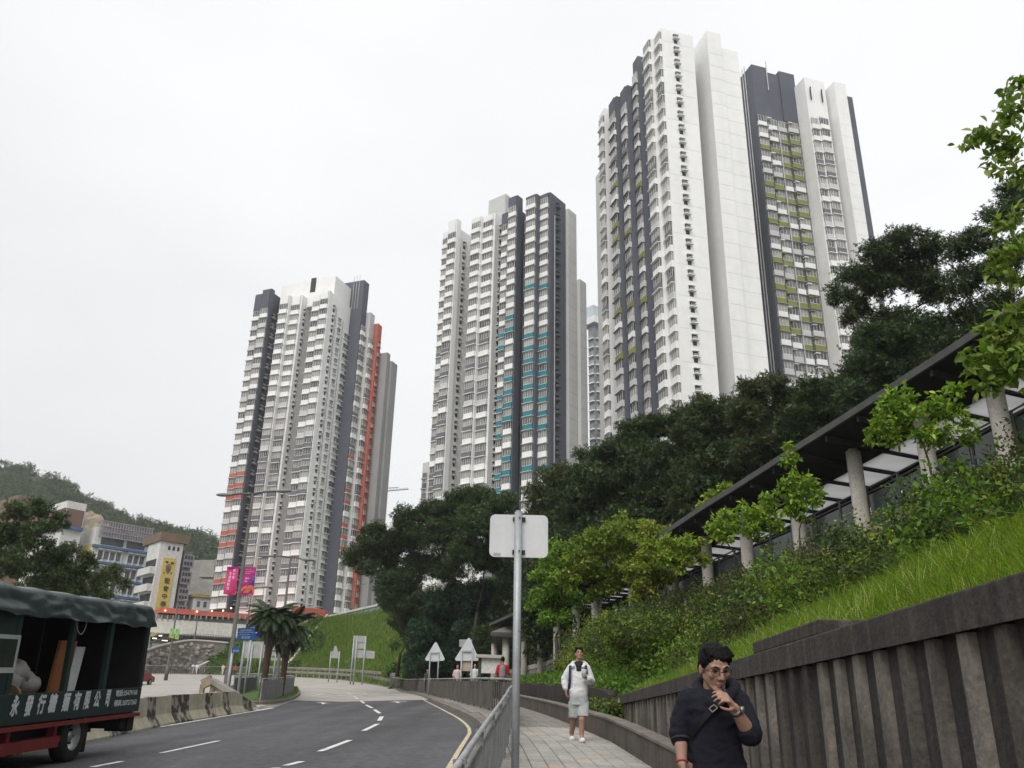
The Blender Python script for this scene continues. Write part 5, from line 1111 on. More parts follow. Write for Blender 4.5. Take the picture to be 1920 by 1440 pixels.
# ------------------------------------------------------------------ trees
def hbase(px, py, d):
    p = P(px, py, d); return Vector((p.x, p.y, max(G(p.x, p.y), H(p.x, p.y) if p.x > toe_x(p.y) else -99) - .1))
DG = 'dark trees behind the road and walkway'
def dtree(label, base, d, cl, pal=PAL_DARK, dens=560, size=.24, r0=.17, tm=T_SPRIG, fork=.4, nsub=26, sub=.40): return tree('dark_tree', label, base, pc([(c[0], c[1], c[2] * 1.18) + tuple(c[3:]) for c in cl], d), dens * 2.8, size, pal, r0, M_leafdark, tm, M_bark, DG, fork, .1, nsub, sub)
dtree('leaning dark tree reaching left towards the left tower', P(775, 1262, 74), 72, [(700, 1008, 34), (668, 1042, 26), (722, 1040, 32), (742, 1018, 24), (690, 1062, 20), (738, 1078, 24)], PAL_DARK, fork=.62)
dtree('tall dark tree left of the sign board with sky showing through its crown', P(800, 1262, 72), 70, [(768, 975, 30), (800, 958, 28), (838, 965, 34), (762, 1010, 36), (812, 1008, 40), (850, 1010, 36), (790, 1060, 34), (838, 1062, 36), (730, 1100, 34), (760, 1095, 34)], PAL_DARK)
dtree('dark tree with lifted top in front of the middle tower', P(880, 1260, 68), 67, [(868, 935, 30), (905, 930, 30), (940, 952, 34), (890, 978, 40), (930, 1000, 38), (965, 985, 30), (870, 1035, 36), (910, 1050, 40), (955, 1050, 36)], PAL_DARK + PAL_MID[2:3])
dtree('low dark tree at the end of the grassy bank', P(745, 1262, 84), 82, [(735, 1130, 24), (768, 1130, 32), (752, 1165, 24), (782, 1180, 30), (800, 1130, 34), (750, 1100, 26)], PAL_DARK, fork=.3)
dtree('broad-leaved dark tree behind the triangular signs', P(850, 1270, 74), 72, [(830, 1140, 36), (868, 1120, 38), (905, 1138, 34), (850, 1180, 38), (890, 1185, 36), (800, 1190, 34), (820, 1230, 34), (860, 1235, 36), (780, 1240, 26), (920, 1110, 30)], PAL_BLUE, 420, .34, fork=.35)
dtree('black shaded tree between the shelter and the sign post', P(960, 1250, 70), 68, [(960, 1090, 40), (1000, 1100, 38), (950, 1150, 40), (990, 1170, 36), (920, 1200, 34), (1020, 1060, 36), (905, 1240, 26)], PAL_DARK, fork=.35)
dtree('brownish thin-crowned tree beside the charcoal flank of the middle tower', P(1050, 1200, 55), 54, [(1040, 895, 32), (1010, 925, 30), (1062, 930, 34), (1030, 965, 34), (1080, 965, 30), (1000, 970, 24)], PAL_OLIVE, 420)
dtree('dense dark tree right of the middle tower', P(1120, 1190, 50), 50, [(1112, 860, 34), (1090, 895, 34), (1150, 850, 36), (1140, 905, 42), (1100, 950, 40), (1160, 955, 42), (1180, 900, 36)], PAL_DARK)
dtree('rounded dark tree below the charcoal wings of the right tower', P(1210, 1170, 47), 47, [(1190, 818, 34), (1225, 800, 34), (1262, 800, 32), (1210, 850, 40), (1250, 860, 42), (1230, 915, 42), (1190, 985, 38), (1260, 950, 40)], PAL_DARK + PAL_OLIVE[:1])
dtree('broad rounded tree against the white face of the right tower', P(1320, 1150, 44), 44, [(1300, 770, 34), (1335, 765, 34), (1362, 785, 30), (1295, 815, 40), (1340, 825, 42), (1310, 880, 42), (1360, 880, 38), (1290, 940, 34)], PAL_DARK + PAL_OLIVE[:2])
dtree('olive-tinted tree at the foot of the charcoal wing', P(1430, 1130, 41), 41, [(1405, 735, 32), (1440, 728, 34), (1395, 775, 34), (1440, 785, 40), (1480, 750, 32), (1420, 835, 38), (1465, 840, 38), (1390, 850, 30)], PAL_OLIVE + PAL_DARK[:2])
dtree('dark tree between the walkway roof and the right tower', P(1540, 1080, 38), 38, [(1520, 735, 32), (1555, 730, 30), (1500, 785, 38), (1545, 790, 40), (1585, 770, 36), (1530, 845, 36), (1575, 840, 36)], PAL_DARK)
dtree('spreading dark pine-like tree standing out against the sky on the right', P(1720, 990, 33), 33, [(1575, 555, 26), (1600, 515, 28), (1640, 475, 34), (1690, 455, 36), (1735, 465, 34), (1612, 575, 26), (1650, 540, 34), (1700, 525, 38), (1745, 530, 34), (1590, 595, 18), (1680, 600, 30), (1665, 505, 34), (1720, 500, 36), (1630, 520, 28), (1755, 560, 30)], PAL_DARK, 620, .2, .24, fork=.5)
dtree('deep dark tree above the walkway roof at the right', P(1700, 1000, 31), 30, [(1640, 640, 40), (1690, 640, 44), (1745, 620, 42), (1620, 690, 38), (1670, 705, 44), (1730, 690, 44), (1790, 650, 42), (1600, 740, 30), (1770, 720, 38)], PAL_DARK + PAL_BLUE[:1], 600, .2)
dtree('tall dark tree at the right edge behind the overhanging branch', P(1860, 940, 30), 29, [(1800, 470, 34), (1840, 450, 32), (1880, 400, 36), (1905, 380, 30), (1810, 530, 40), (1860, 510, 40), (1900, 470, 36), (1830, 590, 40), (1880, 580, 40), (1850, 640, 36), (1915, 640, 30), (1890, 355, 20)], PAL_DARK, 560, .2)
# young bright trees in front of the walkway
YG = 'young bright green trees along the walkway'
def tb(px_, d_): p = P(px_, 1000, d_); return Vector((p.x, p.y, H(p.x, p.y) - .1))
def ytree(label, base, d, cl, pal=PAL_LIME, dens=330, size=.17, r0=.065, fork=.45, tm=T_LEAF, name='young_tree', nsub=9, sub=.42): return tree(name, label, base, pc([(c[0], c[1], c[2] * 1.22) + tuple(c[3:]) for c in cl], d), dens * 4.0, size * .74, pal, r0, M_leaf, tm, M_bark2, YG, fork, .45, nsub, sub)
ytree('slim young tree with a pointed top in front of the walkway roof', tb(1500, 19.5), 19.5, [(1474, 838, 11, 0), (1480, 868, 18, 0), (1500, 905, 28, 0), (1470, 915, 20, 0), (1525, 930, 26, 0), (1480, 945, 30, 0), (1510, 955, 26, 0), (1440, 935, 16, 0)], PAL_LIME + PAL_MID[:2], 420, .17)
ytree('low spreading lime tree left of the slim pointed tree', tb(1392, 22), 22, [(1345, 985, 20, 0), (1375, 975, 26, 0), (1405, 962, 26, 0), (1432, 975, 26, 0), (1355, 1005, 18, 0), (1410, 990, 26, 0), (1450, 990, 20, 0), (1440, 955, 18, 0)], PAL_LIME, 420, .17)
ytree('small lime tree poking above the walkway roof', tb(1352, 34), 34, [(1340, 935, 20, 0), (1370, 925, 22, 0), (1320, 955, 18, 0), (1390, 915, 14, 0)], PAL_YEL + PAL_LIME[:2], 420, .22)
ytree('bushy yellow-green tree between the walkway columns at centre right', tb(1285, 25), 25, [(1265, 1030, 26, 0), (1300, 1025, 26, 0), (1240, 1050, 26, 0), (1280, 1058, 24, 0), (1320, 1050, 16, 0), (1225, 1020, 20, 0)], PAL_YEL + PAL_LIME[:2], 420, .18)
ytree('leafy bright tree with wide crown in front of the nearest columns', tb(1772, 15), 15.0, [(1640, 795, 26, 0), (1680, 745, 30, 0), (1655, 770, 22, 0), (1695, 785, 32, 0), (1735, 775, 32, 0), (1635, 825, 16, 0), (1670, 825, 20, 0), (1725, 815, 28, 0), (1775, 770, 34, 0), (1765, 815, 30, 0), (1810, 805, 26, 0), (1830, 825, 14, 0), (1790, 735, 22, 0)], PAL_LIME + PAL_MID[:2], 420, .15, .07, .35)
ytree('wide green-yellow tree above the head of the man in white', tb(1108, 33), 33, [(1085, 1045, 34), (1120, 1010, 36), (1160, 1000, 34), (1110, 1060, 40), (1150, 1050, 40), (1075, 1085, 30), (1130, 1095, 38), (1180, 1080, 36), (1190, 1035, 34), (1160, 980, 24), (1195, 990, 24)], PAL_YEL + PAL_MID, 420, .2, .13)
ytree('yellowish tree with reddish tips left of the walkway roof end', tb(1218, 30), 30, [(1215, 1010, 30), (1245, 1005, 22), (1225, 1050, 34), (1190, 1075, 30), (1240, 1085, 30), (1205, 1110, 30), (1255, 1045, 22)], PAL_YEL, 420, .19, .11)
ytree('fresh green tree directly right of the sign post', tb(1045, 36), 36, [(1030, 1060, 28), (1050, 1030, 26), (1020, 1095, 30), (1055, 1085, 30), (1040, 1130, 30), (1005, 1120, 24), (1075, 1130, 26), (1025, 1165, 22), (1060, 1165, 20)], PAL_LIME[:3] + PAL_MID, 420, .2, .11)
# tree at the right edge whose twigs hang into the sky
ob = hp(1915, 1005); ob = Vector((6.6, 8.6, H(6.6, 8.6)))
ytree('broad-leaved tree at the right edge with twigs hanging against the sky', ob, 8.8, [(1905, 165, 20, 0), (1895, 205, 26, 0), (1865, 248, 24, 0), (1830, 258, 14, 0), (1810, 272, 10, 0), (1895, 265, 26, 0), (1872, 295, 16, 0), (1862, 322, 11, 0), (1910, 320, 24, 0), (1905, 400, 18, 0), (1880, 420, 18, 0), (1910, 470, 22, 0), (1880, 480, 20, 0), (1862, 505, 14, 0), (1900, 520, 20, 0), (1890, 590, 28, 0), (1870, 625, 30, 0), (1910, 640, 34, 0), (1850, 660, 26, 0), (1885, 690, 34, 0), (1835, 690, 24, 0), (1850, 720, 24, 0), (1815, 665, 12, 0), (1965, 230, 42, .2), (1995, 310, 46, .3), (1960, 420, 40, .2), (2000, 510, 50, .3), (1965, 610, 48, .2), (2020, 400, 44, .6), (1980, 700, 46, .2)], [(.13, .21, .03), (.17, .25, .045), (.10, .17, .025), (.20, .24, .06)], 620, .155, .045, .5, T_LEAF, 'overhanging_tree', 10, .55)
# left edge
tree('roadside_tree', 'dark roadside tree behind the truck at the left edge', hbase(30, 1300, 40), pc([(30, 960, 34), (75, 950, 28), (20, 1005, 44), (70, 1000, 40), (110, 975, 22), (60, 1050, 48), (115, 1040, 38), (10, 1060, 44), (140, 1075, 34), (100, 1090, 40), (165, 1050, 22), (-30, 1010, 50)], 40), 1500, .2, PAL_DARK, .15, M_leafdark, T_SPRIG, M_bark, None, .4)
tree('roadside_tree', 'green-lit bushy tree between the truck roof and the school', hbase(150, 1310, 46), pc([(90, 1085, 34), (140, 1100, 34), (60, 1105, 34), (185, 1085, 26), (215, 1075, 22), (190, 1110, 26), (110, 1115, 30), (230, 1095, 16)], 46), 1500, .2, PAL_MID[:1] + PAL_DARK + PAL_OLIVE, .12, M_leafdark, T_SPRIG, M_bark, None, .4)
# ------------------------------------------------------------------ palms on the traffic island
M_palm = pm('palm_trunk', (.085, .055, .04), (.045, .03, .022), 8, .95, .9, 25)
def palm(label, bpx, bpy, tpx, tpy, d, nf, Lf, skirt):
    b = P(bpx, bpy, d); b.z = G(b.x, b.y) + .1; t = P(tpx, tpy, d); root = thing('palm_tree', label, 'palm', tuple(b), 'palms on the island')
    mb = MB(); n = 14
    for i in range(n):
        p, q = b.lerp(t, i / n), b.lerp(t, (i + 1) / n); r = .17 + .10 * (i / n) ** 2; mb.tube([p, q], [r * .92, r * 1.12], 9)
    mb.build('trunk', M_palm, root)
    V_, F_, C_ = [], [], []; base = 0
    def frond(L, a, el, curl, pal):
        nonlocal base
        pts = []; p = Vector(t); e = el
        for i in range(11):
            pts.append(p.copy()); p = p + Vector((cos(a) * cos(e), sin(a) * cos(e), sin(e))) * L / 10; e -= curl / 10
        side = Vector((-sin(a), cos(a), 0))
        for i in range(1, 11):
            tg = (pts[i] - pts[i - 1]).normalized(); up = side.cross(tg)
            for k in range(5):
                c = pts[i - 1].lerp(pts[i], k / 5); f = (i + k / 5) / 11; ll = L * .23 * sin(pi * min(1, .12 + f * .85)) + .05
                for s_ in (-1, 1):
                    dr_ = (side * s_ * .8 + tg * .65 + up * .15 + Vector((0, 0, -.35))).normalized(); w = .022
                    tip = c + dr_ * ll * random.uniform(.8, 1.1); md = c + dr_ * ll * .5 + Vector((0, 0, .02))
                    V_.extend([c - tg * w * .5, c + tg * w * .5, md + tg * w, tip, md - tg * w]); F_.append((base, base + 1, base + 2, base + 3)); F_.append((base, base + 2, base + 3, base + 4)); col = np.array(random.choice(pal)) * random.uniform(.7, 1.3); C_.extend([col] * 5); base += 5
    for k in range(nf): frond(Lf * random.uniform(.8, 1.1), random.uniform(0, 2 * pi), random.uniform(-.15, 1.25), random.uniform(1.1, 2.0), [(.045, .075, .035), (.06, .09, .04), (.035, .06, .03)])
    for k in range(skirt): frond(Lf * random.uniform(.7, .95), random.uniform(0, 2 * pi), random.uniform(-1.1, -.25), random.uniform(.4, 1.0), [(.09, .085, .06), (.06, .06, .04), (.05, .06, .035)])
    o0 = np.array(ORG[root.name]); me = np_mesh('fronds', np.array([tuple(v) for v in V_]) - o0, np.array(F_), np.array(C_), M_leafdark); link('fronds', me, root, Vector(ORG[root.name]))
palm('palm with reddish brown trunk nearer the blue sign', 490, 1312, 512, 1158, 50, 60, 1.75, 22)
palm('shaggy palm with drooping dead fronds right of the other palm', 526, 1306, 543, 1178, 55, 46, 1.95, 70)

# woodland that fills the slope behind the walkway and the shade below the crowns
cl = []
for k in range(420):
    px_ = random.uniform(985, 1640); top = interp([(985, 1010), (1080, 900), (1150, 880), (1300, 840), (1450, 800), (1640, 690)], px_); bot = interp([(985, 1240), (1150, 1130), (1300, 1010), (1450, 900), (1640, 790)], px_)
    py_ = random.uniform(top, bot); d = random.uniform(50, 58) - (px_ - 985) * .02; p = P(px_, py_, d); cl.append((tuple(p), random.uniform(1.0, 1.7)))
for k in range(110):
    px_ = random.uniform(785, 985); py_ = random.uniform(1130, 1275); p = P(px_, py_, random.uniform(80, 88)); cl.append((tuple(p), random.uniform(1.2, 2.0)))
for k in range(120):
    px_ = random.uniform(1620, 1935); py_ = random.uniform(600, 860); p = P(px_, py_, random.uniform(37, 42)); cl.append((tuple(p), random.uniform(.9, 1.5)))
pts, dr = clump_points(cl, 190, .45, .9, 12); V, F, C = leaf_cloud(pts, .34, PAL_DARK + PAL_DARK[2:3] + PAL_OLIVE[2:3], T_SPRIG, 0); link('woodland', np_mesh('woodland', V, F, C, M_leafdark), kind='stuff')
# ------------------------------------------------------------------ street furniture
M_galv = pm('galvanised_steel', (.40, .42, .43), (.31, .33, .34), 6, .5, .1, 40, metal=.35, streak=(12, .35, (.22, .23, .24)), spec=.4)
M_signback = pm('sign_back', (.56, .57, .58), (.50, .51, .52), 1.5, .55, metal=.2, spec=.4, fine=.025, streak=(5, .3, (.42, .42, .42))); M_signgrey = pm('sign_back_dull', (.36, .36, .35), (.29, .29, .28), 3, .6, metal=.2)
M_blk = pm('black_metal', (.02, .02, .02), None, 5, .6)
def rounded(w, h, r, n=5):
    o = []
    for cx, cy, a0_ in ((w / 2 - r, h / 2 - r, 0), (-w / 2 + r, h / 2 - r, 90), (-w / 2 + r, -h / 2 + r, 180), (w / 2 - r, -h / 2 + r, 270)):
        for k in range(n + 1): a = radians(a0_ + 90 * k / n); o.append((cx + r * cos(a), cy + r * sin(a)))
    return o
def plate(mb, c, poly, th, rz=0.0, m=0):
    """upright plate: polygon in its own plane (x across, y up), thickness along its normal"""
    u = Vector((cos(rz), sin(rz), 0)); n = Vector((-sin(rz), cos(rz), 0)); c = Vector(c); k = len(poly)
    v = [c + u * x + Vector((0, 0, y)) - n * th / 2 for x, y in poly] + [c + u * x + Vector((0, 0, y)) + n * th / 2 for x, y in poly]
    return mb.add(v, [tuple(range(k)), tuple(range(2 * k - 1, k - 1, -1))] + [(i, k + i, k + (i + 1) % k, (i + 1) % k) for i in range(k)], m)
# the near sign, seen from behind
D = 8.7; tp = P(972, 961, D); bp = Vector((tp.x + .015, D, G(tp.x, D) + HP)); c = P(973, 1003, D)
sp = thing('sign_post', 'grey steel sign post with blank white board back standing on the pavement', 'sign', tuple(bp))
mb = MB(); mb.tube([bp, (tp.x, D, tp.z)], .038, 16); mb.tube([(tp.x, D, tp.z), (tp.x, D, tp.z + .012), (tp.x, D, tp.z + .02)], [.038, .034, .015], 16); mb.build('post', M_galv, sp, smooth=True)
mb = MB(); mb.tube([(bp.x, D, c.z - .95), (bp.x, D, c.z - .945)], .0395, 16); mb.build('seam', M_signgrey, sp)
bd = MB(); plate(bd, (c.x, D + .05, c.z), rounded(.60, .44, .055), .006); board = bd.build('sign_board', M_signback, sp)
for dz_ in (.17, -.17):
    mb = MB(); mb.box((c.x, D + .035, c.z + dz_), .13, .02, .04); mb.build('clamp', M_blk, board); mb = MB(); mb.tube([(c.x + .005, D - .045, c.z + dz_), (c.x + .005, D - .036, c.z + dz_)], .008, 8); mb.build('bolt', M_blk, board)
mb = MB(); plate(mb, (c.x - .22, D + .046, c.z - .195), rounded(.075, .03, .004), .001); mb.build('sticker', M_signgrey, board)
def post_sign(name, label, d, posts, y_bot, boards, mat=M_signgrey, pmat=M_galv, rp=.035, bars=(), base_off=HP):
    """boards: list of (polygon in picture pixels, part name, material)"""
    x0 = P(posts[0][0], y_bot, d); root = thing(name, label, 'sign', (x0.x, d, G(x0.x, d)))
    for (px_, pt) in posts:
        q = P(px_, pt, d); mb = MB(); mb.tube([(q.x, d, G(q.x, d) - .05), (q.x, d, q.z)], rp, 8); mb.build('post', pmat, root, smooth=True)
    for i, (poly, nm, mt) in enumerate(boards):
        v = [P(x, y, d + .06 + .05 * i) for x, y in poly]; k = len(v); w = [q + Vector((0, .02, 0)) for q in v]; mb = MB(); mb.add(v + w, [tuple(range(k))[::-1], tuple(range(k, 2 * k)), ] + [(i_, (i_ + 1) % k, k + (i_ + 1) % k, k + i_) for i_ in range(k)]); mb.build(nm, mt, root)
    for (a, b) in bars: mb = MB(); mb.bar(P(*a, d), P(*b, d), .05, .06); mb.build('cross_bar', pmat, root)
    return root
M_greenpost = pm('green_post', (.05, .12, .10), (.04, .09, .08), 4, .6)
post_sign('rectangular_sign', 'tall narrow grey sign back on a dark green post', 80, [(784, 1197)], 1272, [([(782, 1194), (796.5, 1194), (793, 1237), (778.5, 1237)], 'sign_plate', M_signgrey)], pmat=M_greenpost, rp=.045, bars=[((780, 1213), (795, 1213))])
def rtri(x0, x1, yb, xt, yt, r=3):
    return [(x0 + r, yb), (x1 - r, yb), (x1, yb - r * .9), (x1 - .6, yb - r * 1.6), (xt + r * .8, yt + r * .5), (xt, yt - .3), (xt - r * .8, yt + r * .5), (x0 + .6, yb - r * 1.6), (x0, yb - r * .9)]
post_sign('triangular_sign', 'smaller triangular sign back on two thin posts', 55, [(807, 1222), (823, 1222)], 1275, [(rtri(797, 834, 1239, 817, 1204), 'sign_plate', M_signback)], bars=[((808, 1224), (824, 1224)), ((808, 1239.5), (824, 1239.5))])
post_sign('triangular_sign', 'larger triangular sign back with beige box, left of the notice board', 43, [(866, 1219), (886, 1215)], 1280, [(rtri(853, 898, 1239, 879, 1196), 'sign_plate', M_signback), ([(861, 1199), (885, 1199), (885, 1213), (861, 1213)], 'upper_plate', M_signgrey), ([(867, 1238), (886, 1238), (885, 1258.5), (866, 1258)], 'beige_box', pm('beige_plate', (.42, .35, .28), (.36, .3, .24), 3, .7))], bars=[((868, 1221), (886, 1221))])
# notice board
nb = thing('notice_board', 'white notice board in a dark frame with small pitched cap beside the shelter', 'notice board', tuple(P(920, 1285, 41)))
d = 41.0; M_nbf = pm('dark_green_frame', (.05, .052, .04), (.04, .04, .032), 3, .7)
for x in (900, 942):
    q = P(x, 1232, d); mb = MB(); mb.box((q.x, d, (G(q.x, d) + q.z) / 2), .14, .12, q.z - G(q.x, d)); mb.build('post', M_nbf, nb)
a, b = P(901, 1234, d), P(942, 1263, d); mb = MB(); mb.obox((a.x, d - .03, b.z), (b.x - a.x, 0, 0), (0, .05, 0), (0, 0, a.z - b.z)); mb.build('board', pm('notice_white', (.60, .60, .56), (.52, .52, .48), 1, .6), nb)
a, b = P(893, 1229, d), P(945, 1236, d); mb = MB(); mb.add([(a.x, d - .25, a.z - .1), (b.x, d - .25, a.z - .12), (b.x, d + .25, a.z - .12), (a.x, d + .25, a.z - .1), (a.x, d, a.z + .06), (b.x, d, a.z + .04)], [(0, 1, 5, 4), (2, 3, 4, 5), (1, 2, 5), (3, 0, 4), (3, 2, 1, 0)]); mb.build('cap', M_conc, nb)
# road sign backs by the grassy bank
post_sign('road_sign', 'small grey sign back on two posts in front of the grassy bank', 112, [(621, 1221), (637, 1221)], 1272, [([(621, 1222), (637, 1222), (636, 1234), (620.5, 1234)], 'sign_plate', M_signgrey), ([(624, 1222), (634, 1222), (630.5, 1211), (627.5, 1211)], 'upper_plate', M_signgrey)], rp=.07)
post_sign('gantry_sign', 'tall four-legged grey sign back in front of the grassy bank', 104, [(664.5, 1192), (670, 1192), (686, 1193)], 1276, [([(665, 1192), (687, 1192.5), (686, 1215), (664, 1215)], 'sign_plate', M_signgrey), ([(663, 1217), (703, 1221), (702, 1235), (663, 1233)], 'lower_plate', M_signgrey), ], rp=.09, bars=[((664, 1203), (687, 1203)), ((664, 1215.5), (687, 1216))])
# crash barrier round the outside of the far bend
gl = smooth_line([flat(gp(*p)) for p in [(470, 1266.5), (550, 1270), (640, 1276), (690, 1283.5), (725, 1291)]], 60); gl = off_line(gl, -.9 if off_line(gl, 1)[30].y < gl[30].y else .9)
M_gr = pm('guardrail_steel', (.30, .28, .25), (.2, .185, .165), 1, .6, metal=.2, streak=(1, .4, (.16, .12, .09)))
gr = thing('crash_barrier', 'double-rail rusty grey crash barrier along the far bend below the bank', 'crash barrier', (gl[30].x, gl[30].y, G(gl[30].x, gl[30].y)))
for h in (.55, 1.15):
    mb = MB(); vs_ = []
    for p in gl:
        z = G(p.x, p.y) + h
        for (dy, dzz) in ((0, 0), (-.08, .1), (0, .16), (-.08, .24), (0, .34), (.04, .34), (.04, 0)): vs_.append((p.x, p.y + dy, z + dzz))
    mb.add(vs_, [(i * 7 + k, (i + 1) * 7 + k, (i + 1) * 7 + (k + 1) % 7, i * 7 + (k + 1) % 7) for i in range(len(gl) - 1) for k in range(7)]); mb.build('rail', M_gr, gr)
pmb = MB(); pmb.box((0, 0, .75), .14, .14, 1.5); pme = pmb.build('post', [M_gr], mesh_only=True)
for p in resample(gl, 34): inst('post', pme, gr, (p.x, p.y + .14, G(p.x, p.y)))
railing('far_road_railing', 'long rusty railing along the far road in front of the stone wall', [P(x, y, 1).normalized() * 0 + flat(P(x, y, dd_)) for x, y, dd_ in ((215, 1258, 128), (270, 1260, 132), (330, 1260, 136), (400, 1261, 140), (470, 1263, 142))], 1.25, base=.05, bar=.3, post=3.0, bm=M_railbr, br=.035)
# concrete median barrier
M_jb = pm('barrier_cream', (.42, .39, .30), (.32, .29, .22), 2.2, .9, .3, 20, streak=(3, .5, (.16, .14, .11))); M_jd = pm('barrier_black', (.05, .045, .04), (.28, .255, .2), 3.0, .9, .3, 20, lo=.48, hi=.56)
jb = thing('median_barrier', 'stained cream and black concrete median barrier behind the truck', 'barrier', (BL[1].x, BL[1].y, G(BL[1].x, BL[1].y)))
dBn = dB.normalized(); jl = [BL[0] + dBn * 9] + [BL[0]] + BL[1:]; J = resample(jl, 300); Ltot = sum((J[i + 1] - J[i]).length for i in range(299))
prof = [(.34, 0), (.34, .08), (.16, .34), (.10, .86), (-.10, .86), (-.16, .34), (-.34, .08), (-.34, 0)]
i0 = 0; k = 0
while i0 < 298:
    n_ = int(300 * random.choice([.9, 1.3, 1.7, 2.1]) / Ltot); i1 = min(299, i0 + max(4, n_)); seg = J[i0:i1 + 1]; vs_ = []
    for j, p in enumerate(seg):
        t = (seg[min(j + 1, len(seg) - 1)] - seg[max(j - 1, 0)]).normalized(); n = Vector((t.y, -t.x, 0)); end = max(0, (i0 + j) / 299 - .86) / .14; hs = 1 - .72 * end
        for (o, h) in prof: q = p + n * o; vs_.append((q.x, q.y, G(p.x, p.y) - .02 + h * hs))
    m_ = len(seg); mb = MB(); mb.add(vs_, [(j * 8 + a_, j * 8 + a_ + 1, (j + 1) * 8 + a_ + 1, (j + 1) * 8 + a_) for j in range(m_ - 1) for a_ in range(7)] + [tuple(range(7, -1, -1)), tuple((m_ - 1) * 8 + a_ for a_ in range(8))])
    mb.build('barrier_block', M_jd if k % 2 else M_jb, jb); i0 = i1; k += 1
# broken guardrail end by the island
ge = thing('guardrail_end', 'sloping timber-faced guardrail end by the traffic island', 'guardrail', tuple(gp(410, 1312))); d = 43; M_tim = pm('weathered_timber', (.30, .24, .16), (.2, .16, .11), 3, .9, .3)
mb = MB(); mb.bar(P(398, 1276, d), P(444, 1304, d - 1.5), .3, .22); mb.build('beam', M_gr, ge); mb = MB(); mb.bar(P(380, 1283, d), P(398, 1274, d), .3, .42); mb.build('beam', M_tim, ge); mb = MB(); mb.bar(P(398, 1285, d + .3), P(446, 1313, d - 1.2), .12, .28); mb.build('beam', M_gr, ge)
for x, y0_, dd_ in ((379, 1283, 43), (399, 1280, 43), (418, 1290, 42.5), (436, 1302, 42)): q = P(x, y0_, dd_); mb = MB(); mb.box((q.x, dd_ + .1, (q.z + G(q.x, dd_)) / 2), .2, .2, q.z - G(q.x, dd_)); mb.build('post', M_tim, ge)
# traffic island: kerbed grass with railings
isl = [flat(gp(*p)) for p in [(440, 1314), (480, 1322), (520, 1319), (552, 1311), (563, 1301), (556, 1291), (530, 1285), (470, 1283), (430, 1290)]]; isl = smooth_line(isl + [isl[0]], 60)[:-1]; cen = sum(isl, Vector()) / len(isl)
mb = MB(); n = len(isl); vs_ = []
for k_, (ff, h) in enumerate(((1, -.05), (1, .14), (.965, .15), (.955, .14), (.6, .3), (.2, .38))):
    for p in isl: q = cen + (p - cen) * ff; vs_.append((q.x, q.y, G(q.x, q.y) + h))
mb.add(vs_, [(k_ * n + i, k_ * n + (i + 1) % n, (k_ + 1) * n + (i + 1) % n, (k_ + 1) * n + i) for k_ in range(5) for i in range(n)], 0); mb.add([vs_[5 * n + i] for i in range(n)], [tuple(range(n))], 1)
for j in range(3 * n, 5 * n): mb.m[j] = 1
ti = struct(mb.build('traffic_island', [M_kerb, M_slopeg]))
pts = []
while len(pts) < 5000:
    a = random.random() * 2 * pi; p = cen + (isl[int(random.random() * n)] - cen) * (sqrt(random.random()) * .93); pts.append((p.x, p.y, G(p.x, p.y) + .16 + .2 * (1 - (p - cen).length / 8)))
V, F, C = blades(np.array(pts), .22, .03, [(.10, .17, .02), (.13, .2, .03), (.08, .14, .02)], .7, 2); link('island_grass', np_mesh('island_grass', V, F, C, M_grass), kind='stuff')
RLI = lambda l: [flat(gp(x, y, .15)) for x, y in l]
railing('island_railing', 'grey barred railing round the front corner of the traffic island', smooth_line(RLI([(487, 1316.5), (505, 1313), (530, 1306), (549, 1299.5)]), 20), 1.1, base=.15, bm=M_rail, br=.03)
railing('island_railing', 'dark barred railing on the far side of the traffic island', smooth_line(RLI([(549, 1299), (540, 1292), (500, 1288), (440, 1287)]), 20), 1.1, base=.15, bm=M_steel, br=.03)
railing('island_railing', 'short barred railing panel behind the guardrail end', smooth_line(RLI([(436, 1303), (455, 1302), (478, 1297)]), 12), 1.1, base=.15, bm=M_steel, br=.03)
# lamp posts
M_lp = pm('lamp_post', (.12, .112, .105), (.09, .084, .08), 2, .6, metal=.2); M_lh = pm('lamp_head', (.22, .225, .225), (.17, .175, .18), 2, .5, metal=.2)
def lamp(label, d, base, top, heads, rb=.12, rt=.075, hl=.46, base_z=None):
    t = P(*top, d); b = Vector((t.x, d, G(t.x, d) if base_z is None else base_z)); root = thing('lamp_post', label, 'lamp post', tuple(b))
    mb = MB(); mb.tube([b, b + Vector((0, 0, 1.6)), b + Vector((0, 0, 1.62)), t], [rb * 1.5, rb * 1.45, rb, rt], 12); mb.build('pole', M_lp, root, smooth=True)
    for (hx, hy, side) in heads:
        h = P(hx, hy, d); m1 = t.lerp(h, .5) + Vector((0, 0, .06)); mb = MB(); mb.tube([t, m1, h], [rt * .9, rt * .8, rt * .7], 7); arm = mb.build('arm', M_lp, root, smooth=True)
        dr_ = (h - t); dr_.z *= .3; dr_.normalize(); M_ = Matrix((dr_, Vector((0, 1, 0)), Vector((0, 0, 1)).cross(Vector((0, 1, 0))) * 0 + dr_.cross(Vector((0, 1, 0))))).transposed(); mb = MB(); mb.ell(h + dr_ * hl * .7, (hl, hl * .36, hl * .22), 12, 8, 0, M_); mb.build('lamp_head', M_lh, arm, smooth=True)
    return root, t, b
L1, t1, b1 = lamp('tall double-armed lamp post carrying two pink event banners', 45, (430, 1325), (474, 927), [(432, 928, -1), (520, 921, 1)])
lamp('smaller double-armed lamp post behind the palms', 68, (520, 1290), (545, 1045), [(505, 1043, -1), (568, 1049, 1)], .13, .07, .55)
lamp('thin lamp post with short arm between the palms and the tower', 92, (466, 1270), (472, 1105), [(492, 1101, 1)], .12, .06, .5)
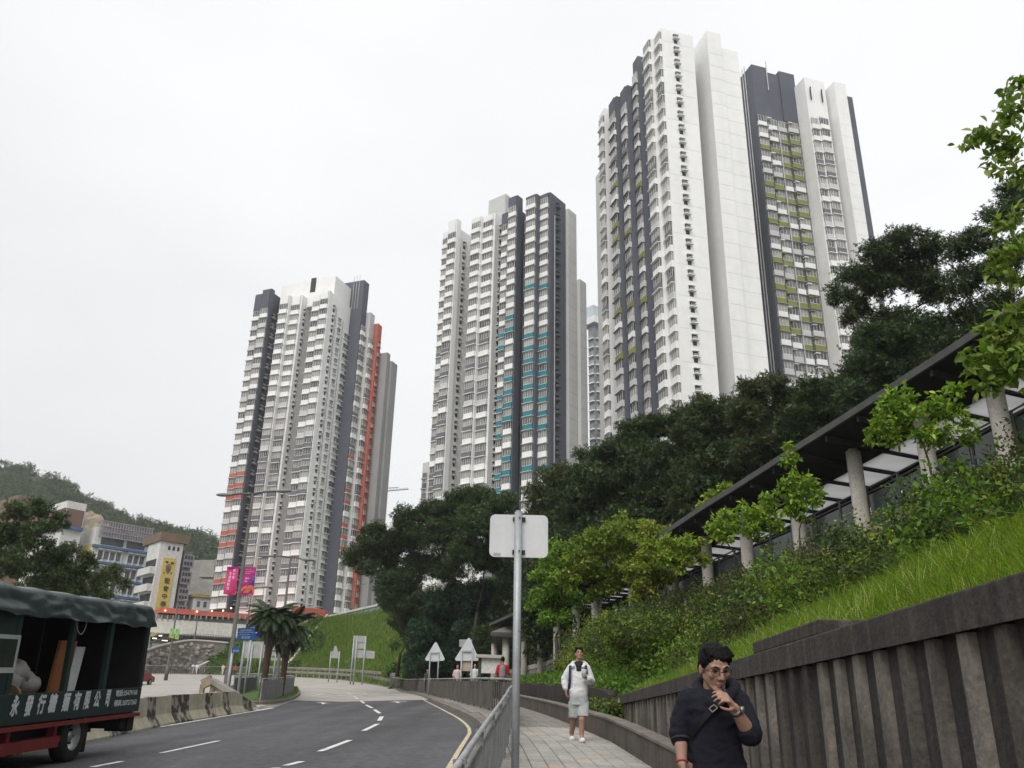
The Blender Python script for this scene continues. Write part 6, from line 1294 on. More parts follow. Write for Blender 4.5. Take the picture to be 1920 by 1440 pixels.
L4, t4, b4 = lamp('leaning-looking lamp post with green banners before the stone wall', 104, (318, 1262), (334, 1130), [(343, 1126, 1)], .14, .08, .4)
lamp('slim lamp post standing on the stone wall below the podium', 160, (364, 1203), (372, 1150), [(379, 1147, 1)], .12, .08, .5, base_z=P(364, 1203, 160).z)
lamp('white lamp post on the ramp beside the red wing', 170, (655, 1150), (662, 1098), [(679, 1095, 1)], .12, .08, .5, base_z=P(655, 1150, 170).z)
def banner(label, d, quad, mats_fn, name='banner', cat='banner', group=None):
    q = [P(x, y, d) for x, y in quad]; root = thing(name, label, cat, tuple(q[3]), group); mb = MB(); nx, ny = 8, 18
    def at(u, v, off=0.0): a = q[0].lerp(q[1], u); b = q[3].lerp(q[2], u); r = a.lerp(b, v); r.y += .05 * sin(3 * u + 5 * v) - off; return r
    vs_ = [at(i / nx, j / ny) for j in range(ny + 1) for i in range(nx + 1)] + [at(i / nx, j / ny, -.012) for j in range(ny + 1) for i in range(nx + 1)]; o_ = (nx + 1) * (ny + 1)
    fs = [(j * (nx + 1) + i, (j + 1) * (nx + 1) + i, (j + 1) * (nx + 1) + i + 1, j * (nx + 1) + i + 1) for j in range(ny) for i in range(nx)]
    mb.add(vs_, fs + [tuple(o_ + k for k in f[::-1]) for f in fs]); sheet = mb.build('sheet', mats_fn, root, smooth=True); return root, sheet, at
def shape_on(at, root, poly, mat, name, off=.01):
    mb = MB(); mb.add([at(u, v, off) for u, v in poly], [tuple(range(len(poly)))]); return mb.build(name, mat, root)
def text_on(at, parent, body, u, v, hgt, mat, name='lettering', asp=1.0, off=.012, W=None):
    """letters mapped on a banner: u, v of the left end of the baseline, height as a fraction of the banner"""
    me = text_mesh(body, 1.0); o0 = Vector(ORG[parent.name])
    for vt in me.vertices: vt.co = at(u + vt.co.x * hgt * asp, v - vt.co.y * hgt, off) - o0
    me.materials.clear(); me.materials.append(mat); return link(name, me, parent, o0)
M_pink = pm('banner_pink', (.52, .045, .17), (.46, .04, .16), 2, .75); M_mag = pm('banner_magenta', (.33, .015, .16), (.28, .012, .15), 2, .75); M_bred = pm('banner_red', (.52, .03, .07), None, 2, .75); M_bor = pm('banner_orange', (.62, .16, .06), None, 2, .75); M_bpur = pm('banner_purple', (.10, .03, .22), None, 2, .75); M_bblue = pm('banner_blue', (.05, .10, .30), None, 2, .75); M_btxt = pm('banner_text', (.78, .72, .74), None, 2, .7); M_bgold = pm('banner_gold', (.70, .42, .18), None, 2, .7)
BG = 'banners on the tall lamp post'
r1, s1_, at1 = banner('pink banner with white Chinese lettering left of the tall lamp post', 44.9, [(426, 1062.5), (448.5, 1062.5), (441.5, 1115.5), (419, 1114.5)], M_pink, group=BG)
shape_on(at1, s1_, [(0, .0), (1, .0), (1, .05), (0, .06)], M_mag, 'top_band'); shape_on(at1, s1_, [(0, .99), (.3, .96), (.7, .86), (1, .72), (1, .82), (.8, .92), (.4, 1), (0, 1)], M_bred, 'red_swoosh')
for i, ch in enumerate('第七屆'): text_on(at1, s1_, ch, .52, .17 + .13 * i, .115, M_btxt, 'character', 2.2)
for i, ch in enumerate('全港運動會'): text_on(at1, s1_, ch, .20, .28 + .135 * i, .115, M_btxt, 'character', 2.2)
r2, s2_, at2 = banner('magenta and orange event banner right of the tall lamp post', 44.9, [(458, 1063), (481, 1063), (474.5, 1115.5), (451, 1115.5)], M_mag, group=BG)
shape_on(at2, s2_, [(1, .3), (.95, .45), (.75, .6), (.4, .66), (0, .66), (0, .7), (1, .7)], M_bpur, 'purple_wave'); shape_on(at2, s2_, [(.95, .3), (1, .3), (1, .45), (.8, .56), (.5, .62), (.75, .5)], M_bblue, 'blue_wave', .012)
shape_on(at2, s2_, [(.02, .8), (.2, .70), (.5, .65), (.85, .66), (1, .72), (1, .88), (.85, 1), (0, 1)], M_bor, 'orange_disc', .014); shape_on(at2, s2_, [(.02, .9), (.25, .8), (.6, .77), (.85, .8), (.9, .9), (.75, 1), (0, 1)], M_mag, 'magenta_disc', .018)
for i, tx in enumerate(('The 7th', 'Hong Kong', 'Games')): text_on(at2, s2_, tx, .10, .11 + .07 * i, .075, M_bgold, 'lettering', 2.1)
text_on(at2, s2_, '28/4 -', .18, .44, .09, M_btxt, 'lettering', 2.0); text_on(at2, s2_, '2/6', .18, .55, .09, M_btxt, 'lettering', 2.0)
M_bgreen = pm('banner_green', (.10, .30, .10), (.16, .36, .12), 3, .7); M_blime = pm('banner_lime', (.30, .36, .10), (.36, .30, .12), 3, .7)
for lb, q in (('green banner left of the leaning-looking lamp post', [(320, 1178), (328, 1178.5), (325.5, 1197), (317, 1196)]), ('green and orange banner right of the leaning-looking lamp post', [(329.5, 1179), (337.5, 1179.5), (335, 1199), (327.5, 1198)])):
    rr, ss_, ata = banner(lb, 103.7, q, M_bgreen, group='green banners'); shape_on(ata, ss_, [(0, .5), (.6, .35), (1, .55), (1, 1), (0, 1)], M_blime, 'printed_patch', .02)
# direction signs on the island
M_blue = pm('sign_blue', (.012, .075, .21), (.010, .062, .18), 2, .5); M_dblue = pm('sign_deep_blue', (.010, .02, .28), (.01, .018, .24), 2, .5); M_swht = pm('sign_white', (.42, .50, .58), None, 2, .6)
def dsign(label, d, quad, pole_x, mat, lines, pole_top=None):
    q = [P(x, y, d) for x, y in quad]; px_ = P(pole_x, quad[3][1], d); root = thing('direction_sign', label, 'sign', (px_.x, d, G(px_.x, d))); mb = MB(); mb.tube([(px_.x, d + .1, G(px_.x, d)), (px_.x, d + .1, q[0].z)], .07, 8); mb.build('post', M_galv, root, smooth=True)
    mb = MB(); w = [v + Vector((0, .03, 0)) for v in q]; mb.add(q + w, [(3, 2, 1, 0), (4, 5, 6, 7), (0, 1, 5, 4), (1, 2, 6, 5), (2, 3, 7, 6), (3, 0, 4, 7)]); bdd = mb.build('sign_plate', mat, root)
    def at(u, v, off=0.0): r = q[0].lerp(q[1], u).lerp(q[3].lerp(q[2], u), v); r.y -= .02 + off; return r
    for (tx, u, v, h, asp) in lines: text_on(at, bdd, tx, u, v, h, M_swht, 'lettering', asp)
    return root, bdd, at
r_, b_, at_ = dsign('blue direction sign with pale lettering on the traffic island', 46, [(446, 1177.5), (478, 1177.5), (476.5, 1200.5), (444, 1200.5)], 458, M_blue, [('CHAI WAN', .18, .27, .2, .62), ('Heng Fa Chuen', .14, .58, .15, .62), ('杏花邨', .24, .88, .24, .72)]); shape_on(at_, b_, [(0, .345), (1, .345), (1, .365), (0, .365)], M_swht, 'divider')
r_, b_, at_ = dsign('deep blue sign partly hidden behind the first blue sign', 57, [(461, 1172), (492, 1174), (490, 1196), (460, 1196)], 470, M_dblue, [('Sau Mau Ping', .22, .2, .2, .6)]); shape_on(at_, b_, [(.6, .55), (.75, .55), (.75, .62), (.6, .62)], M_swht, 'mark')
dsign('small blue plate low on the tall lamp post', 44.7, [(434.5, 1213), (450.5, 1213), (449.5, 1223.5), (434, 1223.5)], 434.5, M_blue, [('杏花邨', .2, .85, .38, .62)])
post_sign('road_sign', 'large grey sign back behind the palm trunks', 62, [(474, 1208), (492, 1208)], 1290, [([(459, 1203), (500, 1203), (497, 1234), (458, 1234)], 'sign_plate', M_signgrey)], rp=.06)
post_sign('road_sign', 'pale stepped sign back right of the reddish palm trunk', 72, [(508, 1210), (519, 1210)], 1290, [([(510, 1209), (516, 1209), (516, 1219), (510, 1219)], 'upper_plate', M_signback), ([(499, 1222), (517, 1222), (517, 1230), (498, 1230)], 'sign_plate', M_signgrey)], rp=.05)
post_sign('road_sign', 'grey sign back between the shaggy palm and the bank', 70, [(524, 1234), (538, 1234)], 1290, [([(505, 1232), (534, 1234), (532, 1239), (506, 1238)], 'sign_plate', M_signgrey)], rp=.06)
# ------------------------------------------------------------------ canvas-topped lorry
M_tgreen = pm('truck_green', (.010, .028, .026), (.007, .02, .019), 2, .5, spec=.4); M_tarp = pm('tarpaulin', (.045, .064, .066), (.022, .036, .038), 1.1, .36, .6, 5, spec=.5, streak=(3, .4, (.06, .08, .082))); M_tred = pm('truck_red', (.19, .022, .022), (.12, .016, .016), 2, .55)
M_tint = pm('truck_interior', (.02, .021, .021), (.012, .012, .012), 1, .9); M_tyre = pm('tyre_rubber', (.014, .014, .014), (.01, .01, .01), 6, .85); M_hub = pm('wheel_hub', (.45, .46, .47), (.25, .25, .25), 5, .4, metal=.6); M_twood = pm('truck_wood', (.26, .17, .095), (.18, .115, .065), 3, .8)
M_orange = pm('brown_board', (.32, .125, .045), (.26, .10, .035), 2, .8); M_wboard = pm('white_board', (.66, .68, .68), (.58, .6, .6), 2, .7); M_sack = pm('plastic_sack', (.34, .32, .31), (.22, .2, .19), 4, .5, .5, 12); M_tlet = pm('truck_lettering', (.60, .62, .62), (.46, .48, .48), 5, .7)
w0 = gp(140, 1428); e_ = Vector((.033, 1, 0)).normalized(); nx_ = Vector((1, -.033, 0)).normalized(); gs = (G(w0.x, w0.y + 2) - G(w0.x, w0.y - 2)) / 4; ef = Vector((e_.x, e_.y, gs)).normalized(); zt_ = nx_.cross(ef).normalized()
tr = thing('canvas_truck', 'dark green canvas-topped lorry with red chassis cropped by the left edge', 'truck', tuple(w0))
def tpx(px, py):
    """pixel -> (s, h) on the lorry's near side plane, s towards the rear, h above the road"""
    t = az(px, py); y = (w0.x - e_.x / e_.y * w0.y) / (t - e_.x / e_.y); p = P(px, py, y); v = p - w0; return v.dot(ef), v.dot(zt_)
tz = lambda x, y: tpx(x / 3.79, 1060 + y / 3.79)
def W_(s, h, o=0.0): return w0 + ef * s + zt_ * h + nx_ * o      # o > 0 towards the camera side
def tbox(name, mat, s0, s1, h0, h1, o0, o1, parent=None, bev=0.0):
    mb = MB(); mb.obox(W_(s0, h0, o0), ef * (s1 - s0), zt_ * (h1 - h0), nx_ * (o1 - o0)); return mb.build(name, mat, parent or tr, bev=bev)
s_r, h_p0 = tz(985, 1035); _, h_p1 = tz(985, 868); s_f = -9.0; WT = 2.25; h_c0 = tz(1040, 425)[1]; h_c1 = tz(1040, 262)[1]
bedp = tbox('side_panel', M_tgreen, s_f, s_r, h_p0, h_p1, -.06, 0, bev=.01)
tbox('side_panel', M_tgreen, s_f, s_r, h_p0, h_p1, -WT, -WT + .06); tbox('tailboard', M_tgreen, s_r - .06, s_r, h_p0 + .01, h_p1 - .01, -WT + .07, -.07); tbox('bed_floor', M_twood, s_f, s_r - .07, h_p0 - .02, h_p0 + .08, -WT + .07, -.07); tbox('floor_beam', M_tred, s_f, s_r + .02, h_p0 - .09, h_p0 - .025, -WT, .03)
for sx in (tz(505, 600)[0], tz(775, 600)[0], s_r - .095, tz(100, 600)[0]):
    tbox('post', M_tgreen, sx, sx + .12, h_p1 + .002, h_c0 + .12, -.09, -.01); tbox('post', M_tgreen, sx, sx + .12, h_p1 + .002, h_c0 + .12, -WT + .01, -WT + .09)
tbox('rear_door', M_tint, s_r - .15, s_r - .10, h_p0 + .1, h_c0 + .1, -WT + .14, -.03); tbox('far_canvas', M_tint, s_f, s_r - .16, h_p0 + .1, h_c0 + .1, -WT + .10, -WT + .13)
tbox('top_rail', M_twood, tz(310, 400)[0], s_r - .02, h_c0 - .02, h_c0 + .07, -.14, -.03)
# front unit with the window
sA = tz(110, 700)[0]; tbox('front_wall', M_tgreen, s_f, sA, h_p1 + .003, h_c0 + .1, -.08, -.02); s0, s1 = tz(2, 620)[0], tz(125, 620)[0]; hb, ht = tz(60, 765)[1], tz(60, 492)[1]
wf = tbox('cab_window', pm('alu_frame', (.42, .45, .44), (.34, .37, .36), 3, .5, metal=.2), s0 - .5, s1, hb, ht, -.019, .01); tbox('window_glass', pm('dark_window', (.03, .035, .035), (.02, .025, .025), 1, .15), s0 - .45, s1 - .07, hb + .08, ht - .06, .0105, .014, wf)
tbox('partition', M_tint, sA - .05, sA, h_p1 + .005, h_c0 + .1, -WT + .1, -.1)
# cargo: boards, sacks, carton
def leaning(name, label, zx0, zx1, zy0, zy1, o, mat, lean):
    root = thing(name, label, 'board', tuple(W_(tz(zx0, zy1)[0], h_p0 + .1, o))); s0, h0 = tz(zx0, zy1); s1, h1 = tz(zx1, zy0); mb = MB(); wd = (tz(zx0 + 115, zy1)[0] - s0); mb.obox(W_(s0, h_p0 + .09, o), ef * wd, zt_ * (h1 - h_p0 - .09) + ef * lean, nx_ * .05); mb.build('panel', mat, root); return root
leaning('brown_board', 'orange-brown board leaning upright inside the lorry', 462, 640, 540, 885, -.35, M_orange, .18); leaning('white_board', 'white board leaning beside the brown board in the lorry', 572, 735, 582, 880, -.48, M_wboard, .2)
for i, (zx, zy, r, lb) in enumerate(((250, 830, .36, 'grey plastic sack lying at the front of the lorry bed'), (370, 850, .34, 'pale plastic sack beside the brown board'), (310, 770, .33, 'crumpled plastic sack on top of the other two'))):
    s, h = tz(zx, zy); mb = MB(); mb.ell(W_(s, h, -.55), (r * .8, r * 1.25, r * .62), 18, 12)
    mb.v = [(v[0] + .03 * sin(17 * v[1] + 9 * v[2]), v[1], v[2] + .03 * sin(13 * v[0] + 21 * v[1])) for v in mb.v]; tag(mb.build('sack', M_sack, None, True, origin=tuple(W_(s, h_p0, -.55))), lb, 'sack', 'sacks in the lorry')
s, h = tz(240, 480); mb = MB(); mb.obox(W_(s - .25, h - .3, -1.0), ef * .55, zt_ * .6, nx_ * .4); tag(mb.build('carton', pm('carton_card', (.30, .23, .17), (.25, .19, .14), 2, .85), None, origin=tuple(W_(s, h, -1))), 'beige carton hanging high in the shade of the lorry', 'carton')
for zx, lb in ((110, 'small wooden cable drum rim beside the cab window'), (190, 'larger wooden cable drum rim at the foot of the sacks')):
    s, h = tz(zx, 905); mb = MB(); mb.tube([W_(s - .03, h_p1 - .04, -.25), W_(s + .03, h_p1 - .04, -.25)], .16, 18); mb.tube([W_(s - .05, h_p1 - .04, -.25), W_(s + .05, h_p1 - .04, -.25)], .05, 12); tag(mb.build('cable_drum', M_twood, None, origin=tuple(W_(s, h_p0, -.25))), lb, 'cable drum')
# lettering
u_ = ef; v_ = zt_; hb0 = (tz(430, 1100)[1] + .0)
cz = lambda x, y: tpx(x / 6.857, 1260 + y / 6.857)
for ch, xa, xb, ya, yb in zip('永發行糖麵有限公司', (118, 297, 462, 605, 785, 925, 1060, 1190, 1338), (262, 438, 600, 745, 912, 1052, 1172, 1302, 1432), (305, 302, 290, 285, 268, 255, 245, 245, 222), (585, 580, 552, 535, 520, 500, 490, 468, 455)):
    s0, hb = cz(xa, yb); s1, ht = cz(xb, ya); sz = (ht - hb); lettering(ch, sz * 1.02, bedp, W_(s0 - .02, hb + .045, 0), u_, v_, M_tlet, name='character', bold=.014, sx=max(.55, min(1.2, (s1 - s0) / sz * 1.0)), shear=.10)
for tx, xa, xb, ya, yb in (('電話:25479168', 1480, 1752, 205, 300), ('傳真:28727263', 1455, 1740, 335, 430)):
    s0, hb = cz(xa, yb + 8); s1, _ = cz(xb, yb); hh = cz(xb, ya)[1] - cz(xb, yb - 15)[1]; me = text_mesh(tx, 1.0); wtx = max(v.co.x for v in me.vertices); lettering(tx, hh * 1.05, bedp, W_(s0, hb, 0), u_, v_, M_tlet, name='phone_number', bold=.003, sx=(s1 - s0) / (wtx * hh * 1.05))
# tarpaulin
L_ = s_r + .12 - s_f; ns, nv = 110, 34; vs_ = []
for i in range(ns + 1):
    s = s_f + L_ * i / ns
    for j in range(nv + 1):
        v = j / nv
        if v < .30: o = -WT - .05 + (.02 if v < .1 else .0); h = h_c0 - .04 + (h_c1 - .16 - h_c0) * (v / .30)
        elif v > .62: k = (v - .62) / .38; o = .05 + .05 * k; h = h_c1 - .16 - (h_c1 - .12 - h_c0) * k
        else:
            k = (v - .30) / .32; a = pi * (1 - k); o = -WT / 2 + (WT / 2 + .05) * max(-1, min(1, -cos(pi * k) * 1.02)); h = h_c1 - .16 + .16 * (sin(pi * k) ** .45)
        sag = .05 * abs(sin((s - s_r) * pi / 1.05)) * max(0, sin(pi * min(1, v / .9)));
        if v > .62: k = (v - .62) / .38; h += .018 * sin(s * 3.4) * k + .012 * sin(s * 7.9 + 1) * k; o += .09 * rn.noise(Vector((s * 1.6, k * 1.5, 0))) * k + .05 * rn.noise(Vector((s * 3.7, k * 2.2, 4)))
        h -= sag * (.5 if v < .62 else max(0, .8 * (1 - (v - .62) / .3))); o += .012 * rn.noise(Vector((s * 2.5, v * 7, 9))); h += .03 * rn.noise(Vector((s * 1.9, v * 5, 2))); rear = max(0, 1 - (s_r + .12 - s) / .3); h -= .10 * rear * rear * (1 if .25 < v < .7 else .2); o -= .05 * rear * rear if v > .5 else 0
        vs_.append(W_(s, h, o))
mb = MB(); mb.add(vs_, [(i * (nv + 1) + j, (i + 1) * (nv + 1) + j, (i + 1) * (nv + 1) + j + 1, i * (nv + 1) + j + 1) for i in range(ns) for j in range(nv)]); k0 = ns * (nv + 1); rim = [vs_[k0 + j] for j in range(nv + 1)]; mb.add(rim, [tuple(range(nv + 1))]); mb.build('tarpaulin', M_tarp, tr, smooth=True)
# chassis, wheel, mudguard
tbox('chassis_rail', M_tred, s_f, tz(440, 1240)[0], tz(200, 1330)[1], tz(200, 1330)[1] + .17, -.22, -.05); hz0 = tz(200, 1330)[1]
for zx in (100, 425): s = tz(zx, 1200)[0]; tbox('chassis_strut', M_tred, s - .05, s + .05, hz0 + .17, h_p0 - .09, -.2, -.08)
mb = MB(); a_, b_ = tz(455, 1240), tz(520, 1105); mb.bar(W_(a_[0], hz0 + .08, -.13), W_(b_[0], h_p0 - .09, -.13), .14, .1); mb.build('chassis_brace', M_tred, tr); mb = MB(); a_ = tz(620, 1100); mb.bar(W_(a_[0], h_p0 - .09, -.1), W_(a_[0] + .12, h_p0 - .55, -.1), .05, .05); mb.build('mudguard_stay', M_tred, tr)
tbox('fuel_tank', M_tint, tz(170, 1200)[0], tz(310, 1200)[0], hz0 + .1, h_p0 - .12, -.7, -.2); tbox('under_frame', M_tint, s_f, s_r - .3, hz0 + .05, h_p0 - .09, -WT + .3, -.75)
sw_, hw_ = tz(535, 1270); Rw = hw_ if .3 < hw_ < .5 else .40
def wheel(s, o):
    mb = MB(); pr = [(-.12, Rw * .55), (-.13, Rw * .9), (-.10, Rw), (.10, Rw), (.13, Rw * .9), (.12, Rw * .55)]; n = 28; vs_ = []; ax = nx_
    for (x, r) in pr:
        for k in range(n): a = 2 * pi * k / n; vs_.append(W_(s, Rw, o) + nx_ * x + (ef * cos(a) + zt_ * sin(a)) * r)
    mb.add(vs_, [(i * n + k, i * n + (k + 1) % n, (i + 1) * n + (k + 1) % n, (i + 1) * n + k) for i in range(len(pr) - 1) for k in range(n)]); ty = mb.build('tyre', M_tyre, tr, smooth=True)
    mb = MB(); pr2 = [(.10, Rw * .58), (.115, Rw * .54), (.0, Rw * .46), (-.02, Rw * .25), (.05, Rw * .2), (.06, Rw * .0)]; vs_ = []
    for (x, r) in pr2:
        for k in range(n): a = 2 * pi * k / n; vs_.append(W_(s, Rw, o) + nx_ * x + (ef * cos(a) + zt_ * sin(a)) * max(r, .001))
    mb.add(vs_, [(i * n + k, i * n + (k + 1) % n, (i + 1) * n + (k + 1) % n, (i + 1) * n + k) for i in range(len(pr2) - 1) for k in range(n)]); rm = mb.build('rim', M_hub, ty, smooth=True)
    for k in range(6): a = pi * k / 3; c = W_(s, Rw, o) + (ef * cos(a) + zt_ * sin(a)) * Rw * .3; mb = MB(); mb.tube([c - nx_ * .02, c + nx_ * .04], .022, 8); mb.build('wheel_nut', M_tyre, rm)
wheel(sw_, -.16); wheel(sw_, -WT + .2); wheel(sw_ - 4.6, -.16)
tbox('mudflap', M_tyre, tz(625, 1200)[0], tz(625, 1200)[0] + .05, .12, h_p0 - .12, -.42, -.04); tbox('rear_lamp_box', M_tint, s_r - .28, s_r - .02, h_p0 - .36, h_p0 - .1, -.5, -.06); tbox('rear_lamp', pm('lamp_lens', (.25, .22, .2), None, 3, .3), s_r - .019, s_r, h_p0 - .33, h_p0 - .13, -.45, -.12); tbox('rear_bumper', M_tint, s_r - .5, s_r - .3, h_p0 - .3, h_p0 - .1, -WT, -.1)
mb = MB(); c_ = [W_(tz(540, 440)[0], h_c0 + .0, -.02), W_(tz(545, 480)[0], h_c0 - .2, .01), W_(tz(575, 490)[0], h_c0 - .26, .01), W_(tz(610, 440)[0], h_c0 - .12, .0), W_(tz(622, 380)[0], h_c0 + .06, -.02)]; mb.tube(smooth_line(c_, 20), .008, 5); mb.build('rope', pm('rope', (.35, .33, .3), None, 5, .9), tr)
# ------------------------------------------------------------------ red car, mostly hidden behind the lorry
def car(label, pos, rz, col):
    root = thing('car', label, 'car', tuple(pos)); ca, sa = cos(rz), sin(rz)
    T_ = lambda x, y, z: (pos.x + x * ca - y * sa, pos.y + x * sa + y * ca, pos.z + z); Mc = pm('car_' + col, (.22, .012, .014), (.18, .01, .012), 2, .3, coat=.6)
    prof = [(-2.2, .35), (-2.25, .6), (-2.15, .85), (-1.6, .93), (-1.1, 1.40), (.35, 1.44), (1.0, .98), (1.9, .86), (2.2, .65), (2.2, .35)]; n = len(prof); mb = MB()
    for w, sgn in ((.84, 0),): vs_ = [T_(x, -w * (.86 if z > 1 else 1), z) for x, z in prof] + [T_(x, w * (.86 if z > 1 else 1), z) for x, z in prof]
    mb.add(vs_, [tuple(range(n)), tuple(range(2 * n - 1, n - 1, -1))] + [(i, n + i, n + (i + 1) % n, (i + 1) % n) for i in range(n)]); body = mb.build('body', Mc, root, bev=.05)
    for sgn in (-1, 1): mb = MB(); mb.add([T_(x, sgn * (.745 + (.1 if z < 1 else 0)), z) for x, z in ((-1.5, .97), (-1.05, 1.36), (.3, 1.39), (.85, 1.0))], [(0, 1, 2, 3)[::sgn]]); mb.build('side_window', M_glassp, body)
    mb = MB(); mb.add([T_(-1.58, -.62, .98), T_(-1.58, .62, .98), T_(-1.15, .58, 1.38), T_(-1.15, -.58, 1.38)], [(0, 1, 2, 3)]); mb.build('rear_window', M_glassp, body)
    for sgn in (-1, 1):
        mb = MB(); mb.obox(T_(-2.26, sgn * .62 - .15, .62), Vector(T_(.03, 0, 0)) - Vector(T_(0, 0, 0)), Vector(T_(0, .3, 0)) - Vector(T_(0, 0, 0)), (0, 0, .16)); mb.build('tail_light', pm('tail_red', (.5, .03, .02), None, 2, .3), body)
        for x in (-1.35, 1.35): mb = MB(); mb.tube([T_(x, sgn * .72, .3), T_(x, sgn * .9, .3)], .3, 16); wh = mb.build('wheel', M_tyre, root); mb = MB(); mb.tube([T_(x, sgn * .9, .3), T_(x, sgn * .91, .3)], .18, 12); mb.build('rim', M_hub, wh)
    return root
cp_ = gp(250, 1284); cp_.z = G(cp_.x, cp_.y); car('dark red car showing its rear just behind the lorry', cp_, radians(262), 'red')
# ------------------------------------------------------------------ people
from mathutils import noise as mnoise
def loft(mb, rings, n=24):
    """rings: (centre, right vector * rx, forward vector * ry); closed tube of ellipses"""
    vs_, fs = [], []
    for (c, a, b) in rings:
        for k in range(n):
            t = 2 * pi * k / n; x, y = cos(t), sin(t); f = 1.0 / (abs(x) ** 2.6 + abs(y) ** 2.6) ** (1 / 2.6); vs_.append(Vector(c) + Vector(a) * x * f + Vector(b) * y * f)
    for i in range(len(rings) - 1):
        for k in range(n): fs.append((i * n + k, i * n + (k + 1) % n, (i + 1) * n + (k + 1) % n, (i + 1) * n + k))
    fs += [tuple(range(n - 1, -1, -1)), tuple((len(rings) - 1) * n + k for k in range(n))]; return mb.add(vs_, fs)
def wrinkle(me, amp, freq, aniso=(1, 1, 2.2), seed=0.0):
    nn = [v.normal.copy() for v in me.vertices]
    for v, n in zip(me.vertices, nn):
        q = Vector((v.co.x * aniso[0], v.co.y * aniso[1], v.co.z * aniso[2])) * freq + Vector((seed, 0, 0)); v.co += n * amp * (1 - 2 * abs(mnoise.noise(q)))
def hand(mb, w, d, pn, L, curl, thumb=1, spread=.05):
    """palm from wrist w along d, palm normal pn (towards the inside of the grip), five separate curling fingers"""
    d = Vector(d).normalized(); pn = Vector(pn); pn = (pn - d * pn.dot(d)).normalized(); l = d.cross(pn); k = L / .19
    for o in (-.028, -.01, .01, .028): mb.cap2(Vector(w) + l * o * .6 * k, .017 * k, Vector(w) + d * .088 * k + l * o * k, .0125 * k, 10)
    for i, (o, fl) in enumerate(((-.033, .066), (-.011, .076), (.011, .072), (.032, .056))):
        p = Vector(w) + d * .09 * k + l * o * k; a = 0.0; dr = (d + l * spread * (i - 1.5)).normalized(); cu = curl[i] if hasattr(curl, '__len__') else curl
        for s_, ln in enumerate((.46, .32, .24)):
            a += cu * (.9, 1.0, .7)[s_]; dd = dr * cos(a) + pn * sin(a); q = p + dd * fl * ln * 1.25 * k; mb.cap2(p, (.0092 - .0008 * s_) * k, q, (.0086 - .0010 * s_) * k, 8); p = q
    p = Vector(w) + d * .028 * k - l * .030 * k * thumb; q = p + (d * .62 - l * .6 * thumb + pn * .45).normalized() * .040 * k; r = q + (d * .75 - l * .05 * thumb + pn * .6).normalized() * .032 * k; t = r + (d * .7 + l * .15 * thumb + pn * .5).normalized() * .024 * k
    mb.cap2(p, .0145 * k, q, .0105 * k, 8); mb.cap2(q, .0105 * k, r, .0095 * k, 8); mb.cap2(r, .0095 * k, t, .008 * k, 8)
def head(mb, c, R, U, Fw, s):
    """skull, jaw, nose, lips, ears; s = head height in metres"""
    k = s / .235; X = lambda x, y, z: Vector(c) + R * x * k + Fw * y * k + U * z * k; M_ = Matrix((R, Fw, U)).transposed()
    mb.ell(X(0, -.012, .03), (.074 * k, .094 * k, .086 * k), 24, 16, 0, M_); mb.ell(X(0, .016, -.03), (.060 * k, .068 * k, .084 * k), 20, 14, 0, M_)
    for sx in (-1, 1): mb.cap2(X(sx * .050, -.005, -.045), .018 * k, X(sx * .018, .062, -.096), .017 * k, 10); mb.ell(X(sx * .040, .060, -.020), (.022 * k, .016 * k, .022 * k), 10, 8, 0, M_); mb.ell(X(sx * .076, -.012, -.008), (.010 * k, .020 * k, .032 * k), 10, 8, 0, M_); mb.cap2(X(sx * .014, .083, .026), .009 * k, X(sx * .048, .070, .026), .008 * k, 8)
    mb.cap2(X(0, .068, -.105), .016 * k, X(0, .072, -.098), .018 * k, 10); mb.cap2(X(0, .082, .020), .0085 * k, X(0, .101, -.028), .0125 * k, 10)
    for sx in (-1, 1): mb.ell(X(sx * .013, .090, -.034), (.0095 * k, .010 * k, .008 * k), 8, 6, 0, M_)
    mb.ell(X(0, .081, -.062), (.023 * k, .011 * k, .0062 * k), 12, 6, 0, M_); mb.ell(X(0, .080, -.0735), (.019 * k, .011 * k, .0066 * k), 12, 6, 0, M_); return X, M_, k
def skinmat(name, c, lip=None): return pm(name, c, tuple(v * .88 for v in c), 18, .6, .2, 160, spec=.3, fine=.07)
M_skin1 = skinmat('skin_a', (.35, .205, .15)); M_skin2 = skinmat('skin_b', (.35, .21, .155)); M_hair = pm('black_hair', (.0035, .003, .003), (.006, .0055, .0055), 60, .6, .3, 120, spec=.12)
M_navy = pm('navy_knit', (.0075, .008, .0165), (.0055, .006, .012), 25, .85, .5, 220); M_trous = pm('dark_trousers', (.016, .016, .019), None, 20, .85); M_wjk = pm('white_jersey', (.66, .66, .67), (.58, .58, .60), 6, .85, .3, 90); M_short = pm('pale_denim', (.40, .415, .415), (.32, .335, .34), 10, .85, .3, 120); M_shoe = pm('white_shoe', (.72, .72, .70), (.6, .6, .58), 15, .7); M_eye = pm('dark_eye', (.012, .010, .009), None, 20, .25); M_lip = pm('lip', (.26, .10, .085), None, 20, .5); M_blkshirt = pm('black_shirt', (.012, .012, .014), None, 10, .8); M_strap = pm('navy_strap', (.03, .04, .07), (.02, .028, .05), 10, .8)
def part_me(name, me, mat, root, org): me.materials.clear(); me.materials.append(mat); me.name = name; return link(name, me, root, Vector(org))
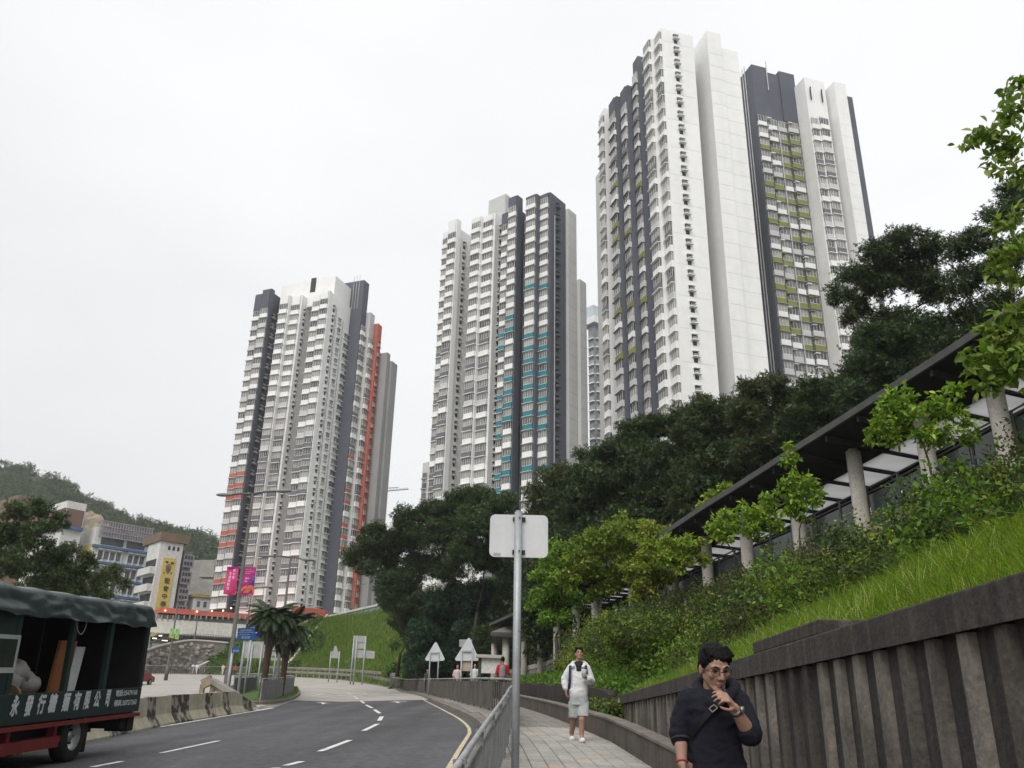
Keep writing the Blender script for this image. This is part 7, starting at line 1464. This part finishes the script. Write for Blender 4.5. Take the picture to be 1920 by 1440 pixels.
def face_bits(X, M_, k, body, closed=False, mouth_open=0):
    for sx in (-1, 1):
        mb = MB(); mb.ell(X(sx * .0315, .0725, .004 if not closed else .001), (.0155 * k, .008 * k, (.0052 if not closed else .0026) * k), 10, 6, 0, M_); mb.build('eye', M_eye, body, smooth=True)
        mb = MB(); mb.tube([X(sx * .014, .089, .0245), X(sx * .032, .084, .031), X(sx * .052, .071, .025)], [.0034 * k, .0042 * k, .002 * k], 6); mb.build('eyebrow', M_hair, body, smooth=True)
    mb = MB(); mb.ell(X(0, .0835, -.0622), (.0225 * k, .010 * k, .0052 * k), 12, 6, 0, M_); mb.ell(X(0, .0828, -.0738), (.0185 * k, .010 * k, .0058 * k), 12, 6, 0, M_); mb.build('lips', M_lip, body, smooth=True)
def hair_mesh(X, M_, k, org, top=.0, fringe=True, side=.0):
    mb = MB(); mb.ell(X(0, -.022, .040 + top * .5), (.0785 * k, .095 * k, (.076 + top) * k), 24, 16, 0, M_); mb.ell(X(0, -.055, -.005), (.072 * k, .060 * k, .070 * k), 16, 12, 0, M_)
    for sx in (-1, 1): mb.ell(X(sx * .066, -.008, .040), (.017 * k, .046 * k, .040 * k), 12, 8, 0, M_)
    if fringe:
        for i in range(15): x = -.066 + .132 * i / 14; mb.cap2(X(x * .9, .03 - abs(x) * .3, .098 + top * .6), .017 * k, X(x + .014, .074 - abs(x) * .42, .070 + .016 * sin(i * 2.3) - .012 * (i % 3 == 0)), .0085 * k, 8)
    me = remeshed(mb, .005, 1, org); wrinkle(me, .0022 * k, 55, (2.4, .5, .8)); wrinkle(me, .0018 * k, 120, (2.6, .4, .6), 3); return me
def cutmesh(me, fn):
    """drop the faces whose centre fails the test"""
    bm = bmesh.new(); bm.from_mesh(me); bmesh.ops.delete(bm, geom=[f for f in bm.faces if not fn(f.calc_center_median())], context='FACES'); bm.to_mesh(me); bm.free(); return me

# ---- man in navy, near
d1 = 5.2
def Q(zx, zy, off=0.0): return P(1240 + zx / 5.76, 1190 + zy / 5.76, d1 + off)
gz = G(1.2, d1) + HP; ctr = Q(560, 900); base = Vector((ctr.x, d1, gz))
m1 = thing('person', 'man in navy hooded jumper with glasses, lifting one hand to his mouth', 'person', tuple(base))
hc = Q(575, 362, -.02); Fw = Vector((.20, -.92, -.32)).normalized(); U = Vector((.02, -.30, .95)); U = (U - Fw * U.dot(Fw)).normalized(); Rr = Fw.cross(U).normalized(); Rr = Rr if Rr.x > 0 else -Rr
hs = (Q(580, 110).z - Q(545, 600).z) * .98
sk = MB(); X, M_, k1 = head(sk, hc, Rr, U, Fw, hs)
nk = Q(550, 640, .05); shl, shr = Q(270, 700, .02), Q(850, 715, .02); ell_, elr = Q(200, 1010, .03), Q(955, 1075, -.10); wl_h, wr_h = Q(225, 1400, -.04), Q(790, 790, -.20); chest = Q(565, 900, .03); pel = Vector((ctr.x, d1 + .02, gz + .82)); hl, hr = pel + Vector((-.09, 0, -.02)), pel + Vector((.09, 0, -.02)); knl, knr = Vector((hl.x - .01, d1 - .08, gz + .44)), Vector((hr.x + .01, d1 + .05, gz + .43)); anl, anr = Vector((knl.x, d1 - .12, gz + .075)), Vector((knr.x, d1 + .18, gz + .085))
sk.cap2(hc - U * .06 * k1 - Fw * .02, .050, nk, .058, 16); sk.cap2(nk, .055, chest, .09, 16); sk.cap2(chest, .09, pel, .10, 16); shl2, shr2 = shl.lerp(chest, .12), shr.lerp(chest, .12); sk.cap2(shl2, .036, chest, .06); sk.cap2(shr2, .036, chest, .06)
sk.cap2(shl2, .036, ell_, .038); sk.cap2(ell_, .041, ell_.lerp(wl_h, .35), .040); sk.cap2(ell_.lerp(wl_h, .35), .040, wl_h, .026); sk.cap2(shr2, .036, elr, .040); sk.cap2(elr, .041, elr.lerp(wr_h, .3), .041); sk.cap2(elr.lerp(wr_h, .3), .041, wr_h, .026)
for a, b, c in ((hl, knl, anl), (hr, knr, anr)): sk.cap2(pel.lerp(a, .7), .10, b, .055); sk.cap2(b, .055, c, .034)
hand(sk, wl_h, Vector((.02, -.1, -1)), Vector((1, .1, 0)), .18, (.35, .4, .45, .5), 1)
kn = Q(690, 655, -.26); hand(sk, wr_h, kn - wr_h, Vector((-.85, .15, -.2)), .175, (.55, .62, .7, .8), -1)
me = remeshed(sk, .0055, 3, base); body = part_me('body', me, M_skin1, m1, base); face_bits(X, M_, k1, body)
part_me('hair', hair_mesh(X, M_, k1, base, .012), M_hair, m1, base)
gl_ = MB(); Mg = pm('glasses_frame', (.012, .011, .010), None, 20, .35)
for sx in (-1, 1):
    gl_.tube([X(sx * .034 + .024 * cos(t), .094 - .006 * abs(cos(t)), .001 + .019 * sin(t)) for t in np.linspace(0, 2 * pi, 25)], .0016 * k1, 6, cap=False); gl_.tube([X(sx * .058, .090, .006), X(sx * .074, .06, .008), X(sx * .080, -.01, .006)], .0016 * k1, 6)
gl_.tube([X(-.010, .096, .003), X(0, .099, .006), X(.010, .096, .003)], .0016 * k1, 6); gls = gl_.build('glasses', Mg, m1, smooth=True)
# jumper
jk = MB(); up = Vector((0, 0, 1)); rx = Vector((1, .12, 0)).normalized(); ry = Vector((-.12, 1, 0)).normalized()
wv = lambda zl, zr, zy: (Q(zl, zy).lerp(Q(zr, zy), .5), (Q(zr, zy) - Q(zl, zy)).length / 2)
rings = []
for zl, zr, zy, dp in ((420, 700, 600, .075), (330, 790, 640, .09), (262, 850, 700, .105), (262, 860, 800, .12), (290, 845, 920, .128), (300, 838, 1050, .125), (305, 850, 1200, .122), (305, 895, 1350, .125), (308, 925, 1480, .132)):
    c, w = wv(zl, zr, zy); rings.append((c + Vector((0, .02, 0)), rx * w, ry * dp))
cb = rings[-1][0]; rings.append((Vector((cb.x, cb.y, pel.z - .04)), rx * .205, ry * .15)); rings.append((Vector((cb.x, cb.y, pel.z - .14)), rx * .20, ry * .15)); loft(jk, rings, 32)
jk.cap2(shl + Vector((.02, 0, -.01)), .068, ell_, .060, 16); jk.cap2(ell_, .060, ell_.lerp(wl_h, .22), .055, 16); jk.cap2(ell_.lerp(wl_h, .14), .058, ell_.lerp(wl_h, .24), .056, 16); jk.cap2(shr + Vector((-.02, 0, -.01)), .070, elr + Vector((.01, .02, .01)), .062, 16); jk.cap2(elr, .060, elr.lerp(wr_h, .10), .056, 16)
hd = [Q(395, 560, .06), Q(420, 640, -.02), Q(520, 740, -.09), Q(640, 720, -.09), Q(760, 640, -.03), Q(790, 560, .06), Q(700, 500, .14), Q(560, 480, .17), Q(450, 500, .13)]
hdl = smooth_line(hd + [hd[0]], 30)
for a, b in zip(hdl, hdl[1:]): jk.cap2(a, .028, b, .028, 10)
jk.ell(Q(600, 640, .16), (.12, .05, .08), 14, 10)
me = remeshed(jk, .0085, 3, base); wrinkle(me, .0075, 8, (1, 1, 1.9)); wrinkle(me, .003, 22, (1.2, 1, 1.5), 5); jump = part_me('jumper', me, M_navy, m1, base)
mb = MB(); mb.tube([ell_.lerp(wl_h, .245) + (ell_ - wl_h).normalized() * .02, ell_.lerp(wl_h, .245) - (ell_ - wl_h).normalized() * .02], .0555, 20); mb.build('cuff', pm('rib_cuff', (.03, .028, .034), None, 30, .9), jump)
tro = MB(); loft(tro, [(pel + Vector((.02, 0, .0)), rx * .15, ry * .105), (pel + Vector((.01, 0, -.1)), rx * .165, ry * .115), (pel + Vector((0, 0, -.18)), rx * .17, ry * .12)], 24)
for a, b, c in ((hl, knl, anl), (hr, knr, anr)): tro.cap2(pel.lerp(a, .8) - Vector((0, 0, .12)), .095, b, .075, 16); tro.cap2(b, .075, c + Vector((0, 0, .03)), .055, 16)
me = remeshed(tro, .012, 3, base); wrinkle(me, .004, 10); part_me('trousers', me, M_trous, m1, base)
for c in (anl, anr): sh_ = MB(); sh_.cap2(c + Vector((0, .05, -.03)), .042, c + Vector((0, -.13, -.045)), .036, 14); part_me('shoe', remeshed(sh_, .008, 2, base), M_trous, m1, base)
# strap with buckle, watch, bracelet, vape
st_ = MB(); sp_ = smooth_line([Q(800, 610, -.02), Q(690, 690, -.115), Q(560, 795, -.135), Q(430, 930, -.125), Q(315, 1080, -.06)], 26)
for a, b in zip(sp_, sp_[1:]): st_.bar(a, b, .034, .005, up=(.05, -1, .25))
st_.build('bag_strap', pm('strap_webbing', (.010, .010, .013), None, 40, .8), m1)
bk = MB(); corners = [Q(x, y, -.146) for x, y in ((514, 796), (566, 756), (606, 790), (552, 836))]
for a, b in zip(corners, corners[1:] + corners[:1]): bk.bar(a, b, .005, .005)
bk.build('buckle', pm('buckle_metal', (.55, .5, .42), (.4, .36, .3), 20, .35, metal=.7), m1)
wt_ = MB(); wc = elr.lerp(wr_h, .86); wd = (wr_h - elr).normalized(); wt_.tube([wc - wd * .012, wc + wd * .012], .031, 18); wt_.cyl(wc + Vector((.02, -.02, .008)), wc + Vector((.032, -.032, .012)), .016, 14); wt_.build('watch', pm('watch_metal', (.30, .29, .25), (.2, .19, .16), 30, .35, metal=.7), m1, smooth=True)
br = MB(); bc = ell_.lerp(wl_h, .93); bd_ = (wl_h - ell_).normalized(); bx = bd_.cross(Vector((0, 1, 0))).normalized(); by = bd_.cross(bx)
for i in range(18): t = 2 * pi * i / 18; br.ell(bc + (bx * cos(t) + by * sin(t)) * .029, (.0055, .0055, .0055), 8, 6)
br.build('bracelet', pm('red_beads', (.35, .03, .02), None, 30, .35), m1, smooth=True)
vp = MB(); vp.cap2(X(.004, .092, -.068), .0065, X(.012, .125, -.098), .0095, 10); vp.cap2(X(.012, .125, -.098), .0115, X(.02, .150, -.128), .0115, 10); tag(vp.build('vape_pen', pm('vape_black', (.012, .012, .013), None, 20, .3), None, True, origin=tuple(X(0, .12, -.09))), 'small black vape pen at the lips of the man in navy', 'vape pen')

# ---- man in white, further up the pavement
d2 = 15.9
def Q2(zx, zy, off=0.0): return P(1040 + zx / 6.55, 1200 + zy / 6.545, d2 + off)
gz2 = G(1.2, d2) + HP; c2_ = Q2(295, 600); base2 = Vector((c2_.x, d2, gz2)); m2 = thing('person', 'man in white hooded top and pale shorts walking down the pavement', 'person', tuple(base2))
hc2 = Q2(300, 165); Fw = Vector((.10, -.97, .12)).normalized(); U = Vector((-.05, .12, 1)); U = (U - Fw * U.dot(Fw)).normalized(); Rr = Fw.cross(U).normalized(); Rr = Rr if Rr.x > 0 else -Rr
hs2 = (Q2(300, 88).z - Q2(300, 238).z) * 1.0; sk = MB(); X2, M2_, k2 = head(sk, hc2, Rr, U, Fw, hs2)
fz = lambda p, h: Vector((p.x, p.y, gz2 + h))
nk = Q2(298, 275, .03); shl, shr = Q2(180, 318), Q2(408, 318); eL, eR = Q2(122, 490, .05), Q2(448, 505, -.02); wL, wR = Q2(140, 610, -.02), Q2(395, 478, -.24); ch = Q2(295, 420, .03); pel = Q2(296, 720, .02); kL, kR = Q2(232, 985, .10), Q2(335, 970, -.12); aL, aR = Q2(205, 1165, .32), Q2(330, 1262, -.10); aL.z = max(aL.z, gz2 + .10); aR.z = gz2 + .085
sk.cap2(hc2 - U * .05 * k2 - Fw * .02, .048 * k2, nk, .056, 14); sk.cap2(nk, .052, ch, .09, 14); sk.cap2(ch, .09, pel, .10, 14); shlb, shrb = shl.lerp(ch, .22), shr.lerp(ch, .22); sk.cap2(shlb, .04, ch, .07); sk.cap2(shrb, .04, ch, .07)
sk.cap2(shlb, .036, eL, .036); sk.cap2(eL, .04, wL, .027); sk.cap2(shrb, .036, eR, .036); sk.cap2(eR, .04, wR, .027)
for sx, kk, aa in ((-.085, kL, aL), (.085, kR, aR)): sk.cap2(pel + Vector((sx, 0, -.05)), .085, kk, .056, 14); sk.cap2(kk, .056, kk.lerp(aa, .35) + Vector((0, .02, 0)), .054, 14); sk.cap2(kk.lerp(aa, .35) + Vector((0, .02, 0)), .054, aa, .036, 14); sk.cap2(aa, .036, aa + Vector((0, -.08, -.045)), .03)
hand(sk, wL, Vector((.02, -.12, -1)), Vector((1, 0, 0)), .185, (.5, .6, .65, .7), 1); hand(sk, wR, Q2(362, 440, -.27) - wR, Vector((-.3, .3, 1)), .18, (.6, .65, .7, .75), -1)
me = remeshed(sk, .008, 3, base2); body = part_me('body', me, M_skin2, m2, base2); face_bits(X2, M2_, k2, body, True); part_me('hair', hair_mesh(X2, M2_, k2, base2, .006), M_hair, m2, base2)
mb = MB(); loft(mb, [(Q2(298, 262, .01), Vector((.065, 0, 0)), Vector((0, .06, 0))), (Q2(296, 310, .0), Vector((.10, 0, 0)), Vector((0, .10, 0))), (Q2(293, 390, .0), Vector((.06, 0, 0)), Vector((0, .125, 0)))], 20); part_me('polo_shirt', remeshed(mb, .012, 2, base2), M_blkshirt, m2, base2)
jk = MB(); rings = []
for zl, zr, zy, dp in ((235, 352, 285, .07), (205, 385, 305, .09), (178, 412, 340, .11), (180, 410, 430, .13), (185, 402, 540, .135), (182, 405, 620, .14), (190, 400, 665, .14), (192, 394, 692, .13)):
    a, b = Q2(zl, zy), Q2(zr, zy); rings.append(((a + b) / 2 + Vector((0, .02, 0)), (b - a) / 2, Vector((0, dp, 0))))
loft(jk, rings, 28); jk.cap2(shl + Vector((.02, 0, -.04)), .062, eL, .064, 16); jk.cap2(eL, .064, Q2(135, 590, -.01), .045, 16); jk.cap2(shr + Vector((-.02, 0, -.04)), .062, eR, .066, 16); jk.cap2(eR, .066, wR.lerp(eR, .12), .044, 16)
for a, b in zip([Q2(225, 300, -.10), Q2(205, 275, .0), Q2(230, 258, .1), Q2(300, 250, .15), Q2(365, 258, .1), Q2(390, 275, 0)], [Q2(205, 275, .0), Q2(230, 258, .1), Q2(300, 250, .15), Q2(365, 258, .1), Q2(390, 275, 0), Q2(350, 305, -.10)]): jk.cap2(a - Vector((0, 0, .03)), .026, b - Vector((0, 0, .03)), .026, 10)
me = remeshed(jk, .011, 3, base2); vA, vB, vC = Q2(243, 262), Q2(348, 262), Q2(292, 392); o2 = Vector(base2)
def vneck(c):
    p = c + o2
    if p.y > d2 - .03: return True
    tz_ = (p.z - vC.z) / (vA.z - vC.z)
    if tz_ < 0: return True
    xl = vC.x + (vA.x - vC.x) * min(1.3, tz_); xr = vC.x + (vB.x - vC.x) * min(1.3, tz_); return not (xl < p.x < xr)
me = cutmesh(me, vneck); wrinkle(me, .009, 6, (1, 1, 1.6)); wrinkle(me, .004, 15, (1.3, 1, 1.3), 4); part_me('hooded_top', me, M_wjk, m2, base2)
so = MB(); loft(so, [(Q2(294, 680), Vector((.155, 0, 0)), Vector((0, .115, 0))), (Q2(296, 740), Vector((.165, 0, 0)), Vector((0, .12, 0))), (Q2(297, 800), Vector((.16, 0, 0)), Vector((0, .12, 0)))], 24)
for sx, kk, zz in ((-.08, kL, 955), (.08, kR, 935)):
    t0, t1 = pel + Vector((sx, 0, -.05)), Q2(244 if sx < 0 else 346, zz, .06 if sx < 0 else -.08); loft(so, [(t0, Vector((.10, 0, 0)), Vector((0, .11, 0))), (t0.lerp(t1, .5), Vector((.10, 0, 0)), Vector((0, .105, 0))), (t1, Vector((.098, 0, 0)), Vector((0, .10, 0)))], 20)
me = remeshed(so, .011, 2, base2); wrinkle(me, .006, 9, (1, 1, .8)); part_me('shorts', me, M_short, m2, base2)
for aa, tilt in ((aL, -.02), (aR, 0)):
    sh_ = MB(); sh_.cap2(aa + Vector((0, .03, -.01)), .05, aa + Vector((0, .02, -.045)), .046, 14); sh_.cap2(aa + Vector((0, .05, -.05)), .042, aa + Vector((.01, -.16, -.055)), .042, 14); sh_.box(aa + Vector((.005, -.05, -.075)), .088, .27, .02); part_me('shoe', remeshed(sh_, .009, 2, base2), M_shoe, m2, base2)
st_ = MB()
for pts_ in ([Q2(192, 312, -.11), Q2(188, 400, -.13), Q2(186, 500, -.13), Q2(176, 590, -.06), Q2(170, 625, .06)], [Q2(385, 312, -.12), Q2(388, 360, -.14), Q2(395, 420, -.13)]):
    l = smooth_line(pts_, 14)
    for a, b in zip(l, l[1:]): st_.bar(a, b, .045, .008, up=(0, -1, .2))
st_.build('backpack_straps', M_strap, m2); mb = MB(); mb.ell(Q2(300, 480, .24), (.16, .09, .24), 18, 12); part_me('backpack', remeshed(mb, .02, 2, base2), M_strap, m2, base2)
cu_ = MB(); cc_ = Q2(362, 412, -.28); cu_.tube([cc_ + Vector((0, 0, -.055)), cc_ + Vector((0, 0, .05)), cc_ + Vector((0, 0, .065))], [.035, .045, .046], 16); tag(cu_.build('drink_cup', pm('paper_cup', (.62, .62, .58), (.5, .55, .5), 20, .6), None, True, origin=tuple(cc_)), 'pale paper cup held by the man in white', 'cup')

# ---- people in the background
def small_person(label, px, py_feet, d, h, top, legs, face=1, hair=True, walk=.2, bag=None, group='distant people'):
    b = P(px, py_feet, d); b.z = max(G(b.x, b.y), -99) + (HP if px > 700 else .05); root = thing('person', label, 'person', tuple(b), group); k = h / 1.7; mb = MB(); f = Vector((0, -face, 0)); V3 = lambda x, y, z: b + Vector((x * k, -face * y * k, z * k))
    mb.ell(V3(0, .01, 1.58), (.075 * k, .09 * k, .115 * k), 12, 8); mb.cap2(V3(0, 0, 1.5), .05 * k, V3(0, 0, 1.38), .06 * k); mb.cap2(V3(0, 0, 1.3), .12 * k, V3(0, 0, .95), .12 * k)
    for sx in (-1, 1):
        mb.cap2(V3(sx * .17, 0, 1.36), .05 * k, V3(sx * .22, .02 * sx, 1.1), .042 * k, 8); mb.cap2(V3(sx * .22, .02 * sx, 1.1), .04 * k, V3(sx * .2, .1, .88), .03 * k, 8); mb.cap2(V3(sx * .2, .1, .87), .034 * k, V3(sx * .19, .12, .8), .026 * k, 8)
        mb.cap2(V3(sx * .08, 0, .9), .085 * k, V3(sx * .09, walk * sx * .5, .48), .06 * k, 8); mb.cap2(V3(sx * .09, walk * sx * .5, .48), .055 * k, V3(sx * .09, walk * sx, .07), .038 * k, 8); mb.cap2(V3(sx * .09, walk * sx, .05), .04 * k, V3(sx * .09, walk * sx + .12, .04), .035 * k, 8)
    part_me('body', remeshed(mb, .022, 2, b), M_skin2, root, b)
    tp_ = MB(); tp_.cap2(V3(0, 0, 1.3), .15 * k, V3(0, 0, .95), .145 * k)
    for sx in (-1, 1): tp_.cap2(V3(sx * .15, 0, 1.36), .07 * k, V3(sx * .22, .02 * sx, 1.12), .06 * k, 8)
    part_me('top', remeshed(tp_, .025, 2, b), pm('cloth_' + str(top), top, None, 8, .85), root, b); lg = MB()
    for sx in (-1, 1): lg.cap2(V3(sx * .08, 0, .9), .10 * k, V3(sx * .09, walk * sx * .5, .48), .078 * k, 8); lg.cap2(V3(sx * .09, walk * sx * .5, .48), .075 * k, V3(sx * .09, walk * sx, .1), .055 * k, 8)
    part_me('trousers', remeshed(lg, .025, 2, b), pm('cloth_' + str(legs), legs, None, 8, .85), root, b); hm = MB(); hm.ell(V3(0, -.02, 1.615), (.085 * k, .098 * k, .1 * k), 12, 8); part_me('hair', remeshed(hm, .02, 1, b), M_hair, root, b)
    if bag: bm_ = MB(); bm_.cap2(V3(0, -.2, 1.28), .12 * k, V3(0, -.2, 1.02), .13 * k); part_me('backpack', remeshed(bm_, .025, 2, b), pm('grey_bag', bag, None, 8, .8), root, b)
    return root
small_person('person in red shirt with grey backpack walking away past the notice board', 941, 1312, 33, 1.7, (.40, .02, .025), (.03, .03, .04), -1, bag=(.22, .2, .22))
small_person('person in pale pink shirt standing behind the curved railing', 856, 1300, 48, 1.65, (.58, .46, .48), (.05, .05, .06), 1)
small_person('person in white top half hidden by the larger triangular sign', 889, 1298, 47, 1.65, (.6, .6, .6), (.2, .2, .22), 1)
small_person('person in dark clothes with white bag behind the smaller triangular sign', 800, 1294, 62, 1.6, (.05, .05, .055), (.03, .03, .03), 1, bag=(.7, .7, .68))
small_person('left one of two white-clothed walkers before the stone wall', 361, 1260, 138, 1.7, (.68, .68, .7), (.5, .5, .55), 1)
small_person('right one of two white-clothed walkers before the stone wall', 368, 1260, 138, 1.72, (.68, .68, .7), (.5, .5, .55), 1)
small_person('walker in cream top left of the tall lamp post', 417, 1262, 138, 1.7, (.62, .52, .42), (.5, .48, .44), 1)
small_person('walker in red top right of the tall lamp post', 440, 1263, 138, 1.65, (.5, .05, .06), (.05, .05, .06), 1)
# ------------------------------------------------------------------ humid haze
hz = MB(); hz.box((-60, 300, 75), 1500, 900, 160); hm = bpy.data.materials.new('humid_air'); nt, N, L = nodes_of(hm)
ho = N.new('ShaderNodeOutputMaterial'); hv = N.new('ShaderNodeVolumePrincipled'); hv.inputs['Color'].default_value = (.93, .95, .97, 1); hv.inputs['Density'].default_value = .0003; hv.inputs['Anisotropy'].default_value = .2; L.new(hv.outputs[0], ho.inputs['Volume'])
hb = hz.build('haze', hm); hb['kind'] = 'stuff'
bpy.data.scenes.remove(SIDE)
